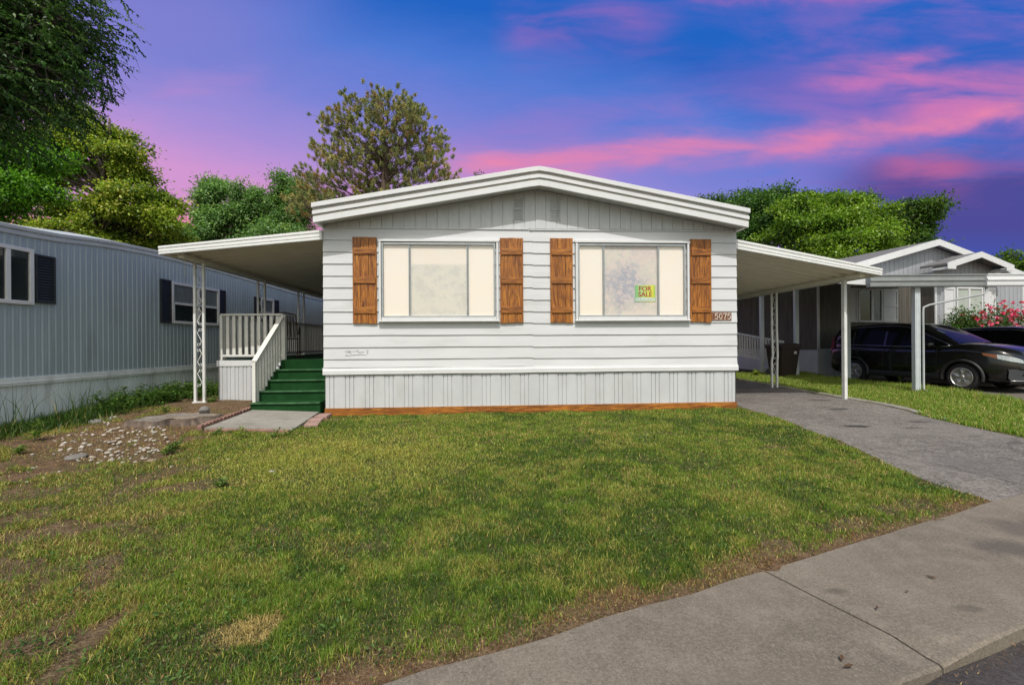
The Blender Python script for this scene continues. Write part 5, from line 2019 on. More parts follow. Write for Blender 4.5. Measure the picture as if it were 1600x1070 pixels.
def l_window(x0, x1, z0, z1, mull, sash, panes):
    mb = MB()
    w = 0.055
    mb.box((x0, -0.05, z0), (x0 + w, 0.0, z1))
    mb.box((x1 - w, -0.05, z0), (x1, 0.0, z1))
    mb.box((x0 + w + .0005, -0.05, z1 - w), (x1 - w - .0005, 0.0, z1))
    mb.box((x0 + w + .0005, -0.055, z0), (x1 - w - .0005, 0.0, z0 + w))
    xs = [x0 + w] + [m_ for m_ in mull] + [x1 - w]
    for m_ in mull:
        mb.box((m_ - 0.03, -0.046, z0 + w + .0005), (m_ + 0.03, -0.002, z1 - w - .0005))
    if sash:
        for a, b_ in zip(xs[:-1], xs[1:]):
            mb.box((a + 0.031, -0.044, sash - 0.025), (b_ - 0.031, -0.006, sash + 0.025))
            mb.box((a, -0.0435, z0 + w + 0.001), (a + 0.0305, -0.006, sash - 0.026))
    wn = mb.build('window', M_white2, lh, LM, bevel=0.004)
    for a, b_ in zip(xs[:-1], xs[1:]):
        for (c0, c1, mm) in (((z0 + w, sash, panes[0]), (sash, z1 - w, panes[1])) if sash else ((z0 + w, z1 - w, panes[0]),)):
            mb = MB()
            mb.box((a + 0.002, -0.018, c0 + 0.002), (b_ - 0.002, -0.013, c1 - 0.002))
            mb.build('pane', mm, wn, LM)


def l_shutter(x0, x1, z0, z1):
    mb = MB()
    mb.box((x0, -0.045, z0), (x0 + 0.03, -0.012, z1))
    mb.box((x1 - 0.03, -0.045, z0), (x1, -0.012, z1))
    mb.box((x0 + 0.0305, -0.045, z1 - 0.03), (x1 - 0.0305, -0.012, z1))
    mb.box((x0 + 0.0305, -0.045, z0), (x1 - 0.0305, -0.012, z0 + 0.03))
    n = int((z1 - z0 - 0.06) / 0.042)
    for k in range(n):
        z = z0 + 0.032 + k * 0.042
        mb.prism([(-0.040, z), (-0.018, z + 0.036), (-0.014, z + 0.036), (-0.036, z)], 0, x0 + 0.031, x1 - 0.031)
    mb.box((x0 + 0.03, -0.0135, z0 + 0.02), (x1 - 0.03, -0.0121, z1 - 0.02))
    mb.build('shutter', M_navy, lh, LM)


l_window(-0.75, 0.42, 1.86, 2.70, [-0.2, 0.08], None, (M_dglass, M_dglass))
l_shutter(0.44, 0.74, 1.90, 2.64)
l_shutter(2.84, 3.11, 1.70, 2.60)
l_window(3.12, 4.62, 1.70, 2.58, [3.92], 2.13, (M_dglass, M_curtain))
l_shutter(4.63, 4.86, 1.70, 2.58)
l_shutter(6.08, 6.36, 1.72, 2.56)
l_window(6.38, 7.05, 1.72, 2.56, [], 2.15, (M_dglass, M_curtain))
l_shutter(7.07, 7.32, 1.72, 2.56)

# ------------------------------------------------------------------ pale grey gabled home on the right
NM = Matrix(((0.978, -0.208, 0, 15.0), (0.208, 0.978, 0, 16.3), (0, 0, 1, 0), (0, 0, 0, 1)))     # x: along its front, y: away from us
M_ngrey = mat('pale grey board siding', (0.345, 0.355, 0.385), 0.6, 0.06, 3, stretch=(3, 1, 0.6))
M_shingle = mat('grey roof shingle', (0.15, 0.145, 0.145), 0.9, 0.25, 14, bump=0.8, bscale=40, stretch=(1, 1, 3))
nh = thing('mobile_home', 'pale grey gabled mobile home with white fascia and white shutters behind the carport', 'mobile home', NM)
UB, YB = -0.66, -0.6
PK = 4.78
SL = 0.265
HW = 4.95


def n_roof(x):
    return PK - SL * abs(x)


def boards(mb, x0, x1, y, z0, ztop, pit=0.2, frame=None):
    x = x0
    while x < x1 - 0.01:
        x2 = min(x + pit, x1)
        za, zb_ = ztop(x), ztop(x2 - 0.012)
        if x < 0 < x2:
            mb.prism([(x, z0), (x2 - 0.012, z0), (x2 - 0.012, zb_), (0, ztop(0)), (x, za)], 1, y, y + 0.03)
        else:
            mb.prism([(x, z0), (x2 - 0.012, z0), (x2 - 0.012, zb_), (x, za)], 1, y, y + 0.03)
        x = x2


mb = MB()
boards(mb, -4.80, UB, 0.0, 3.22, lambda x: n_roof(x) - 0.16)
boards(mb, UB, 4.80, 0.0, 3.0, lambda x: n_roof(x) - 0.16)
boards(mb, UB, 4.8, YB, 0.5, lambda x: min(3.6, n_roof(x) - 0.2))
mb.box((-4.78, 0.015, 0.1), (4.78, 0.02, 3.3))
mb.box((-4.80, 0.03, 0.1), (4.8, 14.5, 3.36))
mb.prism([(UB + 0.003, 0.1), (4.79, 0.1), (4.79, 3.25), (4.4, 3.40), (UB + 0.003, 3.58)], 1, YB + 0.031, -0.001)
mb.prism([(-4.7, 3.35), (4.7, 3.35), (0, PK - 0.18)], 1, 0.012, 0.025)
mb.build('wall', M_ngrey, nh, NM)
# brown boards of the sheltered walls, carport shade darkened into their colour
M_shade_boards = mat('shade darkened brown boards', (0.115, 0.105, 0.09), 0.7, 0.2, 2.5, stretch=(3, 3, 0.4))
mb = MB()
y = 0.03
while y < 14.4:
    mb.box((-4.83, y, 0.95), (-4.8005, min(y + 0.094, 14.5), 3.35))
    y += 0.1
o = mb.build('side_wall', M_shade_boards, nh, NM)
o['label'] = 'brown side wall with shade put into its colour'
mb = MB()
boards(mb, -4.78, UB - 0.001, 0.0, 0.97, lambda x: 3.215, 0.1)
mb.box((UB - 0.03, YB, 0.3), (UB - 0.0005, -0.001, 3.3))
o = mb.build('entrance_wall', M_shade_boards, nh, NM)
o['label'] = 'brown wall under the carport roof, shade put into its colour'
mb = MB()
for sgn in (-1, 1):
    mb.prism([(0, PK), (sgn * (HW + 0.25), n_roof(HW + 0.25)), (sgn * (HW + 0.25), n_roof(HW + 0.25) - 0.1), (0, PK - 0.1)], 1, -0.27, 14.8)
mb.build('roof', M_shingle, nh, NM)
mb = MB()
for sgn in (-1, 1):
    mb.prism([(0, PK + 0.008), (sgn * (HW + 0.26), n_roof(HW + 0.26) + 0.008), (sgn * (HW + 0.26), n_roof(HW + 0.26) - 0.21), (0, PK - 0.21)], 1, -0.30, -0.271)
    a, b_ = sorted((sgn * (HW + 0.252), sgn * (HW + 0.275)))
    mb.box((a, -0.2705, n_roof(HW + 0.26) - 0.2), (b_, 14.8, n_roof(HW + 0.26) + 0.006))
mb.build('fascia', M_white2, nh, NM)
mb = MB()
for sgn in (-1, 1):
    mb.prism([(0, PK - 0.105), (sgn * HW, n_roof(HW) - 0.105), (sgn * HW, n_roof(HW) - 0.12), (0, PK - 0.12)], 1, -0.2705, -0.001)
mb.build('soffit', M_ngrey, nh, NM)
# small entrance gable
PX, PZ, PH, PS = 0.62, 4.2, 1.44, 0.285
mb = MB()
for sgn in (-1, 1):
    mb.prism([(PX, PZ), (PX + sgn * PH, PZ - PS * PH), (PX + sgn * PH, PZ - PS * PH - 0.07), (PX, PZ - 0.07)], 1, -1.1, -0.25)
mb.build('porch_roof', M_shingle, nh, NM)
mb = MB()
for sgn in (-1, 1):
    e = PX + sgn * (PH + 0.02)
    mb.prism([(PX, PZ + 0.008), (e, PZ - PS * PH + 0.004), (e, PZ - PS * PH - 0.20), (e - sgn * 0.34, PZ - PS * PH - 0.20), (e - sgn * 0.34, PZ - PS * PH - 0.10), (PX, PZ - 0.19)], 1, -1.13, -1.101)
    a, b_ = sorted((PX + sgn * (PH - 0.30), PX + sgn * PH))
    mb.box((a, -1.1005, PZ - PS * PH - 0.198), (b_, YB - 0.035, PZ - PS * PH - 0.12))
mb.build('porch_fascia', M_white2, nh, NM)
mb = MB()
boards(mb, PX - PH + 0.05, PX + PH - 0.05, YB - 0.032, 3.30, lambda x: PZ - PS * abs(x - PX) - 0.075)
mb.build('porch_gable', M_ngrey, nh, NM)
# skirting of the left half, light vertical lines
mb = MB()
prof = []
x = -4.84
while x < UB - 0.1:
    for a, y in ((0, -0.03), (0.005, -0.014), (0.02, -0.014), (0.025, -0.03), (0.08, -0.034)):
        prof.append((x + a, y))
    x += 0.15
mb.sheet([[(a, y, -0.05) for a, y in prof], [(a, y, 0.93) for a, y in prof]], None)
mb.box((-4.86, -0.045, 0.90), (UB, -0.001, 0.97))
mb.box((-4.86, -0.03, -0.05), (-4.832, 14.5, 0.92))
mb.build('skirting', M_skirt, nh, NM)
mb = MB()
mb.box((-4.86, -0.035, 0.98), (-4.78, -0.001, 3.40))
mb.build('corner_trim', M_white2, nh, NM)
mb = MB()
mb.box((UB - 0.035, YB - 0.04, 0.3), (UB + 0.03, YB - 0.0005, 3.38))
mb.build('corner_trim', M_white2, nh, NM)


def n_x(px, y):
    """front coordinate on the plane y of the grey home that is seen at column px"""
    r_ = (px - 800) / F
    # X = 15+.978x-.208y ; Z = 16.3+.208x+.978y
    return (r_ * (16.3 + .978 * y) - 15 + .208 * y) / (.978 - .208 * r_)


def n_window(x0, x1, y, z0, z1, mulls, pane_m, mw=0.05):
    mb = MB()
    w = 0.06
    mb.box((x0, y - 0.05, z0), (x0 + w, y - 0.001, z1))
    mb.box((x1 - w, y - 0.05, z0), (x1, y - 0.001, z1))
    mb.box((x0 + w + .0005, y - 0.05, z1 - w), (x1 - w - .0005, y - 0.001, z1))
    mb.box((x0 + w + .0005, y - 0.05, z0), (x1 - w - .0005, y - 0.001, z0 + w))
    xs = [x0 + w] + mulls + [x1 - w]
    for m_ in mulls:
        mb.box((m_ - mw / 2, y - 0.046, z0 + w + .0005), (m_ + mw / 2, y - 0.002, z1 - w - .0005))
    wn = mb.build('window', M_white2, nh, NM)
    for k, (a, b_) in enumerate(zip(xs[:-1], xs[1:])):
        mb = MB()
        mb.box((a, y - 0.02, z0 + w), (b_, y - 0.015, z1 - w))
        mb.build('pane', pane_m[k % len(pane_m)], wn, NM)


def n_shutter(x0, x1, y, z0, z1):
    mb = MB()
    w = 0.06
    mb.box((x0, y - 0.045, z0), (x0 + w, y - 0.002, z1))
    mb.box((x1 - w, y - 0.045, z0), (x1, y - 0.002, z1))
    for a, b_ in ((z0, z0 + 0.09), (z0 + (z1 - z0) * 0.5 - 0.04, z0 + (z1 - z0) * 0.5 + 0.04), (z1 - 0.09, z1)):
        mb.box((x0 + w + .0005, y - 0.045, a), (x1 - w - .0005, y - 0.002, b_))
    mb.box((x0 + w - 0.01, y - 0.026, z0 + 0.02), (x1 - w + 0.01, y - 0.0025, z1 - 0.02))
    mb.build('shutter', M_white2, nh, NM)


M_nblind = mat('pale green blind', (0.42, 0.46, 0.41), 0.6, 0.06, 3)
yA, yB = 0.0, YB
zA = lambda py: 1.25 + (531.5 - py) * 15.4 / F
n_window(n_x(1340, yA), n_x(1378, yA), yA, zA(503), zA(449), [n_x(1362, yA)], (M_dglass, M_curtain), 0.1)
n_shutter(n_x(1327, yA), n_x(1339, yA), yA, zA(503), zA(449))
n_shutter(n_x(1379, yA), n_x(1402, yA), yA, zA(503), zA(449))
zB = lambda py: 1.25 + (530.5 - py) * 15.5 / F
n_window(n_x(1493, yB), n_x(1534, yB), yB, zB(530), zB(447), [n_x(1513, yB)], (M_nblind, M_nblind), 0.08)
n_shutter(n_x(1474, yB), n_x(1491, yB), yB, zB(530), zB(447))
n_shutter(n_x(1536, yB), n_x(1554, yB), yB, zB(530), zB(447))
mb = MB()
xx = n_x(1595, yB)
mb.box((xx, yB - 0.06, 0.4), (xx + 0.06, yB - 0.001, 3.3))
mb.build('downspout', M_white2, nh, NM)

# ------------------------------------------------------------------ neighbour's carport
M_cgut = mat('shade toned carport gutter', (0.235, 0.25, 0.25), 0.45, 0.08, 5)  # darker grey stands in for the shade on the left gutter
M_cpost = mat('pale grey carport post', (0.52, 0.56, 0.58), 0.5, 0.06, 5)
nc = thing('carport', 'flat grey roofed carport with square posts sheltering the black cars', 'carport', T(9.05, 10.1, 0.07))
XL, XC, XR = 7.9, 10.42, 14.5
mb = MB()
def slab(P, th):
    mb.face(P)
    mb.face([(x, y, z - th) for x, y, z in P])
    for k in range(len(P)):
        a, b_ = P[k], P[(k + 1) % len(P)]
        mb.face([a, b_, (b_[0], b_[1], b_[2] - th), (a[0], a[1], a[2] - th)])


zc = lambda y: 2.62 + (y - 10.14) * 0.125
slab([(XL, 10.14, 2.62), (13.9, 10.14, 2.62), (13.9, 12.4, zc(12.4)), (13.6, 15.2, zc(15.2)), (13.6, 15.9, zc(15.9)), (10.14, 15.15, zc(15.15)), (8.1, 15.0, zc(15.0))], 0.07)
slab([(13.902, 10.10, 2.62), (XR, 10.10, 2.62), (XR, 12.0, zc(12.0)), (13.902, 12.0, zc(12.0))], 0.07)
slab([(8.1, 15.004, 3.2), (10.13, 15.154, 3.22), (9.0, 20.5, 3.30), (7.6, 20.5, 3.26)], 0.06)
mb.build('roof', mat('carport roof sheet', (0.36, 0.37, 0.37), 0.5, 0.06, 3), nc)


def gutter(x0, x1, y0, mat_, name):
    mb = MB()
    poly = [(y0 + 0.12, 2.42), (y0 + 0.01, 2.42), (y0, 2.44), (y0, 2.53), (y0 - 0.02, 2.545), (y0 - 0.02, 2.575), (y0 + 0.004, 2.59), (y0 + 0.004, 2.655), (y0 - 0.015, 2.665), (y0 - 0.015, 2.69), (y0 + 0.12, 2.69)]
    mb.prism(poly, 0, x0, x1)
    return mb.build(name, mat_, nc)


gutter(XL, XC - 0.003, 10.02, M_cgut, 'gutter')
gutter(XC, XR, 9.97, M_white2, 'front_gutter')
for (x, y, z0, z1) in ((9.03, 10.17, 0.04, 2.53), (9.58, 13.0, 0.05, 2.86), (8.87, 14.2, 0.1, 3.04), (8.62, 15.7, 0.1, 3.13), (13.9, 10.2, -0.06, 2.53)):
    mb = MB()
    mb.box((x - 0.06, y - 0.05, z0), (x + 0.06, y + 0.05, z1))
    mb.box((x - 0.035, y - 0.056, z0 + 0.001), (x - 0.02, y - 0.0505, z1 - 0.001))
    mb.box((x + 0.02, y - 0.056, z0 + 0.001), (x + 0.035, y - 0.0505, z1 - 0.001))
    mb.build('post', M_cpost, nc, bevel=0.006)
mb = MB()
c0 = (XC + 0.06, 10.05, 2.42)
mb.tube([c0, (XC + 0.06, 10.05, 2.30), (XC - 0.0, 10.05, 2.25), (9.25, 10.08, 2.02), (9.13, 10.09, 1.97), (9.118, 10.09, 1.85), (9.118, 10.09, 0.15), (9.17, 10.0, 0.10), (9.2, 9.9, 0.09)], 0.022, 8)
mb.build('downspout', mat('grey downspout', (0.36, 0.38, 0.38), 0.5, 0.06, 5), nc, smooth=True)
# the beam end that reaches over to the white carport roof
mb = MB()
mb.bar((7.45, 10.35, 2.62), (7.95, 10.2, 2.56), 0.1, 0.16)
mb.build('beam_end', M_white2, nc)

# ramp railing in front of the grey home
M_ramp = mat('pale ramp railing', (0.6, 0.6, 0.57), 0.55, 0.08, 6)
rp = thing('ramp_railing', 'pale railing of a ramp in the shade beside the grey gabled home', 'railing', T(8.82, 15.3, 0.1))
A = Vector((8.90, 15.0, 0.0))
B = Vector((8.36, 17.5, 0.0))
mb = MB()
mb.bar(A + Vector((0, 0, 1.22)), B + Vector((0, 0, 1.60)), 0.06, 0.06)
mb.bar(A + Vector((0, 0, 0.50)), B + Vector((0, 0, 0.80)), 0.05, 0.07)
for f in (0.0, 1.0):
    p = A.lerp(B, f)
    mb.bar(p + Vector((0, 0, 0.0)), p + Vector((0, 0, 1.25 + 0.38 * f)), 0.09, 0.09, (0, 1, 0))
mb.build('rails', M_ramp, rp)
for k in range(20):
    f = (k + 0.5) / 20
    p = A.lerp(B, f)
    mb = MB()
    mb.bar(p + Vector((0, 0, 0.52 + 0.3 * f)), p + Vector((0, 0, 1.2 + 0.38 * f)), 0.045, 0.035, (0, 1, 0))
    mb.build('baluster', M_ramp, rp)

# wheelie bin
M_bin = mat('brown bin plastic', (0.03, 0.018, 0.014), 0.5, 0.12, 5)
bm_ = T(8.35, 14.05, 0.13, R(10))
tb = thing('wheelie_bin', 'brown wheelie bin standing in the shade behind the scrolled carport post', 'bin', bm_)


def frust(mb, a, b_, z0, z1, yo0=0.0, yo1=0.0):
    P = [(-a[0], -a[1] + yo0, z0), (a[0], -a[1] + yo0, z0), (a[0], a[1] + yo0, z0), (-a[0], a[1] + yo0, z0)]
    Q = [(-b_[0], -b_[1] + yo1, z1), (b_[0], -b_[1] + yo1, z1), (b_[0], b_[1] + yo1, z1), (-b_[0], b_[1] + yo1, z1)]
    mb.face(list(reversed(P)))
    mb.face(Q)
    for k in range(4):
        mb.face([P[k], P[(k + 1) % 4], Q[(k + 1) % 4], Q[k]])


mb = MB()
frust(mb, (0.24, 0.25), (0.31, 0.34), 0.05, 0.93)
frust(mb, (0.335, 0.365), (0.335, 0.365), 0.9, 0.96)
mb.build('bin_body', M_bin, tb, bm_, bevel=0.02)
mb = MB()
frust(mb, (0.345, 0.385), (0.33, 0.37), 0.965, 1.0)
frust(mb, (0.33, 0.37), (0.22, 0.26), 1.0, 1.05)
mb.tube([(-0.3, 0.4, 0.97), (0.3, 0.4, 0.97)], 0.016, 8)
mb.build('lid', M_bin, tb, bm_, bevel=0.01)
for s_ in (-1, 1):
    mb = MB()
    mb.lathe([(0.02, -0.03), (0.12, -0.03), (0.13, -0.015), (0.13, 0.015), (0.12, 0.03), (0.02, 0.03)], 20, Matrix.Translation((s_ * 0.27, 0.24, 0.13)) @ Matrix.Rotation(R(90), 4, 'Y'))
    mb.build('wheel', M_dark, tb, bm_)
mb = MB()
mb.box((0.10, -0.345, 0.72), (0.19, -0.338, 0.80))
mb.build('sticker', mat('pale sticker', (0.6, 0.6, 0.58), 0.5), tb, bm_)

# a light roof far behind, seen under the awning
fh = thing('distant_house', 'distant house with a light grey roof glimpsed under the left awning', 'house', T(-16, 40))
mb = MB()
mb.box((-22, 38, -0.1), (-13.5, 46, 4.6))
mb.build('wall', M_lgrey, fh)
mb = MB()
for y0, y1, z0, z1 in ((37.4, 42, 4.55, 6.2), (42, 46.6, 6.2, 4.55)):
    mb.face([(-22.5, y0, z0), (-13, y0, z0), (-13, y1, z1), (-22.5, y1, z1)])
    mb.face([(-22.5, y0, z0 - 0.15), (-13, y0, z0 - 0.15), (-13, y1, z1 - 0.15), (-22.5, y1, z1 - 0.15)])
mb.face([(-13.5, 38, 4.6), (-13.5, 46, 4.6), (-13.5, 42, 6.05)])
mb.build('roof', M_roofm, fh)

# ------------------------------------------------------------------ cars
M_paint = mat('black car paint', (0.006, 0.006, 0.007), 0.2, 0.05, 2, coat=0.7, spec=0.4)
M_cglass = mat('tinted car glass', (0.007, 0.008, 0.008), 0.08, 0.1, 2, spec=0.09)
M_plast = mat('black plastic trim', (0.022, 0.022, 0.023), 0.5, 0.1, 20)
M_tyre = mat('tyre rubber', (0.018, 0.018, 0.018), 0.85, 0.15, 20)
M_rim = mat('silver wheel', (0.48, 0.48, 0.47), 0.3, 0.05, 10, metal=0.75)
M_chrome = mat('chrome trim', (0.62, 0.64, 0.66), 0.12, 0.03, 5, metal=1.0)
M_lamp = mat('headlamp glass', (0.36, 0.38, 0.38), 0.12, 0.15, 25, spec=0.8, coat=1.0)
M_amber = mat('amber lens', (0.22, 0.08, 0.03), 0.2, 0.1, 10, coat=1.0)
M_tail = mat('red tail lens', (0.14, 0.010, 0.008), 0.4, 0.1, 10, spec=0.15)


def car(name, label, mtx, hs=1.0, group=None):
    t_ = thing(name, label, 'car', mtx, group)
    XB = [-2.26, -2.18, -2.0, -1.7, -1.31, -0.9, -0.4, 0.1, 0.6, 0.95, 1.31, 1.65, 1.95, 2.12, 2.22, 2.28]

    def I(x, pts):
        return float(np.interp(x, [p[0] for p in pts], [p[1] for p in pts]))
    WT = [(-2.26, 0.62), (-2.18, 0.76), (-2.0, 0.85), (-1.6, 0.905), (-0.9, 0.91), (0.6, 0.905), (1.31, 0.905), (1.65, 0.885), (1.95, 0.82), (2.12, 0.72), (2.22, 0.58), (2.28, 0.40)]
    TOP = [(-2.26, 0.86), (-2.18, 0.98), (-2.0, 1.06), (-1.3, 1.12), (-0.4, 1.09), (0.6, 1.08), (0.95, 1.11), (1.31, 1.13), (1.65, 1.09), (1.95, 1.02), (2.12, 0.93), (2.22, 0.81), (2.28, 0.68)]
    BOT = [(-2.26, 0.48), (-2.18, 0.36), (-2.0, 0.30), (-1.6, 0.26), (1.6, 0.24), (1.95, 0.24), (2.12, 0.26), (2.22, 0.32), (2.28, 0.42)]
    mb = MB()
    rows = []
    for x in XB:
        w, zt, zb_ = I(x, WT), I(x, TOP) * (hs if x < 1 else (hs + 1) / 2), I(x, BOT)
        r_ = []
        for s_ in (-1, 1):
            half = [(0.0, zb_), (w * 0.86, zb_), (w * 0.965, zb_ + 0.06), (w * 0.985, zb_ + 0.16), (w, 0.5 * (zb_ + zt)), (w * 0.985, zt - 0.17), (w * 0.955, zt - 0.06), (w * 0.90, zt - 0.012), (w * 0.5, zt + 0.012 + 0.02 * (x > 0.9)), (0.0, zt + 0.02 + 0.025 * (x > 0.9))]
            r_ += [(x, -s_ * y, z) for y, z in (half if s_ == 1 else reversed(half))][(0 if s_ == -1 else 0):]
        rows.append(r_)
    mb.sheet(rows, None)
    mb.face(rows[0])
    mb.face(rows[-1])
    # greenhouse shell
    ZR = [(-2.2, 1.06), (-2.12, 1.28), (-1.98, 1.53), (-1.75, 1.65), (-1.3, 1.71), (-0.7, 1.735), (-0.2, 1.72), (0.15, 1.67), (0.45, 1.51), (0.8, 1.32), (1.12, 1.13)]
    WR = [(-2.2, 0.60), (-1.9, 0.60), (-1.3, 0.63), (0.0, 0.65), (0.5, 0.70), (1.12, 0.77)]
    WB = [(-2.2, 0.70), (-2.0, 0.78), (-1.6, 0.845), (0.3, 0.85), (1.12, 0.82)]

    def zr(x): return I(x, ZR) * hs
    def zb2(x): return I(x, TOP) * hs - 0.03
    def gp_(x, t, s_, off=0.0):
        """point of the side of the greenhouse, t=0 belt, t=1 roof rail"""
        z1 = max(zr(x) - 0.045, zb2(x) + 0.001)
        z0 = zb2(x)
        y = I(x, WB) + (I(x, WR) - I(x, WB)) * (t * (z1 - z0) / (0.66 * hs)) ** 1.0 if True else 0
        return (x, s_ * (y + off), z0 + (z1 - z0) * t)
    mbg = MB()
    rows = []
    xs = [-2.2, -2.1, -1.92, -1.7, -1.3, -0.7, -0.2, 0.15, 0.45, 0.8, 1.12]
    for x in xs:
        r_ = []
        for s_ in (-1, 1):
            a = [gp_(x, t, s_) for t in (0, 0.33, 0.66, 1.0)]
            y1 = abs(a[-1][1])
            a += [(x, s_ * y1 * 0.93, zr(x) - 0.015), (x, s_ * y1 * 0.6, zr(x) + 0.0), (x, 0, zr(x) + 0.012)]
            r_ += a if s_ == -1 else list(reversed(a))[1:]
        rows.append(r_)
    mbg.sheet(rows, None)
    body = mb.build('body', M_paint, t_, mtx, smooth=True)
    mbg.build('roof', M_paint, body, mtx, smooth=True)
    # cut the wheel arches out of the body
    for wx in (-1.31, 1.31):
        for s_ in (-1, 1):
            bm = bmesh.new()
            bmesh.ops.create_cone(bm, cap_ends=True, segments=40, radius1=0.385, radius2=0.385, depth=0.46, matrix=Matrix.Translation((wx, s_ * 0.80, 0.34)) @ Matrix.Rotation(R(90), 4, 'X'))
            me = bpy.data.meshes.new('arch')
            bm.to_mesh(me)
            bm.free()
            cu = bpy.data.objects.new('arch', me)
            COL.objects.link(cu)
            cu.parent = body.parent
            md = body.modifiers.new('arch', 'BOOLEAN')
            md.operation = 'DIFFERENCE'
            md.object = cu
            md.solver = 'EXACT'
            bpy.context.view_layer.update()
            dg = bpy.context.evaluated_depsgraph_get()
            nm_ = bpy.data.meshes.new_from_object(body.evaluated_get(dg))
            body.modifiers.clear()
            body.data = nm_
            bpy.data.objects.remove(cu)
    if not body.data.materials:
        body.data.materials.append(M_paint)
    # glass
    for s_ in (-1, 1):
        for (x0, x1, nme) in ((-1.98, -1.42, 'quarter_window'), (-1.36, -0.52, 'rear_door_window'), (-0.46, 0.52, 'front_door_window')):
            mb = MB()
            n = 8
            top, bt = [], []
            for k in range(n + 1):
                x = x0 + (x1 - x0) * k / n
                t1 = 0.90
                if nme == 'quarter_window':
                    t1 = 0.30 + 0.60 * min(1, (x - x0) / 0.42)
                if nme == 'front_door_window' and x > 0.0:
                    t1 = 0.88
                top.append(gp_(x, t1, s_, 0.006))
                bt.append(gp_(x, 0.07 if nme != 'quarter_window' else 0.07 + 0.18 * max(0, 1 - (x - x0) / 0.3), s_, 0.006))
            for k in range(n):
                mb.face([bt[k], bt[k + 1], top[k + 1], top[k]])
            if nme == 'front_door_window':
                xs2 = [0.52, 0.70, 0.88, 1.02]
                for a, b_ in zip(xs2[:-1], xs2[1:]):
                    mb.face([gp_(a, 0.08, s_, 0.006), gp_(b_, 0.08, s_, 0.006), gp_(b_, 0.78 if b_ < 0.95 else 0.2, s_, 0.006), gp_(a, 0.88 if a < 0.6 else 0.78, s_, 0.006)])
            mb.build(nme, M_cglass, t_, mtx)
        # bright line round the side glass
        mb = MB()
        line = [gp_(-2.0, 0.22, s_, 0.010)] + [gp_(x, 0.93 if x > -1.55 else 0.93 - 0.63 * ((-1.55 - x) / 0.45) ** 1.3, s_, 0.010) for x in np.linspace(-1.95, 0.05, 16)] + [gp_(x, 0.90, s_, 0.010) for x in (0.25, 0.45, 0.65, 0.85, 1.0)] + [gp_(1.05, 0.08, s_, 0.012)]
        low_ = [gp_(x, 0.03, s_, 0.012) for x in np.linspace(1.05, -1.75, 16)] + [gp_(-1.92, 0.10, s_, 0.010), gp_(-2.0, 0.22, s_, 0.010)]
        mb.tube(line + low_, 0.0085, 6)
        mb.build('window_trim', M_chrome, t_, mtx, smooth=True)
        # doors: handles, shut lines, lower cladding
        for hx in (-1.05, -0.05):
            mb = MB()
            zt = I(hx, TOP) * hs
            mb.bar((hx - 0.11, s_ * 0.915, zt - 0.19), (hx + 0.11, s_ * 0.915, zt - 0.185), 0.03, 0.03)
            mb.build('door_handle', M_paint, t_, mtx, bevel=0.01)
        for dx in (-0.5, 0.78):
            mb = MB()
            P = []
            for t in (0.0, 0.25, 0.5, 0.75, 1.0):
                zt = I(dx, TOP) * hs
                zz = 0.36 + (zt - 0.07 - 0.36) * t
                w = I(dx, WT)
                P.append((dx + 0.03 * t, s_ * (w * (0.985 + 0.012 * math.sin(math.pi * t)) + 0.002), zz))
            mb.tube(P, 0.005, 5)
            mb.build('door_seam', M_plast, t_, mtx)
        mb = MB()
        mb.prism([(s_ * 0.80, 0.235), (s_ * 0.905, 0.25), (s_ * 0.918, 0.33), (s_ * 0.905, 0.40), (s_ * 0.80, 0.40)], 0, -0.92, 0.92)
        mb.build('sill_cladding', M_plast, t_, mtx, bevel=0.01)
        # mirror
        mb = MB()
        m_ = Matrix.Translation((0.72, s_ * 1.0, 1.13 * hs)) @ Matrix.Diagonal((0.09, 0.13, 0.085, 1))
        mb.lathe([(0.02, -1), (0.6, -0.85), (0.95, -0.4), (1, 0.1), (0.8, 0.7), (0.3, 0.97), (0.02, 1)], 14, m_)
        mb.bar((0.72, s_ * 0.85, 1.05 * hs), (0.72, s_ * 0.95, 1.09 * hs), 0.06, 0.03)
        mb.build('mirror', M_paint, t_, mtx, smooth=True)
        # lamps
        mb = MB()
        pts_o = [(1.70, 0.875, 0.93), (1.95, 0.825, 0.90), (2.12, 0.725, 0.86), (2.21, 0.60, 0.815), (2.245, 0.50, 0.775)]
        pts_i = [(1.74, 0.885, 0.875), (1.97, 0.835, 0.80), (2.135, 0.735, 0.745), (2.23, 0.60, 0.715), (2.262, 0.50, 0.70)]
        for k in range(1, 4):
            mb.face([(x, s_ * (y + 0.012), z) for x, y, z in (pts_i[k], pts_i[k + 1], pts_o[k + 1], pts_o[k])])
        hl = mb.build('headlight', M_lamp, t_, mtx)
        mb = MB()
        mb.face([(x, s_ * (y + 0.012), z) for x, y, z in (pts_i[0], pts_i[1], pts_o[1], pts_o[0])])
        mb.build('indicator', M_amber, hl, mtx)
        mb = MB()
        mb.lathe([(0.005, 0.0), (0.05, 0.0), (0.055, 0.012), (0.03, 0.03), (0.005, 0.034)], 16, Matrix.Translation((2.135, s_ * 0.685, 0.47)) @ Matrix.Rotation(R(90 - 28 * s_ * -1 * -1), 4, 'Y'))
        mb.build('fog_light', M_lamp, t_, mtx)
        mb = MB()
        q_ = [(-2.0, 0.855, 1.0), (-2.13, 0.80, 0.98), (-2.19, 0.755, 0.96), (-2.19, 0.73, 1.08), (-2.15, 0.70, 1.3), (-2.08, 0.70, 1.42), (-2.05, 0.735, 1.38), (-2.02, 0.80, 1.12)]
        mb.face([(x + 0.02, s_ * (y - 0.02), z * hs) for x, y, z in q_])
        mb.build('taillight', M_tail, t_, mtx)
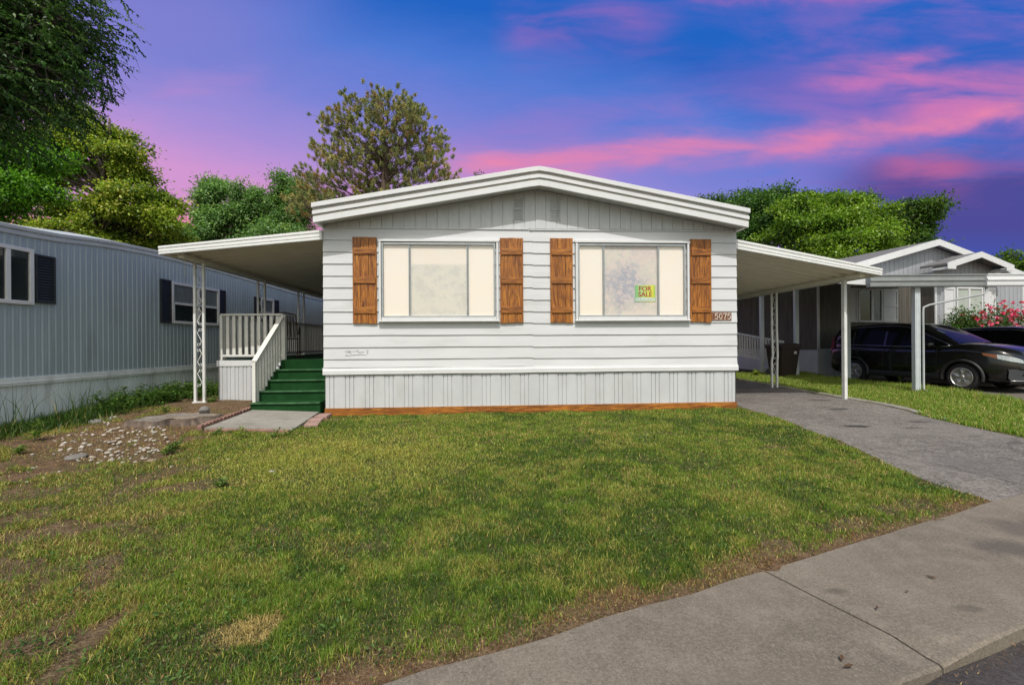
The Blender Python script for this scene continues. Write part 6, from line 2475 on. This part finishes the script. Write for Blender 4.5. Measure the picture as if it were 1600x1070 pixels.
        # arch flares
        for wx in (-1.31, 1.31):
            mb = MB()
            rows = []
            for k in range(25):
                a = R(-12 + 204 * k / 24)
                w = I(wx + 0.4 * math.cos(a), WT) + 0.008
                if wx > 0 and math.cos(a) > 0.3:
                    w = max(w, 0.84)
                rows.append([(wx + r_ * math.cos(a), s_ * (w + o_), 0.34 + r_ * math.sin(a)) for r_, o_ in ((0.382, -0.10), (0.382, 0.010), (0.40, 0.018), (0.435, 0.012), (0.442, -0.02))])
            mb.sheet(rows, None)
            mb.build('arch_trim', M_plast, t_, mtx, smooth=True)
            wm = Matrix.Translation((wx, s_ * 0.78, 0.335)) @ Matrix.Rotation(R(-90 * s_), 4, 'X')
            mb = MB()
            mb.lathe([(0.20, -0.10), (0.29, -0.11), (0.325, -0.09), (0.335, -0.04), (0.335, 0.04), (0.325, 0.09), (0.29, 0.112), (0.225, 0.10), (0.215, 0.06)], 40, wm)
            ty = mb.build('wheel', M_tyre, t_, mtx, smooth=True)
            mb = MB()
            mb.lathe([(0.226, 0.095), (0.232, 0.112), (0.222, 0.116), (0.208, 0.10), (0.20, 0.03)], 40, wm)
            # five broad spokes with dark openings between them
            nsp = 5
            for k in range(nsp):
                a = 2 * math.pi * k / nsp + 0.3
                for d0, d1, r0, r1, h0, h1 in ((0.52, 0.34, 0.05, 0.125, 0.10, 0.118), (0.34, 0.42, 0.125, 0.212, 0.118, 0.108)):
                    P = [(r0 * math.cos(a - d0), r0 * math.sin(a - d0), h0 - 0.012), (r0 * math.cos(a), r0 * math.sin(a), h0), (r0 * math.cos(a + d0), r0 * math.sin(a + d0), h0 - 0.012)]
                    Q = [(r1 * math.cos(a - d1), r1 * math.sin(a - d1), h1 - 0.012), (r1 * math.cos(a), r1 * math.sin(a), h1), (r1 * math.cos(a + d1), r1 * math.sin(a + d1), h1 - 0.012)]
                    P = [tuple(wm @ Vector(p)) for p in P]
                    Q = [tuple(wm @ Vector(p)) for p in Q]
                    mb.face([P[0], P[1], Q[1], Q[0]])
                    mb.face([P[1], P[2], Q[2], Q[1]])
            mb.lathe([(0.005, 0.112), (0.045, 0.110), (0.055, 0.10), (0.06, 0.05)], 20, wm)
            mb.build('rim', M_rim, ty, mtx)
            mb = MB()
            mb.lathe([(0.01, 0.02), (0.215, 0.02), (0.216, 0.0), (0.01, 0.0)], 30, wm)
            mb.build('brake_disc', M_plast, ty, mtx)
    # windscreen
    mb = MB()
    rows = []
    for x in (0.19, 0.45, 0.7, 0.92, 1.08):
        a = gp_(x, 1.0, 1)
        y1 = abs(a[1]) * 0.94
        rows.append([(x + 0.006, y1 * f, zr(x) + 0.012 - 0.028 * abs(f) ** 2.2 + 0.006) for f in (-1, -0.8, -0.5, 0, 0.5, 0.8, 1)])
    mb.sheet(rows, None)
    mb.build('windscreen', M_cglass, t_, mtx, smooth=True)
    mb = MB()
    for s_ in (-1, 1):
        mb.tube([gp_(x, 1.0, s_, 0.004) for x in (0.05, 0.3, 0.5, 0.75, 0.95, 1.10)], 0.012, 6)
    mb.build('pillar_trim', M_paint, t_, mtx, smooth=True)
    mb = MB()
    m_ = [(0.50, -0.40, zr(0.50) + 0.022), (0.50, -0.29, zr(0.50) + 0.024), (0.66, -0.29, zr(0.66) + 0.026), (0.66, -0.40, zr(0.66) + 0.024)]
    mb.face(m_)
    mb.build('windscreen_tag', mat('pale blue paper', (0.32, 0.46, 0.50), 0.6), t_, mtx)
    mb = MB()
    rows = []
    for x in (-2.17, -2.09, -1.96, -1.82):
        y1 = abs(gp_(x, 0.9, 1)[1]) * 0.9
        rows.append([(x - 0.015, y1 * f, zr(x) + 0.012) for f in (-1, 0, 1)])
    mb.sheet(rows, None)
    mb.build('rear_window', M_cglass, t_, mtx)
    # front: grille bars, bumper opening and lower lip
    mb = MB()
    for k in range(3):
        z = 0.70 - 0.045 * k
        mb.tube([(2.20, -0.55, z + 0.035), (2.275, -0.38, z), (2.30, 0, z - 0.01), (2.275, 0.38, z), (2.20, 0.55, z + 0.035)], 0.012, 6)
    mb.build('grille', M_chrome, t_, mtx, smooth=True)
    mb = MB()
    rows = []
    for f in np.linspace(-1, 1, 15):
        x = 2.305 - 0.16 * abs(f) ** 2.2
        y = 0.80 * f
        rows.append([(x - 0.02, y, 0.56), (x, y, 0.53), (x - 0.012, y, 0.36), (x + 0.015, y, 0.33), (x + 0.015, y, 0.24), (x - 0.06, y, 0.21)])
    mb.sheet(rows, None)
    mb.build('bumper', M_plast, t_, mtx, smooth=True)
    mb = MB()
    mb.tube([(2.33 - 0.16 * abs(f) ** 2.2, 0.78 * f, 0.30) for f in np.linspace(-1, 1, 15)], 0.014, 6)
    mb.build('bumper_strip', M_rim, t_, mtx, smooth=True)
    return t_


# ground height under the wheels is about zero on the neighbour's driveway
fw = Vector((10.98, 11.12, 0))
hd = Vector((0.28, -0.96, 0))
ang = math.atan2(hd.y, hd.x)
cpos = fw - hd * 1.31 - Vector((-hd.y, hd.x, 0)) * -0.90 * 1.0
cpos = fw - hd * 1.31 + Vector((-hd.y, hd.x, 0)) * 0.88
car('parked_car', 'black sport utility car parked under the neighbouring carport, nearest to the grass strip', T(cpos.x, cpos.y, 0.0, ang), 1.0, 'black cars parked under the carport')
c2 = cpos + Vector((2.75, -0.3, 0))
car('parked_car', 'second black car mostly hidden behind the first one at the right', T(c2.x, c2.y, -0.02, ang), 0.94, 'black cars parked under the carport')
# ------------------------------------------------------------------ trees
M_leaf = leaf_mat('tree leaf', 0.42, 0.4)
M_needle = leaf_mat('pine needle', 0.15, 0.5)
M_trunk = mat('tree bark', (0.075, 0.058, 0.045), 0.95, 0.35, 8, bump=1.0, bscale=25, stretch=(1, 1, 0.3))
M_ptrunk = mat('pine bark', (0.11, 0.075, 0.055), 0.95, 0.35, 8, bump=1.0, bscale=25, stretch=(1, 1, 0.3))


def limb(mb, a, b, r0, r1, sag=0.15, n=6):
    a = Vector(a); b = Vector(b)
    L = (b - a).length
    off = Vector((random.uniform(-1, 1), random.uniform(-1, 1), random.uniform(0.1, 1))) * L * sag
    pts = []
    for k in range(n + 1):
        t = k / n
        p = a.lerp(b, t) + off * math.sin(math.pi * t) * (0.7)
        pts.append(p)
    mb.tube(pts, [r0 + (r1 - r0) * (k / n) ** 0.8 for k in range(n + 1)], 7)
    return pts


def broad_tree(name, label, base, blobs, nleaf, L, W, cols, wts=None, trunk_r=0.25, fork=0.4, sub=(0.22, 0.42), per=26, group=None, up=0.4, low=None, droop=0.1, sub_density=1.0):
    """blobs: (x, y, z, rx, ry, rz) in metres. Leaves grow in small sprays spread through each blob."""
    big = blobs
    blobs = []
    for b in big:
        for k in range(8):
            d = Vector((random.gauss(0, 1), random.gauss(0, 1), random.gauss(0, 1))).normalized() * random.uniform(0.3, 0.85)
            f = random.uniform(0.30, 0.62)
            blobs.append((b[0] + d.x * b[3], b[1] + d.y * b[4], b[2] + d.z * b[5], b[3] * f, b[4] * f, b[5] * f))
    base = Vector(base)
    t_ = thing(name, label, 'tree', Matrix.Translation(base), group)
    mb = MB()
    cen = Vector((sum(b[0] for b in blobs) / len(blobs), sum(b[1] for b in blobs) / len(blobs), 0))
    zlo = min(b[2] - b[5] for b in blobs)
    zhi = max(b[2] for b in blobs)
    fz = base.z + (zhi - base.z) * fork
    forkp = Vector((base.x + (cen.x - base.x) * 0.35, base.y + (cen.y - base.y) * 0.35, fz))
    topp = Vector((cen.x, cen.y, zhi - 0.3))
    limb(mb, base, forkp, trunk_r, trunk_r * 0.72, 0.04, 8)
    limb(mb, forkp, topp, trunk_r * 0.7, trunk_r * 0.15, 0.07, 8)
    tot = sum((b[3] * b[4] * b[5]) ** (2 / 3) for b in blobs)
    P, D, N, S, C = [], [], [], [], []
    colarr = np.array(cols)
    for b in blobs:
        c = Vector(b[:3])
        t = min(0.95, max(0.0, (c.z - fz) / (zhi - fz + 0.01) * 0.75))
        st = forkp.lerp(topp, t)
        pts = limb(mb, st, c, trunk_r * (0.42 - 0.25 * t), trunk_r * 0.08, 0.1, 6)
        share = (b[3] * b[4] * b[5]) ** (2 / 3) / tot
        nl = int(nleaf * share)
        ns = max(4, int(nl / per * sub_density))
        pl = max(4, nl // ns)
        for k in range(ns):
            d = rng.normal(0, 1, 3)
            d /= np.linalg.norm(d)
            r_ = rng.uniform(0.15, 1.0) ** 0.5 * abs(rng.normal(1.0, 0.22))
            q = np.array(b[:3]) + d * r_ * np.array(b[3:6])
            if k % 3 == 0:
                limb(mb, c.lerp(Vector(pts[-2]), random.random()), Vector(q), trunk_r * 0.055, trunk_r * 0.015, 0.08, 3)
            sr = rng.uniform(*sub)
            off = rng.normal(0, 0.5, (pl, 3)) * sr * np.array([1, 1, 0.55])
            P.append(q + off)
            dd = rng.normal(0, 0.8, (pl, 3)) + d * 0.6 + unit(off) * 0.8
            dd[:, 2] -= droop * 2
            D.append(dd)
            nn = rng.normal(0, 0.45, (pl, 3)) + np.array([0, 0, up + 0.4]) + d * 0.4 + unit(off) * 0.8
            N.append(nn)
            ci = rng.choice(len(cols), p=None if wts is None else np.array(wts) / sum(wts))
            base_c = colarr[ci] * (1 + rng.normal(0, 0.12))
            C.append(np.clip(base_c * (1 + rng.normal(0, 0.10, (pl, 1))) * (1 + rng.normal(0, 0.05, (pl, 3))), 0.005, 0.6))
    P = np.concatenate(P); D = np.concatenate(D); N = np.concatenate(N); C = np.concatenate(C)
    n = len(P)
    if low is not None:
        k = P[:, 2] > low
        P, D, N, C = P[k], D[k], N[k], C[k]
        n = len(P)
    v, q, c_ = leaf_arrays(P, D, N, rng.uniform(*L, n), rng.uniform(*W, n), C, droop=0.15)
    np_mesh('crown', v, q, c_, M_leaf, t_)
    mb.build('trunk', M_trunk, t_, smooth=True)
    return t_


def pb(px, py, Z, rx, ry=None, dz=None, dep=0):
    """blob from the photograph: centre column/row, half width and half height in photo pixels, at distance Z"""
    p = at(px, py, Z + dep)
    k = (Z + dep) / F
    ry = ry if ry is not None else rx
    return (p.x, p.y, p.z, rx * k, (dz if dz is not None else rx * k), ry * k)


def lin(*c):
    return srgb(*c)


# mid tree behind the grey home: layered olive crown
Z = 20
bl = [pb(118, 190, Z, 36, 20), pb(98, 222, Z, 40, 18, dep=-0.5), pb(158, 215, Z, 40, 15, dep=0.6), pb(178, 240, Z, 36, 13, dep=-1.2), pb(208, 272, Z, 34, 15, dep=-0.5), pb(150, 262, Z, 36, 12, dep=1.2), pb(196, 300, Z, 34, 12, dep=-1.4), pb(242, 318, Z, 34, 14), pb(215, 335, Z, 46, 12, dep=-1.0),
      pb(258, 352, Z, 30, 14, dep=-0.6), pb(180, 352, Z, 50, 13, dep=0.5), pb(85, 268, Z, 34, 20, dep=1), pb(95, 325, Z, 40, 13, dep=1.5), pb(150, 385, Z, 60, 13, dep=-0.6), pb(60, 360, Z, 50, 15), pb(225, 378, Z, 55, 12, dep=0.5), pb(155, 318, Z, 24, 10, dep=-1.6), pb(272, 378, Z, 22, 16, dep=1.2)]
broad_tree('shade_tree', 'olive green layered shade tree rising behind the grey mobile home', (at(132, 500, Z).x, Z + 0.3, 0), bl, 80000, (0.10, 0.17), (0.06, 0.10),
           [lin(151, 171, 58), lin(118, 142, 47), lin(181, 188, 75), lin(79, 106, 38)], [4, 3, 2, 2], 0.26, 0.3, sub=(0.3, 0.6), per=36)

# the bright tree at the left edge
Z = 14
bl = [pb(18, 235, Z, 50, 40), pb(60, 260, Z, 42, 30, dep=0.4), pb(-30, 280, Z, 60, 46), pb(25, 295, Z, 60, 26, dep=-0.5), pb(75, 300, Z, 24, 20), pb(-60, 210, Z, 70, 50, dep=1.0), pb(-20, 330, Z, 60, 22)]
broad_tree('leafy_tree', 'bright green leafy tree at the left edge behind the grey roof', (at(-60, 500, Z).x, Z + 0.5, 0), bl, 36000, (0.08, 0.13), (0.045, 0.075),
           [lin(99, 152, 41), lin(129, 179, 53), lin(71, 116, 35)], [3, 2, 2], 0.2, 0.4, sub=(0.25, 0.45), per=30, droop=0.3)

# overhanging elm, nearer: drooping sprays of leaves
Z = 10.0
t_ = thing('elm_tree', 'dark green elm with drooping branches overhanging from the upper left corner', 'tree', Matrix.Translation((-14.6, 9.0, 0)))
mb = MB()
trunk_top = Vector((-14.4, 9.4, 4.6))
limb(mb, (-14.6, 9.0, 0), trunk_top, 0.42, 0.32, 0.03, 8)
ends = [(110, -60), (90, 10), (140, 40), (95, 40), (60, -30), (105, 70), (30, 60), (70, 105), (-10, 110), (-60, 40), (105, 110), (10, -80), (110, -70), (-80, -60), (128, 75), (100, 0), (20, 15), (60, 70), (120, 50), (-40, 150), (40, 110), (100, 120), (20, 150), (-20, 60), (60, 30), (100, 30), (20, 180), (50, 160), (-10, 200)]
P, D, N, C = [], [], [], []
ecols = np.array([lin(62, 96, 44), lin(47, 79, 36), lin(83, 119, 55), lin(107, 139, 68)])
for (px, py) in ends:
    e = at(px, py, Z + random.uniform(-1.3, 1.3))
    mid = trunk_top.lerp(e, 0.55) + Vector((0, 0, 1.2))
    k1 = limb(mb, trunk_top, mid, 0.15, 0.07, 0.06, 6)
    k2 = limb(mb, mid, e, 0.07, 0.018, 0.08, 8)
    for j in range(130):
        att = Vector(k2[random.randint(1, 8)])
        s_ = att + Vector((random.gauss(0, 0.42), random.gauss(0, 0.55), random.gauss(0, 0.30)))
        ln = random.uniform(0.45, 1.05)
        d0 = Vector((random.uniform(-0.3, 0.9), random.uniform(-0.5, 0.5), random.uniform(-0.45, 0.25)))
        pts = []
        p = s_.copy()
        nseg = 14
        for q in range(nseg):
            d0.z -= 0.038
            d0.normalize()
            p = p + d0 * ln / nseg
            pts.append(p.copy())
        if j % 2 == 0 and 800 + F * pts[-1].x / pts[-1].y < 225:
            mb.tube([att, pts[0], pts[4], pts[8], pts[13]], [0.008, 0.006, 0.005, 0.003, 0.002], 4)
        if 800 + F * pts[-1].x / pts[-1].y > 236 - max(0, (535 - F * (pts[-1].z - CAM_H) / pts[-1].y) - 70) * 0.45:
            continue
        cc = ecols[rng.choice(4, p=[0.4, 0.3, 0.2, 0.1])]
        for q in range(nseg):
            for rep in range(2):
                sd = Vector((random.uniform(-1, 1), random.uniform(-1, 1), random.uniform(-0.7, 0.2)))
                P.append(tuple(pts[q]))
                D.append(tuple(d0 * 0.7 + sd))
                N.append((random.gauss(0, 0.5), random.gauss(0, 0.5) - 0.2, 1))
                C.append(cc * random.uniform(0.6, 1.1))
P = np.array(P); D = np.array(D); N = np.array(N); C = np.clip(np.array(C), 0.005, 0.5)
n = len(P)
v, q, c_ = leaf_arrays(P, D, N, rng.uniform(0.055, 0.105, n), rng.uniform(0.028, 0.052, n), C, droop=0.15)
np_mesh('crown', v, q, c_, M_leaf, t_)
mb.build('trunk', M_trunk, t_, smooth=True)
print('elm', n)

# trees between the grey home and the white home
Z = 29
bl = [pb(332, 290, Z, 24, 22), pb(330, 325, Z, 30, 24), pb(345, 355, Z, 40, 26), pb(320, 375, Z, 36, 22), pb(372, 330, Z, 20, 24)]
broad_tree('poplar_tree', 'rounded bluish green tree just left of the awning, standing in a row', (at(335, 500, Z).x, Z, 0), bl, 26000, (0.12, 0.19), (0.07, 0.11),
           [lin(124, 161, 94), lin(102, 138, 78), lin(150, 183, 110)], [3, 3, 1.5], 0.2, 0.25, sub=(0.3, 0.6), per=30, group='green trees beyond the homes')
bl = [pb(375, 300, Z, 14, 20), pb(402, 308, Z, 22, 22), pb(400, 345, Z, 40, 26, dep=1), pb(440, 350, Z, 46, 32, dep=0.5), pb(448, 295, Z, 22, 26), pb(425, 318, Z, 26, 24), pb(478, 320, Z, 26, 30), pb(455, 375, Z, 55, 20), pb(380, 375, Z, 34, 18)]
broad_tree('poplar_tree', 'wide bluish green tree over the awning with several pointed tops', (at(425, 500, Z).x, Z + 1, 0), bl, 46000, (0.12, 0.19), (0.07, 0.11),
           [lin(118, 157, 90), lin(96, 131, 73), lin(145, 175, 104)], [3, 3, 1.5], 0.24, 0.25, sub=(0.3, 0.6), per=30, group='green trees beyond the homes')
Z = 34
bl = [pb(300, 362, Z, 30, 18), pb(285, 390, Z, 34, 20), pb(345, 395, Z, 60, 22), pb(430, 400, Z, 60, 22), pb(480, 420, Z, 50, 26), pb(240, 410, Z, 60, 24)]
broad_tree('bushy_tree', 'low bushy green tree filling the gap under the taller trees', (at(330, 500, Z).x, Z, 0), bl, 16000, (0.16, 0.25), (0.09, 0.14),
           [lin(89, 124, 57), lin(113, 145, 70), lin(68, 98, 47)], [3, 2, 2], 0.2, 0.2, sub=(0.4, 0.7), per=34, group='green trees beyond the homes')

# ragged pine behind the white home
Z = 26
pbase = Vector((at(600, 500, Z).x, Z, 0))
t_ = thing('pine_tree', 'ragged olive brown pine tree rising behind the roof of the white home', 'pine tree', Matrix.Translation(pbase))
mb = MB()
tops = [at(602, 500, Z), at(600, 300, Z), at(604, 250, Z), at(598, 210, Z), at(596, 165, Z)]
tops[0].z = 0
mb.tube(tops, [0.28, 0.22, 0.17, 0.11, 0.03], 8)
tips = []
outline = [(548, 145, 0.9), (560, 160, 0.9), (588, 148, 1), (575, 165, 1), (610, 150, 1), (625, 158, 1), (640, 152, 1), (655, 165, 1), (650, 180, 1), (662, 190, 0.9), (513, 172, 0.6), (515, 180, 0.6), (525, 180, 0.8), (530, 200, 0.9), (512, 190, 0.5),
           (545, 180, 1), (540, 205, 1), (560, 200, 1), (585, 190, 1), (612, 190, 1), (635, 195, 1), (655, 200, 1), (688, 208, 0.8), (692, 218, 0.8), (680, 225, 0.9), (685, 245, 0.9), (672, 250, 0.9), (662, 225, 0.8), (640, 240, 0.8),
           (497, 222, 0.4), (495, 236, 0.35), (512, 222, 0.5), (520, 240, 0.9), (512, 250, 0.9), (535, 235, 1), (555, 230, 1), (580, 225, 1), (605, 225, 1), (625, 220, 1), (545, 262, 1), (565, 255, 1), (525, 262, 0.8), (590, 250, 0.9), (575, 275, 0.9), (612, 262, 0.9),
           (645, 262, 0.6), (665, 268, 0.5), (600, 280, 0.8), (625, 285, 0.6), (640, 285, 0.5), (478, 262, 0.6), (490, 272, 1), (505, 275, 1), (475, 290, 1), (490, 298, 1.2), (510, 295, 1.2), (530, 290, 1), (550, 300, 1), (460, 300, 1), (470, 315, 1.2), (500, 318, 1.2), (530, 312, 1.0), (575, 300, 0.8),
           (697, 262, 0.5), (705, 275, 0.8), (690, 278, 0.8), (715, 282, 0.6), (655, 295, 0.6), (600, 300, 0.7), (590, 170, 1), (625, 175, 1), (570, 215, 1), (600, 205, 1), (640, 215, 0.9), (550, 245, 1), (585, 285, 0.9), (610, 295, 0.8), (560, 285, 0.9), (635, 265, 0.9), (650, 240, 0.9), (668, 235, 0.9), (590, 232, 1), (570, 240, 1), (618, 245, 1), (600, 262, 0.9), (680, 260, 0.7), (628, 300, 0.7)]
P, D, N, C = [], [], [], []
pcols = np.array([lin(158, 158, 100), lin(138, 146, 92), lin(178, 166, 104), lin(118, 134, 84), lin(162, 140, 88)])
for (px, py, am) in outline:
    for rep in range(2):
        dz_ = random.gauss(0, 1.5)
        e = at(px + random.gauss(0, 3), max(151, py + 8 + random.gauss(0, 3)), Z + dz_)
        hz = max(4.5, e.z - abs(e.x - pbase.x) * random.uniform(0.35, 0.6) - 0.5)
        fz = min(hz, 14.0)
        f = Vector((pbase.x + random.uniform(-0.1, 0.1), Z, fz))
        pts = limb(mb, f, e, 0.04 if rep == 0 else 0.015, 0.010, 0.06, 6)
        nt_ = int(13 * am) if rep == 0 else int(10 * am)
        for j in range(max(1, nt_)):
            tp = Vector(e) + Vector((random.gauss(0, 0.34), random.gauss(0, 0.5), min(0.3, random.gauss(0, 0.27))))
            if j:
                mb.tube([Vector(pts[random.randint(4, 6)]), tp], [0.010, 0.005], 4, cap=False)
            cc = pcols[rng.choice(5, p=[0.33, 0.27, 0.16, 0.12, 0.12])]
            m_ = 80
            ax = np.array([tp.x - pbase.x, tp.y - Z, 0.0]) * 0.2 + np.array([0, 0, 1.0]) + rng.normal(0, 0.35, 3)
            ax /= np.linalg.norm(ax)
            s = rng.uniform(-0.10, 0.10, m_)
            P.append(np.array(tp) + ax * s[:, None])
            D.append(rng.normal(0, 1.0, (m_, 3)) + ax * 0.5)
            N.append(rng.normal(0, 1, (m_, 3)))
            C.append(np.clip(cc * (1 + rng.normal(0, 0.2, (m_, 1))), 0.01, 0.5))
P = np.concatenate(P); D = np.concatenate(D); N = np.concatenate(N); C = np.concatenate(C)
n = len(P)
v, q, c_ = leaf_arrays(P, D, N, rng.uniform(0.12, 0.19, n), rng.uniform(0.022, 0.036, n), C, fold=0.0)
np_mesh('crown', v, q, c_, M_needle, t_)
mb.build('trunk', M_ptrunk, t_, smooth=True)
print('pine', n)

# trees on the right behind the carports
Z = 30
bl = [pb(1165, 308, Z, 44, 22), pb(1205, 312, Z, 32, 22, dep=0.5), pb(1135, 335, Z, 40, 26), pb(1180, 345, Z, 50, 30, dep=-0.5), pb(1150, 380, Z, 60, 30), pb(1120, 315, Z, 14, 12)]
broad_tree('maple_tree', 'dark green maple showing just right of the white roof edge', (at(1165, 500, Z).x, Z + 1, 0), bl, 34000, (0.13, 0.20), (0.08, 0.13),
           [lin(79, 115, 53), lin(62, 94, 44), lin(107, 141, 66)], [3, 3, 1.5], 0.3, 0.25, sub=(0.35, 0.7), per=32, group='trees behind the carports')
Z = 27
bl = [pb(1232, 322, Z, 22, 14), pb(1265, 328, Z, 26, 13, dep=0.5), pb(1290, 318, Z, 22, 13, dep=1), pb(1318, 314, Z, 24, 12), pb(1345, 318, Z, 20, 12, dep=-0.4), pb(1372, 332, Z, 24, 14), pb(1240, 348, Z, 26, 13, dep=-0.8), pb(1280, 350, Z, 34, 14, dep=-1), pb(1325, 345, Z, 34, 15, dep=-1.2), pb(1385, 355, Z, 24, 14, dep=-0.5),
      pb(1225, 372, Z, 36, 16), pb(1300, 375, Z, 44, 15, dep=-1.5), pb(1350, 372, Z, 34, 16, dep=-0.8), pb(1290, 398, Z, 80, 18), pb(1375, 385, Z, 34, 16), pb(1250, 335, Z, 40, 26, dep=2), pb(1320, 345, Z, 50, 26, dep=2.2)]
broad_tree('maple_tree', 'bright lime green maple in the middle of the trees behind the carport roof', (at(1305, 500, Z).x, Z + 1, 0), bl, 60000, (0.12, 0.19), (0.075, 0.12),
           [lin(120, 152, 47), lin(143, 172, 61), lin(93, 127, 42), lin(73, 105, 40)], [3.5, 2, 2.5, 1], 0.3, 0.25, sub=(0.35, 0.7), per=32, group='trees behind the carports')
Z = 34
bl = [pb(1430, 330, Z, 36, 16), pb(1410, 350, Z, 40, 22), pb(1440, 358, Z, 26, 16), pb(1400, 380, Z, 50, 24), pb(1345, 318, Z, 30, 16), pb(1240, 310, Z, 30, 14), pb(1290, 315, Z, 30, 14)]
broad_tree('maple_tree', 'dark green tree whose crown ends above the grey gable', (at(1415, 500, Z).x, Z + 1, 0), bl, 36000, (0.13, 0.21), (0.08, 0.13),
           [lin(77, 109, 42), lin(107, 132, 49), lin(57, 85, 36)], [3, 1.5, 2], 0.3, 0.25, sub=(0.35, 0.7), per=32, group='trees behind the carports')
Z = 42
bl = [pb(1573, 402, Z, 17, 11), pb(1590, 408, Z, 14, 9), pb(1612, 415, Z, 24, 10), pb(1580, 425, Z, 40, 14)]
broad_tree('garden_tree', 'small rounded tree far away at the right edge above the grey home', (at(1580, 500, Z).x, Z, 0), bl, 6000, (0.17, 0.27), (0.11, 0.17),
           [lin(98, 128, 40), lin(70, 98, 36)], [3, 2], 0.2, 0.3, sub=(0.3, 0.6), per=24)
Z = 32
for (px, py, lab) in ((1095, 312, 'tiny treetop peeking over the right side of the white roof'), (750, 277, 'tiny treetop peeking over the ridge of the white roof')):
    bl = [pb(px, py, Z, 7, 5), pb(px + 3, py + 20, Z, 14, 14), pb(px + 4, py + 50, Z, 26, 22)]
    broad_tree('treetop', lab, (at(px + 4, 500, Z).x, Z, 0), bl, 1800, (0.14, 0.2), (0.08, 0.12), [lin(102, 130, 47), lin(77, 104, 38)], None, 0.12, 0.4, sub=(0.2, 0.4), per=14)
# hedge mass behind everything at ground level
bl = []
for k in range(26):
    x = -40 + 4.0 * k
    bl.append((x + random.uniform(-1, 1), 50 + random.uniform(-2, 3), 2.2 + random.uniform(-0.5, 0.8), 3.2, 2.2, 2.4 + random.uniform(-0.5, 0.8)))
P, D, N, C = [], [], [], []
for b in bl:
    m_ = 1300
    d = unit(rng.normal(0, 1, (m_, 3)))
    P.append(np.array(b[:3]) + d * rng.uniform(0.5, 1.0, (m_, 1)) * np.array(b[3:]))
    D.append(rng.normal(0, 1, (m_, 3)))
    N.append(rng.normal(0, 0.6, (m_, 3)) + d + np.array([0, 0, 0.5]))
    C.append(palette(m_, [lin(55, 83, 36), lin(74, 104, 44)], None, 0.2))
P = np.concatenate(P); D = np.concatenate(D); N = np.concatenate(N); C = np.concatenate(C)
n = len(P)
v, q, c_ = leaf_arrays(P, D, N, rng.uniform(0.35, 0.55, n), rng.uniform(0.2, 0.35, n), C)
tag(np_mesh('far_trees', v, q, c_, M_leaf), 'low dark band of far trees and hedges beyond the homes', 'trees', kind='stuff')

M_petal = leaf_mat('rose petal', 0.25, 0.5, (1.0, 0.85, 0.95))
# ------------------------------------------------------------------ roses, foundation plants
for (cx, cy, w, h, nf, lab) in ((at(1570, 500, 15.0).x, 15.0, 1.35, 2.55, 150, 'large rose bush covered in pink and red blooms beside the carport'),
                                (at(1508, 500, 15.1).x, 15.1, 0.55, 2.4, 10, 'dark green rose bush with few blooms left of the pink one')):
    E = T(cx, cy, 0)
    t_ = thing('rose_bush', lab, 'bush', E)
    parts = []
    ms = MB()
    for k in range(70):
        a = random.uniform(0, 6.28)
        r_ = w * math.sqrt(random.random())
        tip = Vector((cx + r_ * math.cos(a), cy + 0.6 * r_ * math.sin(a), h * random.uniform(0.55, 1.0) * (1 - 0.25 * (r_ / w) ** 2)))
        limb(ms, (cx + 0.2 * r_ * math.cos(a), cy + 0.1 * math.sin(a), 0), tip, 0.012, 0.004, 0.1, 5)
        for j in range(7):
            q = np.array(tip.lerp(Vector((cx, cy, 0)), random.uniform(0, 0.55)))
            m_ = 26
            off = rng.normal(0, 0.14, (m_, 3))
            parts.append(leaf_arrays(q + off, rng.normal(0, 1, (m_, 3)), rng.normal(0, 0.6, (m_, 3)) + np.array([0, -0.2, 1]), rng.uniform(0.05, 0.09, m_), rng.uniform(0.03, 0.055, m_),
                                     palette(m_, [lin(74, 111, 47), lin(57, 89, 40), lin(119, 143, 62)], [3, 3, 1.5], 0.2)))
    v, q, c_ = join(parts)
    np_mesh('foliage', v, q, c_, M_leaf, t_)
    ms.build('stems', M_trunk, t_)
    parts = []
    for k in range(nf):
        a = random.uniform(0, 6.28)
        r_ = w * math.sqrt(random.random())
        c0 = np.array([cx + r_ * math.cos(a), cy + 0.6 * r_ * math.sin(a) - 0.12, h * random.uniform(0.66, 1.0) * (1 - 0.2 * (r_ / w) ** 2)])
        m_ = 16
        col = [lin(241, 79, 124), lin(228, 42, 77), lin(255, 136, 171)][rng.choice(3, p=[0.5, 0.18, 0.32])]
        d = unit(rng.normal(0, 1, (m_, 3)) + np.array([0, -0.4, 0.6]))
        parts.append(leaf_arrays(c0 + d * 0.01, d, rng.normal(0, 1, (m_, 3)), rng.uniform(0.045, 0.075, m_), rng.uniform(0.04, 0.06, m_), np.tile(np.array(col), (m_, 1)) * rng.uniform(0.8, 1.2, (m_, 1))))
    v, q, c_ = join(parts)
    o = np_mesh('blooms', v, q, c_, M_petal, t_)
    o['kind'] = 'stuff'
    o['label'] = 'pink and red blooms'
